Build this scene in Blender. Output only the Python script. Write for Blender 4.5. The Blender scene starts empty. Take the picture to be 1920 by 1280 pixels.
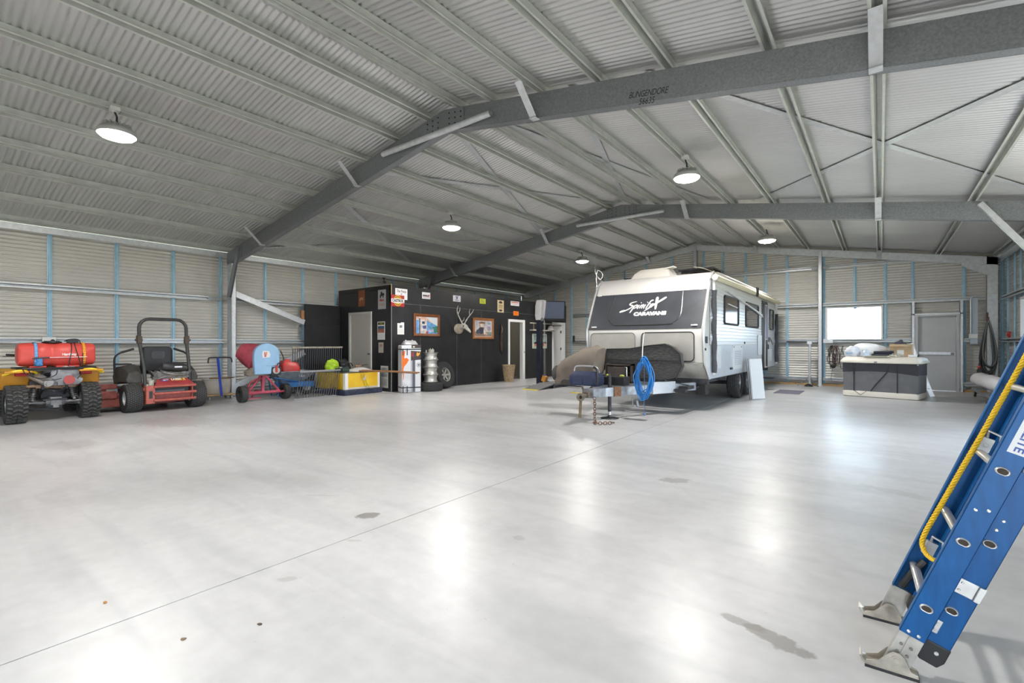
import bpy
SKY, EXPO, LAMP, SUN = 8.0, 0.25, 112., 45.
import bpy, math, random
from mathutils import Matrix, Vector, Euler
random.seed(7)
S = bpy.context.scene
COL = S.collection
PI = math.pi
def R(d): return math.radians(d)
V = Vector

# ---------------------------------------------------------------- materials
MATS = {}
def M(name, col, rough=.5, metal=0., var=0., vs=8., bump=0., bs=60., spec=.5, coat=0., alpha=None, trans=0., emit=None, es=0., stretch=None, col2=None, noise_r=0.):
    if name in MATS: return MATS[name]
    m = bpy.data.materials.new(name); m.use_nodes = True
    nt = m.node_tree; n = nt.nodes; l = nt.links
    b = n['Principled BSDF']
    c = (*col, 1)
    b.inputs['Base Color'].default_value = c
    b.inputs['Roughness'].default_value = rough
    b.inputs['Metallic'].default_value = metal
    b.inputs['Specular IOR Level'].default_value = spec
    if coat: b.inputs['Coat Weight'].default_value = coat; b.inputs['Coat Roughness'].default_value = .08
    if trans: b.inputs['Transmission Weight'].default_value = trans
    if alpha is not None: b.inputs['Alpha'].default_value = alpha
    if emit: b.inputs['Emission Color'].default_value = (*emit, 1); b.inputs['Emission Strength'].default_value = es
    if var or bump or col2 or noise_r:
        tc = n.new('ShaderNodeTexCoord'); mp = n.new('ShaderNodeMapping'); l.new(tc.outputs['Object'], mp.inputs['Vector'])
        if stretch: mp.inputs['Scale'].default_value = stretch
    if var or col2:
        t = n.new('ShaderNodeTexNoise'); t.inputs['Scale'].default_value = vs; t.inputs['Detail'].default_value = 4
        l.new(mp.outputs['Vector'], t.inputs['Vector'])
        r = n.new('ShaderNodeValToRGB'); r.color_ramp.elements[0].position = .3; r.color_ramp.elements[1].position = .7
        if col2: r.color_ramp.elements[0].color = (*col2, 1); r.color_ramp.elements[1].color = c
        else:
            r.color_ramp.elements[0].color = (*[x*(1-var) for x in col], 1); r.color_ramp.elements[1].color = (*[min(1, x*(1+var)) for x in col], 1)
        l.new(t.outputs['Fac'], r.inputs['Fac']); l.new(r.outputs['Color'], b.inputs['Base Color'])
        if noise_r:
            mr = n.new('ShaderNodeMapRange'); mr.inputs['To Min'].default_value = rough-noise_r; mr.inputs['To Max'].default_value = rough+noise_r
            l.new(t.outputs['Fac'], mr.inputs['Value']); l.new(mr.outputs['Result'], b.inputs['Roughness'])
    if bump:
        t = n.new('ShaderNodeTexNoise'); t.inputs['Scale'].default_value = bs; t.inputs['Detail'].default_value = 3
        l.new(mp.outputs['Vector'], t.inputs['Vector'])
        bp = n.new('ShaderNodeBump'); bp.inputs['Strength'].default_value = bump; bp.inputs['Distance'].default_value = .01
        l.new(t.outputs['Fac'], bp.inputs['Height']); l.new(bp.outputs['Normal'], b.inputs['Normal'])
    MATS[name] = m
    return m

# ---------------------------------------------------------------- mesh collector
def frame(d, up=(0, 0, 1)):
    d = V(d).normalized(); u = V(up)
    if abs(d.dot(u.normalized())) > .98: u = V((0, 1, 0)) if abs(d.y) < .9 else V((1, 0, 0))
    s = u.cross(d).normalized(); t = d.cross(s)
    return s, t, d
class MB:
    def __init__(s): s.v = []; s.f = []; s.mi = []; s.cur = 0; s.T = None
    def mat(s, i): s.cur = i; return s
    def add(s, vs, fs):
        o = len(s.v)
        s.v.extend([tuple(s.T @ V(p)) if s.T is not None else tuple(p) for p in vs])
        for f in fs: s.f.append([i+o for i in f]); s.mi.append(s.cur)
        return s
    def box(s, c, d, rot=None):
        m = Euler(rot).to_matrix() if rot else None
        vs = []
        for x in (-.5, .5):
            for y in (-.5, .5):
                for z in (-.5, .5):
                    p = V((x*d[0], y*d[1], z*d[2]))
                    if m: p = m @ p
                    vs.append(p+V(c))
        return s.add(vs, [(0, 1, 3, 2), (4, 6, 7, 5), (0, 4, 5, 1), (2, 3, 7, 6), (0, 2, 6, 4), (1, 5, 7, 3)])
    def bb(s, a, b):
        return s.box([(a[i]+b[i])/2 for i in range(3)], [abs(b[i]-a[i]) for i in range(3)])
    def beam(s, p0, p1, w, h, up=(0, 0, 1)):
        a, t, d = frame(V(p1)-V(p0), up); vs = []
        for p in (V(p0), V(p1)):
            for x, y in ((-1, -1), (1, -1), (1, 1), (-1, 1)): vs.append(p+a*x*w/2+t*y*h/2)
        return s.add(vs, [(3, 2, 1, 0), (4, 5, 6, 7), (0, 1, 5, 4), (1, 2, 6, 5), (2, 3, 7, 6), (3, 0, 4, 7)])
    def prof(s, p0, p1, poly, up=(0, 0, 1), closed=True, caps=True):
        # sweep a 2D profile (side, up) from p0 to p1
        a, t, d = frame(V(p1)-V(p0), up); n = len(poly)
        vs = [V(p)+a*x+t*y for p in (p0, p1) for x, y in poly]
        fs = [(i, (i+1) % n, n+(i+1) % n, n+i) for i in range(n if closed else n-1)]
        if closed and caps: fs += [tuple(range(n-1, -1, -1)), tuple(range(n, 2*n))]
        return s.add(vs, fs)
    def cyl(s, p0, p1, r, n=14, r2=None, caps=True):
        r2 = r if r2 is None else r2
        a, t, d = frame(V(p1)-V(p0)); vs = []
        for p, q in ((V(p0), r), (V(p1), r2)):
            for i in range(n):
                w = 2*PI*i/n; vs.append(p+a*math.cos(w)*q+t*math.sin(w)*q)
        fs = [(i, (i+1) % n, n+(i+1) % n, n+i) for i in range(n)]
        if caps: fs += [tuple(range(n-1, -1, -1)), tuple(range(n, 2*n))]
        return s.add(vs, fs)
    def tube(s, pts, r, n=8, closed=False):
        P = [V(p) for p in pts]; k = len(P); vs = []; pa = None
        rr = r if isinstance(r, (list, tuple)) else [r]*k
        for i in range(k):
            if closed: d = P[(i+1) % k]-P[i-1]
            else: d = P[min(i+1, k-1)]-P[max(i-1, 0)]
            if d.length < 1e-9: d = V((0, 0, 1))
            d.normalize()
            if pa is None: a, t, _ = frame(d)
            else:
                a = pa-d*pa.dot(d)
                if a.length < 1e-6: a, t, _ = frame(d)
                a.normalize(); t = d.cross(a)
            pa = a
            for j in range(n):
                w = 2*PI*j/n; vs.append(P[i]+a*math.cos(w)*rr[i]+t*math.sin(w)*rr[i])
        fs = []
        for i in range(k if closed else k-1):
            q = (i+1) % k
            for j in range(n): fs.append((i*n+j, i*n+(j+1) % n, q*n+(j+1) % n, q*n+j))
        if not closed: fs += [tuple(range(n-1, -1, -1)), tuple(range((k-1)*n, k*n))]
        return s.add(vs, fs)
    def lathe(s, prof, c=(0, 0, 0), axis=(0, 0, 1), n=24, sx=1., sy=1.):
        a, t, d = frame(axis); vs = []; k = len(prof)
        for i in range(n):
            w = 2*PI*i/n
            for r, z in prof: vs.append(V(c)+d*z+a*math.cos(w)*r*sx+t*math.sin(w)*r*sy)
        fs = []
        for i in range(n):
            q = (i+1) % n
            for j in range(k-1): fs.append((i*k+j, q*k+j, q*k+j+1, i*k+j+1))
        return s.add(vs, fs)
    def prism(s, poly, a, b, plane='xz'):
        # polygon in a plane extruded between a and b along the remaining axis
        def P(u, w, h): return {'xz': (u, h, w), 'xy': (u, w, h), 'yz': (h, u, w)}[plane]
        n = len(poly); vs = [P(u, w, a) for u, w in poly]+[P(u, w, b) for u, w in poly]
        fs = [(i, (i+1) % n, n+(i+1) % n, n+i) for i in range(n)]+[tuple(range(n-1, -1, -1)), tuple(range(n, 2*n))]
        return s.add(vs, fs)
    def loft(s, rings, caps=True, closed=True):
        k = len(rings); n = len(rings[0]); vs = [p for r in rings for p in r]; fs = []
        for i in range(k-1):
            for j in range(n if closed else n-1): fs.append((i*n+j, i*n+(j+1) % n, (i+1)*n+(j+1) % n, (i+1)*n+j))
        if caps and closed: fs += [tuple(range(n-1, -1, -1)), tuple(range((k-1)*n, k*n))]
        return s.add(vs, fs)
    def ball(s, c, r, n=12, m=8):
        if not isinstance(r, (tuple, list)): r = (r, r, r)
        vs = [(c[0], c[1], c[2]-r[2])]
        for i in range(1, m):
            f = -PI/2+PI*i/m
            for j in range(n):
                w = 2*PI*j/n; vs.append((c[0]+r[0]*math.cos(f)*math.cos(w), c[1]+r[1]*math.cos(f)*math.sin(w), c[2]+r[2]*math.sin(f)))
        vs.append((c[0], c[1], c[2]+r[2])); L = len(vs)-1
        fs = [(0, 1+(j+1) % n, 1+j) for j in range(n)]
        for i in range(m-2):
            for j in range(n): a = 1+i*n; fs.append((a+j, a+(j+1) % n, a+n+(j+1) % n, a+n+j))
        a = 1+(m-2)*n
        fs += [(a+j, a+(j+1) % n, L) for j in range(n)]
        return s.add(vs, fs)
    def blob(s, c, r, amp=.12, n=20, m=14, seed=0, freq=2.):
        # a lumpy soft volume (cloth heaps, plastic bags)
        from mathutils import noise
        o = len(s.v); T = s.T; s.T = None; s.ball((0, 0, 0), (1, 1, 1), n, m)
        for i in range(o, len(s.v)):
            p = V(s.v[i]); k = 1+amp*noise.noise(p*freq+V((seed*3.1, seed, -seed)))*2
            z = p.z*k
            if z < -.55: z = -.55
            q = V((c[0]+p.x*k*r[0], c[1]+p.y*k*r[1], c[2]+(z+.55)*r[2]))
            s.v[i] = tuple(T @ q) if T is not None else tuple(q)
        s.T = T
        return s
    def mesh(s, name, mats, smooth=40):
        me = bpy.data.meshes.new(name); me.from_pydata(s.v, [], s.f); me.update()
        for m in (mats if isinstance(mats, (list, tuple)) else [mats]): me.materials.append(m)
        me.polygons.foreach_set('material_index', s.mi)
        if smooth:
            me.polygons.foreach_set('use_smooth', [True]*len(me.polygons)); me.set_sharp_from_angle(angle=R(smooth))
        return me
def link(name, data, parent=None, loc=(0, 0, 0), rot=(0, 0, 0)):
    o = bpy.data.objects.new(name, data); COL.objects.link(o); o.location = loc; o.rotation_euler = rot
    if parent: o.parent = parent
    return o
def tag(o, label=None, cat=None, group=None, kind=None):
    if label: o['label'] = label
    if cat: o['category'] = cat
    if group: o['group'] = group
    if kind: o['kind'] = kind
    return o
def part(name, mb, mats, parent, label=None, bev=0, smooth=40, loc=(0, 0, 0), rot=(0, 0, 0), solid=0):
    o = link(name, mb.mesh(name, mats, smooth), parent, loc, rot)
    if solid:
        q = o.modifiers.new('s', 'SOLIDIFY'); q.thickness = solid; q.offset = 0
    if bev:
        q = o.modifiers.new('b', 'BEVEL'); q.width = bev; q.segments = 2; q.limit_method = 'ANGLE'; q.angle_limit = R(45)
    return tag(o, label)
def thing(name, label, cat, loc=(0, 0, 0), rz=0., group=None, rot=None):
    return tag(link(name, None, None, loc, rot or (0, 0, rz)), label, cat, group)
def solo(name, mb, mats, label, cat, loc=(0, 0, 0), rz=0., group=None, bev=0, smooth=40, rot=None, kind=None, solid=0):
    return tag(part(name, mb, mats, None, bev=bev, smooth=smooth, loc=loc, rot=rot or (0, 0, rz), solid=solid), label, cat, group, kind)
def struct(name, mb, mats, label=None, cat=None, group=None, bev=0, smooth=40, parent=None, solid=0):
    o = part(name, mb, mats, parent, bev=bev, smooth=smooth, solid=solid)
    if parent is None: tag(o, label, cat, group, 'structure')
    return o
def text(name, body, size, mat, parent, mtx, ext=.0015, shear=0., sx=1., bold=0., label=None, align='CENTER', space=1.):
    cu = bpy.data.curves.new(name, 'FONT'); cu.body = body; cu.size = size; cu.extrude = ext; cu.shear = shear
    cu.align_x = align; cu.align_y = 'CENTER'; cu.offset = bold; cu.space_character = space; cu.resolution_u = 3
    t = bpy.data.objects.new(name, cu); COL.objects.link(t)
    dg = bpy.context.evaluated_depsgraph_get(); me = bpy.data.meshes.new_from_object(t.evaluated_get(dg))
    bpy.data.objects.remove(t); bpy.data.curves.remove(cu)
    me.materials.clear(); me.materials.append(mat)
    me.transform(mtx @ Matrix.Diagonal((sx, 1, 1, 1)))
    o = link(name, me, parent)
    return tag(o, label)
def plane_mtx(o, x, y):
    # text frame: origin, reading direction, up direction
    x = V(x).normalized(); y = V(y).normalized(); z = x.cross(y)
    return Matrix(((x.x, y.x, z.x, o[0]), (x.y, y.y, z.y, o[1]), (x.z, y.z, z.z, o[2]), (0, 0, 0, 1)))
def arc(c, r, a0, a1, n, plane='xz'):
    out = []
    for i in range(n+1):
        w = R(a0+(a1-a0)*i/n); u = c[0]+r*math.cos(w); h = c[1]+r*math.sin(w); out.append((u, h))
    return out
def rrect(w, h, r, n=5, cx=0., cy=0.):
    p = []
    for x, y, a in ((w/2-r, h/2-r, 0), (-w/2+r, h/2-r, 90), (-w/2+r, -h/2+r, 180), (w/2-r, -h/2+r, 270)):
        p += [(cx+x+r*math.cos(R(a+90*i/n)), cy+y+r*math.sin(R(a+90*i/n))) for i in range(n+1)]
    return p
def smooth_path(P, k=6):
    P = [V(p) for p in P]; out = []
    for i in range(len(P)-1):
        p0 = P[max(i-1, 0)]; p1 = P[i]; p2 = P[i+1]; p3 = P[min(i+2, len(P)-1)]
        for j in range(k):
            t = j/k
            out.append(.5*((2*p1)+(p2-p0)*t+(2*p0-5*p1+4*p2-p3)*t*t+(3*p1-p0-3*p2+p3)*t**3))
    return out+[P[-1]]
def copy_thing(o, loc=None, rz=None, label=None, group=None):
    c = o.copy(); COL.objects.link(c)
    if loc is not None: c.location = loc
    if rz is not None: c.rotation_euler = (0, 0, rz)
    if label: c['label'] = label
    if group: c['group'] = group
    for ch in list(o.children):
        d = ch.copy(); COL.objects.link(d); d.parent = c
        for g in list(ch.children):
            e = g.copy(); COL.objects.link(e); e.parent = d
    return c

# ---------------------------------------------------------------- common materials
galv = M('galvanised_steel', (.25, .262, .275), .45, .5, var=.18, vs=55, bump=.05, bs=40)
galv_light = M('zinc_steel', (.62, .64, .66), .4, .5, var=.10, vs=14)
purl = M('purlin_steel', (.60, .62, .58), .42, .4, var=.08, vs=6)
sheet = M('roof_sheet_steel', (.58, .58, .575), .36, .6, var=.05, vs=1.2, stretch=(.3, 1, 1))
wsheet = M('wall_sheet_steel', (.63, .615, .565), .42, .2, var=.05, vs=1.5)
blue_steel = M('blue_coated_steel', (.36, .57, .70), .4, .15, var=.1, vs=9)
black = M('black_plastic', (.018, .018, .02), .45)
rubber = M('black_rubber', (.022, .022, .023), .75, var=.3, vs=30)
dark_metal = M('dark_painted_metal', (.035, .035, .04), .45, .3, var=.3, vs=20)
chrome = M('bright_metal', (.75, .75, .76), .18, 1.)
alu = M('brushed_aluminium', (.68, .69, .71), .35, .85, var=.08, vs=30)
white = M('white_paint', (.80, .80, .79), .45)
paper = M('white_paper', (.82, .82, .80), .8)
wood = M('timber_brown', (.25, .12, .05), .5, var=.4, vs=6, stretch=(1, 12, 12))
blackply = M('black_painted_ply', (.016, .016, .018), .38, var=.35, vs=2.5, bump=.02, bs=20)
red_paint = M('red_mower_paint', (.30, .055, .045), .42, var=.3, vs=18)
red_plastic = M('red_plastic', (.62, .035, .03), .35, var=.08, vs=5)
# ---------------------------------------------------------------- camera, world
cam = bpy.data.cameras.new('camera'); camo = bpy.data.objects.new('camera', cam); COL.objects.link(camo)
cam.sensor_fit = 'HORIZONTAL'; cam.sensor_width = 36; cam.lens = 36*898/1920; cam.shift_y = 4.8/1920; cam.clip_start = .05
camo.location = (0, 0, 1.3); camo.rotation_euler = (PI/2, 0, R(37.55)); S.camera = camo
w = bpy.data.worlds.new('world'); S.world = w; w.use_nodes = True
bg = w.node_tree.nodes['Background']; bg.inputs['Color'].default_value = (.72, .86, 1, 1); bg.inputs['Strength'].default_value = SKY
S.view_settings.view_transform = 'Standard'; S.view_settings.look = 'None'; S.view_settings.exposure = EXPO; S.view_settings.gamma = 1
S.cycles.max_bounces = 7; S.cycles.diffuse_bounces = 4; S.cycles.glossy_bounces = 3; S.cycles.transmission_bounces = 4; S.cycles.transparent_max_bounces = 6; S.cycles.caustics_reflective = False; S.cycles.caustics_refractive = False
sl = bpy.data.lights.new('sun', 'SUN'); sl.energy = SUN; sl.color = (1, .95, .88); sl.angle = R(.6)
so_ = bpy.data.objects.new('sun', sl); COL.objects.link(so_); so_.rotation_euler = V((-.50, .40, -.77)).to_track_quat('-Z', 'Y').to_euler()

# ---------------------------------------------------------------- building grid
XL, XR, XC = -13.04, 2.47, -5.3
Y1, Y2, Y3, YF = 5.19, 11.5, 17.74, -7.4
ZE, SL = 3.59, .168
def roof_z(x): return ZE+SL*((x if x < XC else 2*XC-x)-XL)
ang = math.atan(SL)
WX, WXR, WY = -13.24, 2.67, 17.94           # sheet planes of left, right and far wall
PITCH, AMP = .0762, .0085

# floor
def floor_mat():
    m = bpy.data.materials.new('polished_concrete'); m.use_nodes = True; nt = m.node_tree; n = nt.nodes; l = nt.links; b = n['Principled BSDF']
    tc = n.new('ShaderNodeTexCoord')
    def noise(sc, det=5, vec=None, dist=0.):
        t = n.new('ShaderNodeTexNoise'); t.inputs['Scale'].default_value = sc; t.inputs['Detail'].default_value = det; t.inputs['Distortion'].default_value = dist
        l.new(vec or tc.outputs['Object'], t.inputs['Vector']); return t.outputs['Fac']
    def math_(op, a, c=None):
        q = n.new('ShaderNodeMath'); q.operation = op
        for i, x in enumerate((a, c)):
            if x is None: continue
            if isinstance(x, (int, float)): q.inputs[i].default_value = x
            else: l.new(x, q.inputs[i])
        return q.outputs[0]
    def ramp(f, *st):
        r = n.new('ShaderNodeValToRGB'); e = r.color_ramp.elements
        while len(e) < len(st): e.new(.5)
        for k, (p, c) in zip(e, st): k.position = p; k.color = (*c, 1) if len(c) == 3 else c
        l.new(f, r.inputs['Fac']); return r.outputs['Color']
    def mix(f, a, c, mode='MIX'):
        q = n.new('ShaderNodeMix'); q.data_type = 'RGBA'; q.blend_type = mode
        if isinstance(f, (int, float)): q.inputs[0].default_value = f
        else: l.new(f, q.inputs[0])
        for i, x in ((6, a), (7, c)):
            if isinstance(x, tuple): q.inputs[i].default_value = (*x, 1)
            else: l.new(x, q.inputs[i])
        return q.outputs[2]
    base = ramp(noise(.55, 7, dist=.6), (.30, (.47, .468, .465)), (.5, (.56, .558, .56)), (.72, (.63, .628, .63)))
    fine = ramp(noise(9, 8), (.3, (.90, .90, .90)), (.7, (1, 1, 1)))
    c = mix(1., base, fine, 'MULTIPLY')
    # trowel streaks across the slab
    mp = n.new('ShaderNodeMapping'); mp.inputs['Scale'].default_value = (.5, 3.2, 1); mp.inputs['Rotation'].default_value = (0, 0, .5); l.new(tc.outputs['Object'], mp.inputs['Vector'])
    st = ramp(noise(1.1, 6, mp.outputs['Vector'], .8), (.36, (.86, .87, .88)), (.55, (1, 1, 1)))
    c = mix(.8, c, st, 'MULTIPLY')
    # scuffs
    sc = ramp(noise(26, 4), (.70, (1, 1, 1)), (.76, (.86, .85, .84)))
    c = mix(1., c, sc, 'MULTIPLY')
    sep = n.new('ShaderNodeSeparateXYZ'); l.new(tc.outputs['Object'], sep.inputs[0])
    wob = n.new('ShaderNodeTexNoise'); wob.inputs['Scale'].default_value = 13; wob.inputs['Detail'].default_value = 4; l.new(tc.outputs['Object'], wob.inputs['Vector'])
    for (x, y, rx, ry, rot, k) in STAINS:
        dx = math_('SUBTRACT', sep.outputs[0], x); dy = math_('SUBTRACT', sep.outputs[1], y)
        ca, sa = math.cos(rot), math.sin(rot)
        u = math_('ADD', math_('MULTIPLY', dx, ca/rx), math_('MULTIPLY', dy, sa/rx)); v = math_('ADD', math_('MULTIPLY', dx, -sa/ry), math_('MULTIPLY', dy, ca/ry))
        d = math_('SQRT', math_('ADD', math_('MULTIPLY', u, u), math_('MULTIPLY', v, v)))
        d = math_('ADD', d, math_('MULTIPLY', math_('SUBTRACT', wob.outputs['Fac'], .5), 1.8))
        mk = ramp(d, (.75, (1, 1, 1)), (1., (0, 0, 0)))
        c = mix(math_('MULTIPLY', mk, k), c, (.19, .175, .155))
    l.new(c, b.inputs['Base Color'])
    rr = n.new('ShaderNodeMapRange'); rr.inputs['To Min'].default_value = .22; rr.inputs['To Max'].default_value = .44
    l.new(noise(1.3, 6), rr.inputs['Value']); l.new(rr.outputs['Result'], b.inputs['Roughness'])
    b.inputs['Specular IOR Level'].default_value = .5
    bp = n.new('ShaderNodeBump'); bp.inputs['Strength'].default_value = .06; bp.inputs['Distance'].default_value = .01
    l.new(noise(3, 8), bp.inputs['Height']); l.new(bp.outputs['Normal'], b.inputs['Normal'])
    return m
STAINS = [(-3.08, 2.215, .085, .075, .5, .75), (-1.55, 4.57, .15, .10, .6, .5), (-.52, 2.43, .10, .04, -.2, .6), (-.36, 2.375, .17, .055, -.3, .7), (-2.60, 1.345, .07, .03, .7, .28), (-2.77, 1.87, .06, .02, .6, .25), (-5.8, 7.2, .6, .3, .4, .22), (-9.4, 2.9, .9, .5, .2, .32), (-1.93, 2.58, .05, .04, 0, .3), (-3.8, 2.27, .16, .012, .6, .3), (-8.3, 1.4, .45, .3, .3, .25), (-4.6, 7.6, .7, .4, 0, .25), (.1, 5.4, .3, .1, -.3, .2)]
mb = MB()
# slab in two pours with a saw-cut joint between them
mb.bb((WX-.1, YF-.3, -.25), (-2.826, WY+.1, 0)); mb.bb((-2.819, YF-.3, -.25), (WXR+.1, WY+.1, 0)); mb.mat(1).bb((-2.826, YF-.3, -.25), (-2.819, WY+.1, -.004))
struct('floor', mb, [floor_mat(), M('joint_filler', (.10, .095, .09), .8)], 'polished pale grey concrete shed floor with one long saw cut joint', 'floor')
mb = MB(); mb.bb((-90, -90, -.6), (90, 90, -.26))
struct('ground', mb, M('gravel', (.13, .135, .10), .9, var=.3, vs=6), 'pale gravel yard outside the shed', 'ground')

# corrugated cladding
def corr_wall(name, p0, p1, z0, z1, normal, holes, label):
    # horizontal corrugations between p0 and p1 (x,y); holes: (s0,s1,za,zb) along the run
    mb = MB(); a = V((*p0, 0)); b = V((*p1, 0)); L = (b-a).length; d = (b-a)/L; nn = V((*normal, 0))
    xs = sorted({0., L, *[h[0] for h in holes], *[h[1] for h in holes]})
    step = PITCH/8
    for i in range(len(xs)-1):
        s0, s1 = xs[i], xs[i+1]; m = (s0+s1)/2
        spans = [(z0, z1)]
        for h in holes:
            if h[0] <= m <= h[1]:
                ns = []
                for u, w in spans:
                    if h[2] > u: ns.append((u, min(w, h[2])))
                    if h[3] < w: ns.append((max(u, h[3]), w))
                spans = [q for q in ns if q[1]-q[0] > 1e-4]
        for u, w in spans:
            zs = [u]+[k*step for k in range(int(u/step)+1, int(w/step)+1) if u < k*step < w]+[w]
            vs = []
            for z in zs:
                o = nn*AMP*math.sin(2*PI*z/PITCH)
                vs += [a+d*s0+o+V((0, 0, z)), a+d*s1+o+V((0, 0, z))]
            mb.add(vs, [(2*k, 2*k+1, 2*k+3, 2*k+2) for k in range(len(zs)-1)])
    return struct(name, mb, wsheet, label, 'wall', smooth=60)
Z0 = -.02
corr_wall('wall_left', (WX, YF), (WX, WY), Z0, 3.60, (1, 0), [], 'beige corrugated steel wall behind the quad bike and mower')
corr_wall('wall_right', (WXR, YF), (WXR, WY), Z0, 3.60, (-1, 0), [(14.3-YF, 16.2-YF, 1.46, 2.36), (12.1-YF, 13.9-YF, 1.2, 2.5), (5.9-YF, 10.2-YF, Z0, 2.6), (-5.0-YF, -.8-YF, Z0, 2.9)], 'corrugated steel wall beside the ladder with a bright window')  # the openings out of view are added to let daylight in
# far gable wall in columns that follow the roof slope
DX0, DX1, DZ = .80, 1.70, 2.12
WN = (-1.32, .03, 1.44, 2.42)
mb = MB()
step = PITCH/8
def gable(mb, y, sgn, holes):
    xs = sorted({WX, WXR, XC, *[WX+(WXR-WX)*i/60 for i in range(61)], *[h[0] for h in holes], *[h[1] for h in holes]})
    for i in range(len(xs)-1):
        x0, x1 = xs[i], xs[i+1]; m = (x0+x1)/2; zt = min(roof_z(x0), roof_z(x1))+.05
        spans = [(Z0, zt)]
        for h in holes:
            if h[0] <= m <= h[1]:
                ns = []
                for u, w in spans:
                    if h[2] > u: ns.append((u, min(w, h[2])))
                    if h[3] < w: ns.append((max(u, h[3]), w))
                spans = [q for q in ns if q[1]-q[0] > 1e-4]
        for u, w in spans:
            zs = [u]+[k*step for k in range(int(u/step)+1, int(w/step)+1) if u < k*step < w]+[w]
            vs = []
            for z in zs:
                o = sgn*AMP*math.sin(2*PI*z/PITCH); vs += [(x0, y+o, z), (x1, y+o, z)]
            mb.add(vs, [(2*k, 2*k+1, 2*k+3, 2*k+2) for k in range(len(zs)-1)])
        tz = (roof_z(x0)+.118, roof_z(x1)+.118)
        mb.add([(x0, y+.004, zt-.03), (x1, y+.004, zt-.03), (x1, y+.004, tz[1]), (x0, y+.004, tz[0])], [(0, 1, 2, 3)])
gable(mb, WY, -1, [(DX0, DX1, Z0, DZ), WN])
struct('wall_back', mb, wsheet, 'beige corrugated steel gable wall behind the caravan', 'wall', smooth=60)
mb = MB(); gable(mb, YF-.2, 1, [(-2.2, .8, Z0, 2.7)])  # unseen opening added as a daylight source from behind
struct('wall_front', mb, wsheet, 'corrugated gable wall behind the viewpoint with an added opening for daylight', 'wall', smooth=60)
# roof: two slopes of corrugated sheet, corrugations running up the slope, with lap steps
mb = MB()
ny = int((WY+.3-(YF-.4))/(PITCH/8))
for x_e, x_r in ((WX-.12, XC), (WXR+.12, XC)):
    vs = []
    for k in range(ny+1):
        y = YF-.4+k*PITCH/8; lap = -.003 if (int(y/PITCH+1000) % 10) == 0 else 0
        o = AMP*math.sin(2*PI*y/PITCH)+lap
        for x in (x_e, x_r): vs.append((x, y, roof_z(x)+.108+o))
    mb.add(vs, [(2*k, 2*k+1, 2*k+3, 2*k+2) for k in range(ny)])
struct('ceiling', mb, sheet, 'unlined corrugated steel roof sheeting above the purlins', 'ceiling', smooth=75)

# top hat sections: brims towards the room, crown against the sheeting
def tophat(w, br, h, t=.003):
    # (side, up): up = towards the sheet
    c = w*.36
    o = [(-w/2-br, 0), (-w/2, 0), (-c, h), (c, h), (w/2, 0), (w/2+br, 0)]
    i = [(w/2+br, t), (w/2+t*.4, t), (c+t*.6, h+t), (-c-t*.6, h+t), (-w/2-t*.4, t), (-w/2-br, t)]
    # lips
    return [(-w/2-br, .012)]+o+[(w/2+br, .012)]+i
TH = tophat(.075, .027, .098)
GH = tophat(.05, .022, .12)
def steel(name, mb, m, label, group): return struct(name, mb, m, label, 'steel framing', group)
PX = [-12.93, -11.86, -10.71, -9.84, -8.98, -8.13, -7.28, -6.40, -5.64, -4.98, -4.34, -3.52, -2.68, -1.83, -.85, -.02, 1.27, 2.36]
for x in PX:
    mb = MB(); z = roof_z(x)
    up = V((-SL, 0, 1)) if x < XC else V((SL, 0, 1))
    mb.prof((x, YF, z), (x, WY-.03, z), TH, up)
    side = 'left' if x < XC else 'right'
    steel('roof_purlin', mb, purl, f'galvanised top hat roof purlin running the length of the {side} roof slope', f'roof purlins on the {side} slope')
# eave purlins on the walls
for x, s in ((XL-.02, 1), (XR+.02, -1)):
    mb = MB()
    mb.bb((x-.03*s, YF, 3.485), (x, WY-.03, 3.60)); mb.bb((x-.18*s, YF, 3.597), (x, WY-.03, 3.602)); mb.bb((x-.03*s, YF, 3.480), (x+.012*s, WY-.03, 3.486))
    steel('eave_purlin', mb, galv_light, 'long galvanised eave purlin along the top of the '+('left' if s > 0 else 'right')+' wall', None)
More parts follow.
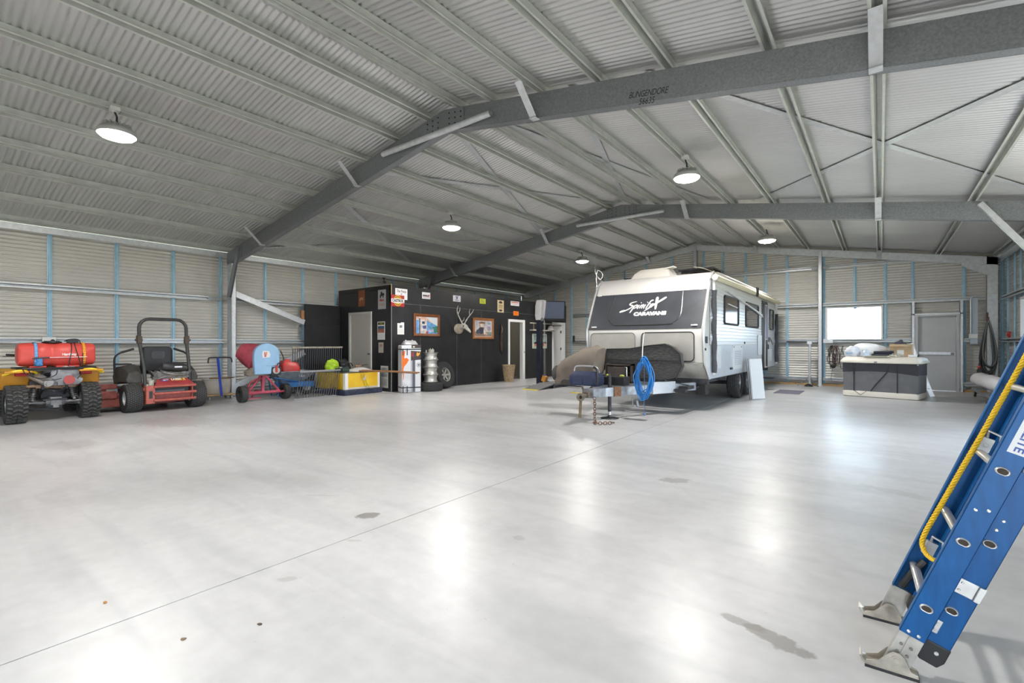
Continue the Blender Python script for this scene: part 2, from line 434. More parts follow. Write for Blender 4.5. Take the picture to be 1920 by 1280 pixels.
# rafters and columns: C sections with the web towards the camera
def web(mb, poly, y0, fl=.10, t=.012):
    mb.prism(poly, y0, y0+t, 'xz')
DEP = .325
def rafter(y, half, label, dep=DEP):
    mb = MB(); x0, x1 = half; xa, xb = x0, x1
    zt = lambda x: roof_z(x)
    mb.prism([(xa, zt(xa)-dep), (xb, zt(xb)-dep), (xb, zt(xb)), (xa, zt(xa))], y, y+.008, 'xz')
    for o in (-dep, -.008):
        mb.prism([(xa, zt(xa)+o), (xb, zt(xb)+o), (xb, zt(xb)+o+.008), (xa, zt(xa)+o+.008)], y-.001, y+.13, 'xz')
    mb.prism([(xa, zt(xa)-dep), (xb, zt(xb)-dep), (xb, zt(xb)), (xa, zt(xa))], y+.122, y+.13, 'xz')
    return mb
def add_rafters(y, tie=True):
    l = rafter(y, (XL+.02, XC-.002), '')
    nm = {Y1: 'nearest portal frame', Y2: 'middle portal frame'}[y]
    struct('portal_rafter', l, galv, f'galvanised steel rafter sloping from left wall to ridge, {nm}', 'rafter')
    r = rafter(y, (XC+.002, XR-.02), '')
    o = struct('portal_rafter', r, galv, f'galvanised steel rafter sloping from ridge to right wall, {nm}', 'rafter')
    # bolted ridge plate
    mb = MB(); a = XC
    mb.prism([(a-.42, roof_z(a-.42)-.30), (a, roof_z(a)-.31), (a+.42, roof_z(a+.42)-.30), (a+.42, roof_z(a+.42)-.02), (a, roof_z(a)-.02), (a-.42, roof_z(a-.42)-.02)], y-.012, y-.001, 'xz')
    mb.mat(1)
    for i in range(-3, 4):
        if i == 0: continue
        for z in (.07, .15, .23): mb.cyl((a+i*.12, y-.022, roof_z(a+i*.12)-z), (a+i*.12, y-.010, roof_z(a+i*.12)-z), .011, 6)
    struct('ridge_plate', mb, [galv, dark_metal], f'bolted ridge plate joining the rafters of the {nm}', 'bracket')
    # apex tie tube
    mb = MB()
    xa, xb = (-6.72, -4.32) if y == Y1 else (-6.56, -4.15)
    zz = 4.53
    mb.cyl((xa, y-.06, zz), (xb, y-.06, zz), .045, 16, caps=False); mb.cyl((xa+.005, y-.06, zz), (xb-.005, y-.06, zz), .040, 16, caps=False)
    struct('ridge_tie', mb, galv_light, f'round steel tie tube bolted across the ridge of the {nm}', 'tie tube')
    for xf in (-11.2, -7.55, -3.62, -.03):
        s = 1 if xf > XC else -1
        mb = MB(); z = roof_z(xf)
        mb.beam((xf, y-.36, z+.005), (xf, y-.02, z-DEP-.006), .006, .10, up=(1, 0, 0)); 
        mb.T = None
        mb.bb((xf-.05, y-.05, z-DEP-.014), (xf+.05, y+.06, z-DEP-.006))
        struct('fly_brace', mb, galv_light, f'flat steel fly brace from purlin to rafter of the {nm}', 'brace', f'fly braces on the {nm}')
add_rafters(Y1); add_rafters(Y2)
_ra = [o for o in COL.objects if o.name.startswith('portal_rafter')][1]
mk = M('marker_pen', (.02, .02, .025), .6); ud = V((-SL, 0, 1)).normalized(); rd = V((1, 0, -SL)).normalized()
text('handwriting', 'BUNGENDORE', .10, mk, _ra, plane_mtx((-2.065, Y1-.0015, 4.115), rd, V((SL, 0, 1))), ext=.0004, shear=.15, sx=.72, space=.92); text('handwriting', '56635', .10, mk, _ra, plane_mtx((-2.08, Y1-.0015, 4.03), rd, V((SL, 0, 1))), ext=.0004, shear=.1, sx=.75)
_ra['label'] = 'galvanised rafter of the nearest portal frame, sloping right from the ridge with black handwriting'
def column(x0, x1, y, inner, label, top=None):
    mb = MB(); zt = top or 3.42
    mb.bb((x0, y, 0), (x1, y+.008, zt)); mb.bb((x0, y+.102, 0), (x1, y+.11, zt))
    mb.bb((x0, y, 0), (x0+.008, y+.11, zt)); mb.bb((x1-.008, y, 0), (x1, y+.11, zt))
    mb.bb((min(x0, x1)-.0, y-.03, 0), (max(x0, x1)+.04*(1 if inner > 0 else -1)*0, y+.14, .012))
    struct('portal_column', mb, galv_light, label, 'column')
column(XL+.01, -12.79, Y1, 1, 'galvanised column standing left of the concrete mixer')
column(XL+.01, -12.79, Y2, 1, 'galvanised column behind the black painted room')
column(2.22, XR-.01, Y2, -1, 'galvanised column on the right wall behind the ladder', 3.4)
column(2.24, XR-.01, Y3, -1, 'pale grey corner column carrying the hanging hoses', 3.62)
# haunches and knee braces
for y in (Y1, Y2):
    mb = MB(); mb.prism([(XL+.02, 3.30), (-12.55, 3.37), (-12.2, roof_z(-12.2)-DEP), (-12.2, roof_z(-12.2)-.02), (XL+.02, roof_z(XL)-.02)], y-.012, y-.002, 'xz')
    struct('haunch_plate', mb, galv, 'dark steel haunch plate on the left wall, '+('nearest' if y == Y1 else 'middle')+' portal frame', 'bracket')
    mb = MB(); mb.prof((-12.80, y-.05, 2.45), (-12.27, y-.05, 3.66), [(-.045, -.03), (.045, -.03), (.045, .03), (.037, .03), (.037, -.022), (-.037, -.022), (-.037, .03), (-.045, .03)], up=(1, 0, 0))
    struct('knee_brace', mb, galv, 'steep steel knee brace under the rafter at the left wall, '+('nearest' if y == Y1 else 'middle')+' portal frame', 'brace')
mb = MB(); mb.prof((1.36, Y2-.05, 3.72), (2.26, Y2-.05, 2.38), [(-.05, -.04), (.05, -.04), (.05, .04), (.042, .04), (.042, -.032), (-.042, -.032), (-.042, .04), (-.05, .04)], up=(1, 0, 0))
struct('knee_brace', mb, galv_light, 'steel knee brace under the middle rafter at the right wall', 'brace')
# gable frame
def gz(x): return roof_z(x)
mb = MB()
for a, b in ((XL+.1, XC), (XC, XR-.02)):
    mb.prism([(a, gz(a)-.21), (b, gz(b)-.21), (b, gz(b)), (a, gz(a))], Y3, Y3+.01, 'xz')
    mb.prism([(a, gz(a)-.215), (b, gz(b)-.215), (b, gz(b)-.205), (a, gz(a)-.205)], Y3-.001, Y3+.09, 'xz')
struct('gable_rafter', mb, galv_light, 'light steel rafter following the gable of the far wall', 'rafter')
mb = MB(); mb.prism([(2.25, 3.12), (2.25, 3.40), (1.75, 3.50), (1.75, 3.42)], Y3-.01, Y3+.02, 'xz'); mb.box((2.345, Y3-.006, 3.1), (.17, .012, .06))
struct('haunch_plate', mb, galv_light, 'corner gusset plate above the column with hanging hoses', 'bracket')
for xp, wd, lab in ((-9.06, .1, 'steel gable post behind the caravan, nearest the black room'), (-5.29, .1, 'steel gable post behind the caravan under the ridge'), (-1.49, .1, 'steel gable post standing between the caravan and the far window')):
    mb = MB(); mb.bb((xp-wd/2, Y3-.02, 0), (xp+wd/2, Y3-.012, gz(xp)-.05)); mb.bb((xp-wd/2, Y3-.02, 0), (xp-wd/2+.008, Y3+.15, gz(xp)-.05)); mb.bb((xp+wd/2-.008, Y3-.02, 0), (xp+wd/2, Y3+.15, gz(xp)-.05))
    mb.bb((xp-.08, Y3-.05, 0), (xp+.08, Y3+.15, .012))
    struct('gable_post', mb, galv_light, lab, 'column')
for xf in (-11.0, -7.0, -3.3, -.02):
    mb = MB(); z = gz(xf); mb.beam((xf, Y3-.28, z+.005), (xf, Y3-.012, z-.2), .006, .10, up=(1, 0, 0))
    struct('fly_brace', mb, galv_light, 'small flat fly brace at the top of the far gable wall', 'brace', 'fly braces on the far gable')
# girts
def girt(name_label, p0, p1, up, br=GH):
    mb = MB(); mb.prof(p0, p1, br, up); steel('wall_girt', mb, galv_light, name_label, None)
for z, ya, yb, lab in ((2.425, YF, Y1-.42, 'upper galvanised girt on the left wall above the quad bike'), (2.425, Y1+.22, 8.3, 'upper galvanised girt on the left wall above the concrete mixer'), (1.372, YF, Y1-.06, 'middle galvanised girt on the left wall behind the quad bike'), (1.372, Y1+.11, 8.3, 'middle galvanised girt on the left wall behind the concrete mixer'), (.16, YF, Y1-.06, 'lowest galvanised girt on the left wall behind the mower'), (.16, Y1+.11, 8.3, 'lowest galvanised girt on the left wall behind the mixer')):
    girt(lab, (XL-.02, ya, z), (XL-.02, yb, z), (-1, 0, 0))
for ya in (Y1-.42, Y1+.11):
    mb = MB(); mb.bb((XL-.07, ya, 2.385), (XL-.03, ya+.32 if ya < Y1 else ya+.14, 2.47)); struct('girt_bracket', mb, galv, 'flat bracket joining the upper girt to the left column', 'bracket', 'girt brackets at the left column')
for z, xa, xb, lab in ((3.69, -6.5, -1.72, 'top galvanised girt on the far wall above the caravan'), (3.69, -1.27, .95, 'top galvanised girt on the far wall above the window'), (2.53, -10.4, -1.56, 'upper galvanised girt on the far wall behind the caravan'), (2.53, -1.42, 2.23, 'upper galvanised girt on the far wall above window and door'), (1.405, -10.4, -1.56, 'middle galvanised girt on the far wall behind the caravan'), (1.405, -1.42, DX0-.09, 'galvanised girt forming the sill line under the far window'), (1.405, DX1+.09, 2.23, 'short galvanised girt between the far door and the hoses'), (.215, -10.4, -1.56, 'lowest galvanised girt on the far wall behind the caravan'), (.215, -1.42, DX0-.09, 'lowest galvanised girt behind the fabric sided camper box'), (.215, DX1+.09, 2.23, 'lowest galvanised girt behind the white fabric roll')):
    girt(lab, (xa, Y3+.03, z), (xb, Y3+.03, z), (0, 1, 0))
for xa in (-1.72, -1.42):
    mb = MB(); mb.bb((xa, Y3+.04, 3.645), (xa+.18, Y3+.08, 3.735)); struct('girt_bracket', mb, galv, 'flat bracket joining the top girt to the far gable post', 'bracket', 'girt brackets at the far gable post')
for z, lab in ((2.50, 'upper galvanised girt on the right wall over the window'), (1.40, 'middle galvanised girt on the right wall under the window'), (.16, 'lowest galvanised girt on the right wall')):
    girt(lab, (XR+.03, 14.0 if .2 < z < 2 else 10.3, z), (XR+.03, Y3, z), (1, 0, 0))
# blue battens between sheet and girts
def batten(p, n, z0, z1, label, group):
    mb = MB(); a = V((-n[1], n[0], 0)); pr = [(-.040, 0), (-.040, .012), (-.022, .014), (-.018, .034), (.006, .034), (.008, .028), (.018, .034), (.022, .014), (.040, .012), (.040, 0)]
    nn = V((*n, 0)); vs = [V((p[0], p[1], z))+a*u+nn*w for z in (z0, z1) for u, w in pr]; k = len(pr)
    mb.add(vs, [(i, (i+1) % k, k+(i+1) % k, k+i) for i in range(k)]+[tuple(range(k-1, -1, -1)), tuple(range(k, 2*k))])
    steel('wall_batten', mb, blue_steel, label, group)
for y in (-6.3, -5.27, -4.24, -3.2, -2.17, -1.13, -.1, .93, 1.967, 3.033, 4.087, 5.136-.03, 6.219, 7.282, 8.341, 9.435, 10.508, 11.56, 12.6, 13.65, 14.7, 15.75, 16.8):
    batten((WX+.0088, y), (1, 0), .03, 3.58, 'vertical blue steel batten on the left corrugated wall', 'blue battens on the left wall')
for x, z0, z1 in ((-12.2, 0, 0), (-11.4, 0, 0), (-10.54, 0, 0), (-9.8, 0, 0), (-8.9, 0, 0), (-8.1, 0, 0), (-7.2, 0, 0), (-6.213, 0, 0), (-5.056, 0, 0), (-4.387, 0, 0), (-3.664, 0, 0), (-3.059, 0, 0), (-2.415, 0, 0), (-1.40, 0, 0), (-.606, 2.37, 0), (.125, 0, 0), (.745, 0, 0), (1.82, 0, 0), (2.56, 0, 0)):
    batten((x, WY-.0088), (0, -1), z0 or .03, gz(x)-.02, 'vertical blue steel batten on the far corrugated wall', 'blue battens on the far wall')
for y in (10.5, 14.12, 16.35, 17.0, 17.8):
    batten((WXR-.0088, y), (-1, 0), .03, 3.58, 'vertical blue steel batten on the right corrugated wall', 'blue battens on the right wall')
# flat cross bracing straps lying on the purlins
def strap(x0, y0, x1, y1, label):
    mb = MB(); up = V((-SL, 0, 1)) if x0 < XC else V((SL, 0, 1))
    mb.beam((x0, y0, roof_z(x0)+.085), (x1, y1, roof_z(x1)+.085), .11, .003, up); struct('roof_brace', mb, galv_light, label, 'brace strap')
strap(-5.5, 5.35, -7.8, 11.42, 'flat steel cross brace strap under the left roof slope, nearest the ridge'); strap(-7.75, 5.35, -5.5, 11.42, 'crossing flat brace strap beside the ridge on the left slope')
strap(-8.75, 5.35, -12.6, 11.3, 'flat steel brace strap low on the left roof slope'); strap(-12.7, 5.6, -8.75, 11.3, 'crossing flat brace strap low on the left roof slope')
strap(-3.15, 5.35, -5.15, 11.42, 'flat steel cross brace strap beside the ridge on the right slope'); strap(-5.1, 5.35, -3.15, 11.42, 'crossing flat brace strap beside the ridge on the right slope')
strap(-2.15, 5.35, 2.15, 11.42, 'flat steel brace strap running right and away across the right roof slope'); strap(2.15, 5.4, -2.0, 11.42, 'flat steel brace strap running left and away across the right roof slope')
# diagonal wall braces beside the left column
for p0, p1, lab in (((-12.93, 5.30, 2.58), (-12.93, 7.16, 1.91), 'diagonal steel wall brace above the concrete mixer'), ((-12.93, 5.30, .22), (-12.93, 7.16, 1.07), 'diagonal steel wall brace behind the concrete mixer')):
    mb = MB(); mb.beam(p0, p1, .07, .15, up=(0, 0, 1)); struct('wall_brace', mb, galv_light, lab, 'brace', bev=.004)

# ---------------------------------------------------------------- window, doors
glass = M('window_glass', (1, 1, 1), .02, 0, trans=1., spec=.5)
def thin_glass():
    m = bpy.data.materials.new('clear_pane'); m.use_nodes = True; nt = m.node_tree; n = nt.nodes; l = nt.links
    for x in list(n):
        if x.type != 'OUTPUT_MATERIAL': n.remove(x)
    o = [x for x in n if x.type == 'OUTPUT_MATERIAL'][0]
    t = n.new('ShaderNodeBsdfTransparent'); t.inputs[0].default_value = (.93, .96, .97, 1); g = n.new('ShaderNodeBsdfGlossy'); g.inputs['Roughness'].default_value = .03
    f = n.new('ShaderNodeFresnel'); mx = n.new('ShaderNodeMixShader'); l.new(f.outputs[0], mx.inputs[0]); l.new(t.outputs[0], mx.inputs[1]); l.new(g.outputs[0], mx.inputs[2]); l.new(mx.outputs[0], o.inputs[0])
    return m
pane_mat = thin_glass()
x0, x1, z0, z1 = WN
mb = MB(); f = .04
for a, b in (((x0-.02, WY-.06, z0-f), (x1+.02, WY+.03, z0+.01)), ((x0-.02, WY-.06, z1-.01), (x1+.02, WY+.03, z1+f)), ((x0-f, WY-.06, z0-f), (x0-.02, WY+.03, z1+f)), ((x1+.02, WY-.06, z0-f), (x1+f, WY+.03, z1+f)), ((x0-.02, WY-.06, z0+.01), (x0+.01, WY+.03, z1-.01)), ((x1-.01, WY-.06, z0+.01), (x1+.02, WY+.03, z1-.01))): mb.bb(a, b)
win = struct('window_1', mb, white, 'wide bright window in the far wall behind the camper box', 'window')
mb = MB(); mb.bb((x0, WY+.004, z0), (x1, WY+.008, z1)); part('glass_pane', mb, pane_mat, win)
y0, y1, z0, z1 = 14.3, 16.2, 1.46, 2.36
mb = MB()
for a, b in (((WXR-.06, y0-f, z0-f), (WXR+.03, y1+f, z0+.01)), ((WXR-.06, y0-f, z1-.01), (WXR+.03, y1+f, z1+f)), ((WXR-.06, y0-f, z0+.01), (WXR+.03, y0+.01, z1-.01)), ((WXR-.06, y1-.01, z0+.01), (WXR+.03, y1+f, z1-.01))): mb.bb(a, b)
win2 = struct('window_2', mb, white, 'bright window in the right wall above the blue ladder', 'window')
mb = MB(); mb.bb((WXR+.004, y0, z0), (WXR+.008, y1, z1)); part('glass_pane', mb, pane_mat, win2)
ya_, yb_, z0, z1 = 12.1, 13.9, 1.2, 2.5; mb = MB()
for a, b in (((WXR-.06, ya_-f, z0-f), (WXR+.03, yb_+f, z0+.01)), ((WXR-.06, ya_-f, z1-.01), (WXR+.03, yb_+f, z1+f)), ((WXR-.06, ya_-f, z0+.01), (WXR+.03, ya_+.01, z1-.01)), ((WXR-.06, yb_-.01, z0+.01), (WXR+.03, yb_+f, z1-.01))): mb.bb(a, b)
w_3 = struct('added_window', mb, white, 'added unseen window bringing daylight to the far right', 'window')  # added out of view to let more daylight into the far bay
mb = MB(); mb.bb((WXR+.004, ya_, z0), (WXR+.008, yb_, z1)); part('glass_pane', mb, pane_mat, w_3)
mb = MB(); mb.add([(WXR+.02, 4.9, 2.85), (WXR+.02, 16.5, 2.85), (WXR+.95, 16.5, 2.72), (WXR+.95, 4.9, 2.72)], [(0, 1, 2, 3)]); struct('added_sun_hood', mb, sheet, 'added unseen steel hood keeping the sun out of the right wall openings', 'sun shade', solid=.01)  # added out of view to block direct sun at the right wall
door_grey = M('grey_door_paint', (.50, .51, .52), .45, .1, var=.03, vs=3)
mb = MB(); mb.bb((DX0+.05, WY-.10, .003), (DX1-.05, WY-.06, DZ-.045))
door = struct('door_1', mb, door_grey, 'grey steel access door in the far wall with a push bar', 'door', bev=.003)
mb = MB(); mb.bb((DX0-.02, WY-.2, 0), (DX0+.05, WY+.02, DZ)); mb.bb((DX1-.05, WY-.2, 0), (DX1+.02, WY+.02, DZ)); mb.bb((DX0+.05, WY-.2, DZ-.045), (DX1-.05, WY+.02, DZ)); part('door_frame', mb, door_grey, door, bev=.003)
mb = MB(); mb.bb((DX0+.06, WY-.135, 1.0), (DX1-.06, WY-.10, 1.085)); mb.mat(0); part('push_bar', mb, galv_light, door, 'grey push bar', bev=.006)
mb = MB(); mb.cyl((DX1-.13, WY-.19, 1.03), (DX1-.13, WY-.10, 1.03), .03, 14); mb.cyl((DX1-.13, WY-.21, 1.03), (DX1-.13, WY-.18, 1.03), .04, 14, r2=.03); part('door_knob', mb, galv, door, 'round grey door knob')
# door jamb posts up to the girt
for xx in (DX0-.055, DX1+.055):
    mb = MB(); mb.bb((xx-.035, Y3+.02, 0), (xx+.035, Y3+.06, 2.49)); mb.bb((xx-.035, Y3+.02, 0), (xx-.027, Y3+.18, 2.49)); mb.bb((xx+.027, Y3+.02, 0), (xx+.035, Y3+.18, 2.49))
    struct('trim_1' if xx < 1 else 'trim_2', mb, galv_light, 'light steel jamb post on the '+('hinge' if xx < 1 else 'latch')+' side of the grey door', 'door jamb')
mb = MB(); mb.bb((DX0-.09, Y3+.02, DZ+.0), (DX1+.09, Y3+.05, DZ+.04)); struct('trim_3', mb, galv_light, 'light steel head rail over the grey door', 'trim')
# timber packing along the foot of the far wall
mb = MB(); mb.bb((-10.4, Y3+.04, 0), (DX0-.1, Y3+.17, .055)); mb.bb((DX1+.1, Y3+.04, 0), (2.6, Y3+.17, .055)); struct('baseboard_back', mb, M('pine_packing', (.45, .27, .11), .7, var=.25, vs=5), 'orange pine packing along the foot of the far wall', 'baseboard')

# ---------------------------------------------------------------- black painted room
RX, RY0, RY1, RZ = -10.5, 8.3, 17.4, 2.91
wt = .09
D2 = (13.42, 14.42, 2.19); D3 = (16.31, 17.30, 2.19); D4 = (-12.45, -11.36, 2.22)
mb = MB()
ys = [RY0, D2[0], D2[1], D3[0], D3[1], RY1]
for i in range(5):
    zb = 2.19 if i in (1, 3) else 0
    mb.bb((RX-wt, ys[i], zb), (RX, ys[i+1], 2.42))
# upper boards overlap a little, with narrow paint-worn joints
for a, b in ((RY0, 9.72), (9.724, 12.12), (12.124, 14.52), (14.524, RY1)): mb.bb((RX-wt, a, 2.424), (RX+.006, b, RZ))
struct('wall_room_front', mb, blackply, 'long black painted front wall of the inner room hung with signs', 'wall', smooth=0)
mb = MB()
for yy in (9.33, 10.83, 11.99): mb.bb((RX-.001, yy-.005, .01), (RX+.0015, yy+.005, 2.42))
mb.bb((RX-.001, RY0, 2.415), (RX+.007, RY1, 2.425))
struct('trim_4', mb, M('worn_joint', (.16, .16, .165), .6, var=.4, vs=9), 'thin pale panel joints on the black front wall', 'trim')
mb = MB(); mb.bb((-13.0, RY0, 0), (D4[0], RY0+wt, RZ)); mb.bb((D4[1], RY0, 0), (RX-.001, RY0+wt, RZ)); mb.bb((D4[0], RY0, D4[2]), (D4[1], RY0+wt, RZ))
struct('wall_room_side', mb, blackply, 'black painted side wall of the inner room with a pale door', 'wall', smooth=0)
mb = MB(); mb.bb((-13.0, RY0, RZ-.12), (RX, RY1, RZ-.1)); struct('ceiling_room', mb, blackply, 'black ceiling of the inner room', 'ceiling')
mb = MB(); mb.bb((RX-.008, RY0-.012, 0), (RX+.012, RY0, 2.5)); mb.mat(1).bb((RX-.010, RY0-.014, 2.5), (RX+.012, RY0, RZ+.02)); struct('trim_5', mb, [M('worn_edge', (.30, .30, .31), .5), M('raw_ply_edge', (.55, .42, .24), .7)], 'pale worn corner edge of the black room', 'trim')
mb = MB(); mb.bb((-13.0, 7.20, .02), (-12.92, RY0-.002, 1.86)); mb.bb((-13.0, 7.20, 1.863), (-12.925, RY0-.002, 2.44)); struct('wall_panel', mb, blackply, 'black painted panel on the left wall beside the black room', 'wall panel', smooth=0)
door_beige = M('beige_door_paint', (.56, .53, .48), .5); frame_white = M('white_gloss_trim', (.78, .78, .77), .35)
mb = MB(); mb.bb((D4[0]+.07, RY0+.02, .01), (D4[1]-.06, RY0+.06, D4[2]-.07))
dr = struct('door_2', mb, door_beige, 'closed beige door in the side wall of the black room', 'door', bev=.003)
mb = MB(); mb.bb((D4[0], RY0-.03, 0), (D4[0]+.07, RY0+.1, D4[2])); mb.bb((D4[1]-.06, RY0-.03, 0), (D4[1], RY0+.1, D4[2])); mb.bb((D4[0]+.07, RY0-.03, D4[2]-.07), (D4[1]-.06, RY0+.1, D4[2])); part('door_frame', mb, M('beige_frame', (.62, .60, .56), .45), dr, bev=.004)
mb = MB(); mb.cyl((D4[1]-.13, RY0-.05, 1.02), (D4[1]-.13, RY0+.03, 1.02), .028, 12); part('door_knob', mb, galv, dr, 'small metal door knob')
mb = MB(); f = .09
a, b, h = D2
mb.bb((RX-.11, a, 0), (RX+.03, a+f, h)); mb.bb((RX-.11, b-f*1.6, 0), (RX+.03, b, h)); mb.bb((RX-.11, a+f, h-f), (RX+.03, b-f*1.6, h))
d3 = struct('door_3', mb, frame_white, 'white framed open doorway in the black wall', 'door', bev=.004)
mb = MB(); mb.box((RX-.55, a+.10, 1.03), (.82, .04, 2.02)); part('door_leaf', mb, M('olive_grey_door', (.30, .28, .24), .5), d3)
mb = MB(); mb.box((RX+.033, b-.06, 1.0), (.01, .03, .06)); part('strike_plate', mb, galv, d3)
mb = MB(); a, b, h = D3
mb.bb((RX-.11, a, 0), (RX+.03, a+f, h)); mb.bb((RX-.11, b-f*1.3, 0), (RX+.03, b, h)); mb.bb((RX-.11, a+f, h-f), (RX+.03, b-f*1.3, h))
d4 = struct('door_4', mb, frame_white, 'white framed doorway with an inward opened white door at the far end', 'door', bev=.004)
mb = MB(); mb.box((RX-.46, b-.15, 1.03), (.80, .04, 2.02)); lf = part('door_leaf', mb, white, d4)
for zz in (.35, 1.1, 1.8):
    mb = MB(); mb.box((RX-.075, b-.19, zz), (.03, .05, .1)); part('hinge', mb, dark_metal, d4)
# inside of the room: bare side and back lining so that the doorways show depth
mb = MB(); mb.bb((-12.98, RY0+.1, 0), (-12.94, RY1, RZ-.12)); mb.bb((-12.98, RY1, 0), (RX-.1, RY1+.05, RZ)); mb.bb((-12.98, 12.3, 0), (RX-.1, 12.36, RZ-.12)); mb.bb((-12.98, 15.4, 0), (RX-.1, 15.46, RZ-.12))
struct('wall_room_inner', mb, M('room_lining', (.36, .34, .29), .7), 'plain lining inside the black room', 'wall')
# ---------------------------------------------------------------- wheels
worn_tread = M('worn_tread', (.075, .073, .07), .7, var=.3, vs=30)
def lug(mb, c, ax, R, w, u, size, skew=0.):
    # block on the tread at angle w, offset u along the axle; size = (along axle, along tread, height)
    a, t, d = frame(ax); rad = a*math.cos(w)+t*math.sin(w); tan = -a*math.sin(w)+t*math.cos(w)
    e1 = (d*math.cos(skew)+tan*math.sin(skew)); e2 = (tan*math.cos(skew)-d*math.sin(skew)); p = V(c)+rad*(R-.002)+d*u
    vs = []
    for x in (-.5, .5):
        for y in (-.5, .5):
            for z in (0, 1): vs.append(p+e1*x*size[0]*(1-.15*z)+e2*y*size[1]*(1-.2*z)+rad*z*size[2])
    mb.add(vs, [(0, 1, 3, 2), (4, 6, 7, 5), (0, 4, 5, 1), (2, 3, 7, 6), (0, 2, 6, 4), (1, 5, 7, 3)])
def tyre(c, ax, R, W, rr, kind='turf', n=36):
    mb = MB(); h = W/2
    mb.lathe([(rr, -h*.78), (rr*1.03, -h*.92), ((rr+R)/2, -h), (R*.93, -h*.97), (R*.985, -h*.78), (R, -h*.4), (R, h*.4), (R*.985, h*.78), (R*.93, h*.97), ((rr+R)/2, h), (rr*1.03, h*.92), (rr, h*.78), (rr, -h*.78)], c, ax, n)
    mb.mat(1)
    if kind == 'atv':
        k = 26
        for i in range(k):
            w0 = 2*PI*i/k
            for s in (-1, 1):
                lug(mb, c, ax, R, w0, s*W*.11, (W*.24, R*.085, R*.065), s*.5)
                lug(mb, c, ax, R*.985, w0+PI/k, s*W*.34, (W*.26, R*.095, R*.065), -s*.25)
    elif kind == 'turf':
        k = 40
        for i in range(k):
            for j in range(-3, 4): lug(mb, c, ax, R*(1-.012*abs(j)), 2*PI*(i+.5*(j % 2))/k, j*W*.125, (W*.095, R*.085, R*.03), .35 if j % 2 else -.35)
    elif kind == 'road':
        k = 60
        for i in range(k):
            for j in (-2, -1, 0, 1, 2): lug(mb, c, ax, R*(1-.008*abs(j)), 2*PI*(i+.5*(j % 2))/k, j*W*.165, (W*.125, R*.06, R*.02), .15*j)
    return mb
def disc_rim(c, ax, rr, W, spokes=0, depth=.3):
    mb = MB(); h = W/2*.78
    mb.lathe([(rr, -h), (rr*.93, -h), (rr*.86, -h*.6), (rr*.84, h*.6), (rr*.93, h), (rr, h), (rr, -h)], c, ax, 28)
    a, t, d = frame(ax)
    if spokes:
        for i in range(spokes):
            w0 = 2*PI*i/spokes; rad = a*math.cos(w0)+t*math.sin(w0)
            for s in (-1, 1): mb.beam(V(c)+d*h*depth*s+rad*rr*.15, V(c)+d*h*.55*s+rad*rr*.9, rr*.26, W*.06, up=d)
        mb.cyl(V(c)-d*h*(depth+.1), V(c)+d*h*(depth+.1), rr*.28, 16)
    else:
        mb.lathe([(rr*.86, -h*.5), (rr*.6, -h*.25), (rr*.3, -h*.3), (rr*.28, -h*.55), (0, -h*.58)], c, ax, 28)
        mb.lathe([(rr*.86, h*.5), (rr*.6, h*.25), (rr*.3, h*.3), (rr*.28, h*.55), (0, h*.58)], c, ax, 28)
    return mb
def wheel(parent, c, R, W, rr, kind, rim_mat, ax=(0, 1, 0), spokes=0):
    o = part('wheel', tyre(c, ax, R, W, rr, kind), [rubber, worn_tread], parent)
    part('rim', disc_rim(c, ax, rr, W, spokes), rim_mat, o)
    return o
steel_rim = M('grey_steel_rim', (.33, .33, .34), .4, .6, var=.2, vs=12)

# ---------------------------------------------------------------- quad bike
yel = M('yellow_plastic', (.80, .42, .012), .4, var=.08, vs=6)
t = thing('quad_bike', 'yellow and black quad bike parked rear out beside the left wall', 'quad bike', (-11.25, 1.72, 0))
for x, y in ((0, -.46), (0, .46), (-1.25, -.44), (-1.25, .44)): wheel(t, (x, y, .31 if x == 0 else .29),   .30 if x == 0 else .275, .26 if x == 0 else .2, .16, 'atv', steel_rim)
mb = MB(); mb.cyl((0, -.4, .31), (0, .4, .31), .022, 10); mb.lathe([(0, -.12), (.07, -.12), (.1, -.05), (.1, .05), (.07, .12), (0, .12)], (-.02, .02, .32), (0, 1, 0), 16)
mb.cyl((0, .06, .31), (0, .12, .31), .055, 12); mb.box((.06, .02, .33), (.08, .14, .13)); mb.box((.07, .02, .25), (.05, .07, .06))
for s in (-1, 1):
    mb.cyl((0, s*.13, .31), (0, s*.2, .31), .04, 12, r2=.025); mb.tube([(-.6, s*.16, .26), (-.3, s*.22, .25), (.02, s*.33, .27)], .02, 8); mb.tube([(-.55, s*.18, .42), (-.02, s*.33, .36)], .016, 8)
    mb.cyl((.03, s*.27, .34), (-.1, s*.2, .7), .025, 10)
    for k in range(8): mb.lathe([(.045, 0), (.05, .008), (.045, .016)], V((.03, s*.27, .38))+(V((-.13, -s*.07, .36)).normalized())*(k*.038), (-.13, -s*.07, .36), 12)
part('rear_axle', mb, M('dirty_alloy', (.25, .25, .25), .45, .6, var=.4, vs=15), t, 'dusty grey rear axle and differential')
mb = MB()
for s in (-1, 1): mb.tube([(-1.5, s*.14, .42), (-.9, s*.16, .33), (-.3, s*.16, .34), (.12, s*.15, .55), (.1, s*.15, .80)], .02, 8); mb.tube([(-1.45, s*.14, .72), (-.8, s*.12, .72), (.0, s*.15, .76)], .018, 8)
mb.box((-.62, 0, .50), (.62, .30, .36)); mb.box((-.25, .04, .52), (.3, .36, .3)); mb.tube([(.1, -.15, .55), (.13, 0, .50), (.1, .15, .55)], .016, 8); mb.box((-.05, -.05, .62), (.22, .5, .10))
mb.box((-.3, 0, .36), (.9, .3, .03)); mb.tube([(-.5, -.33, .30), (0.05, -.3, .20), (.08, .05, .18)], .012, 8)
part('chassis', mb, dark_metal, t)
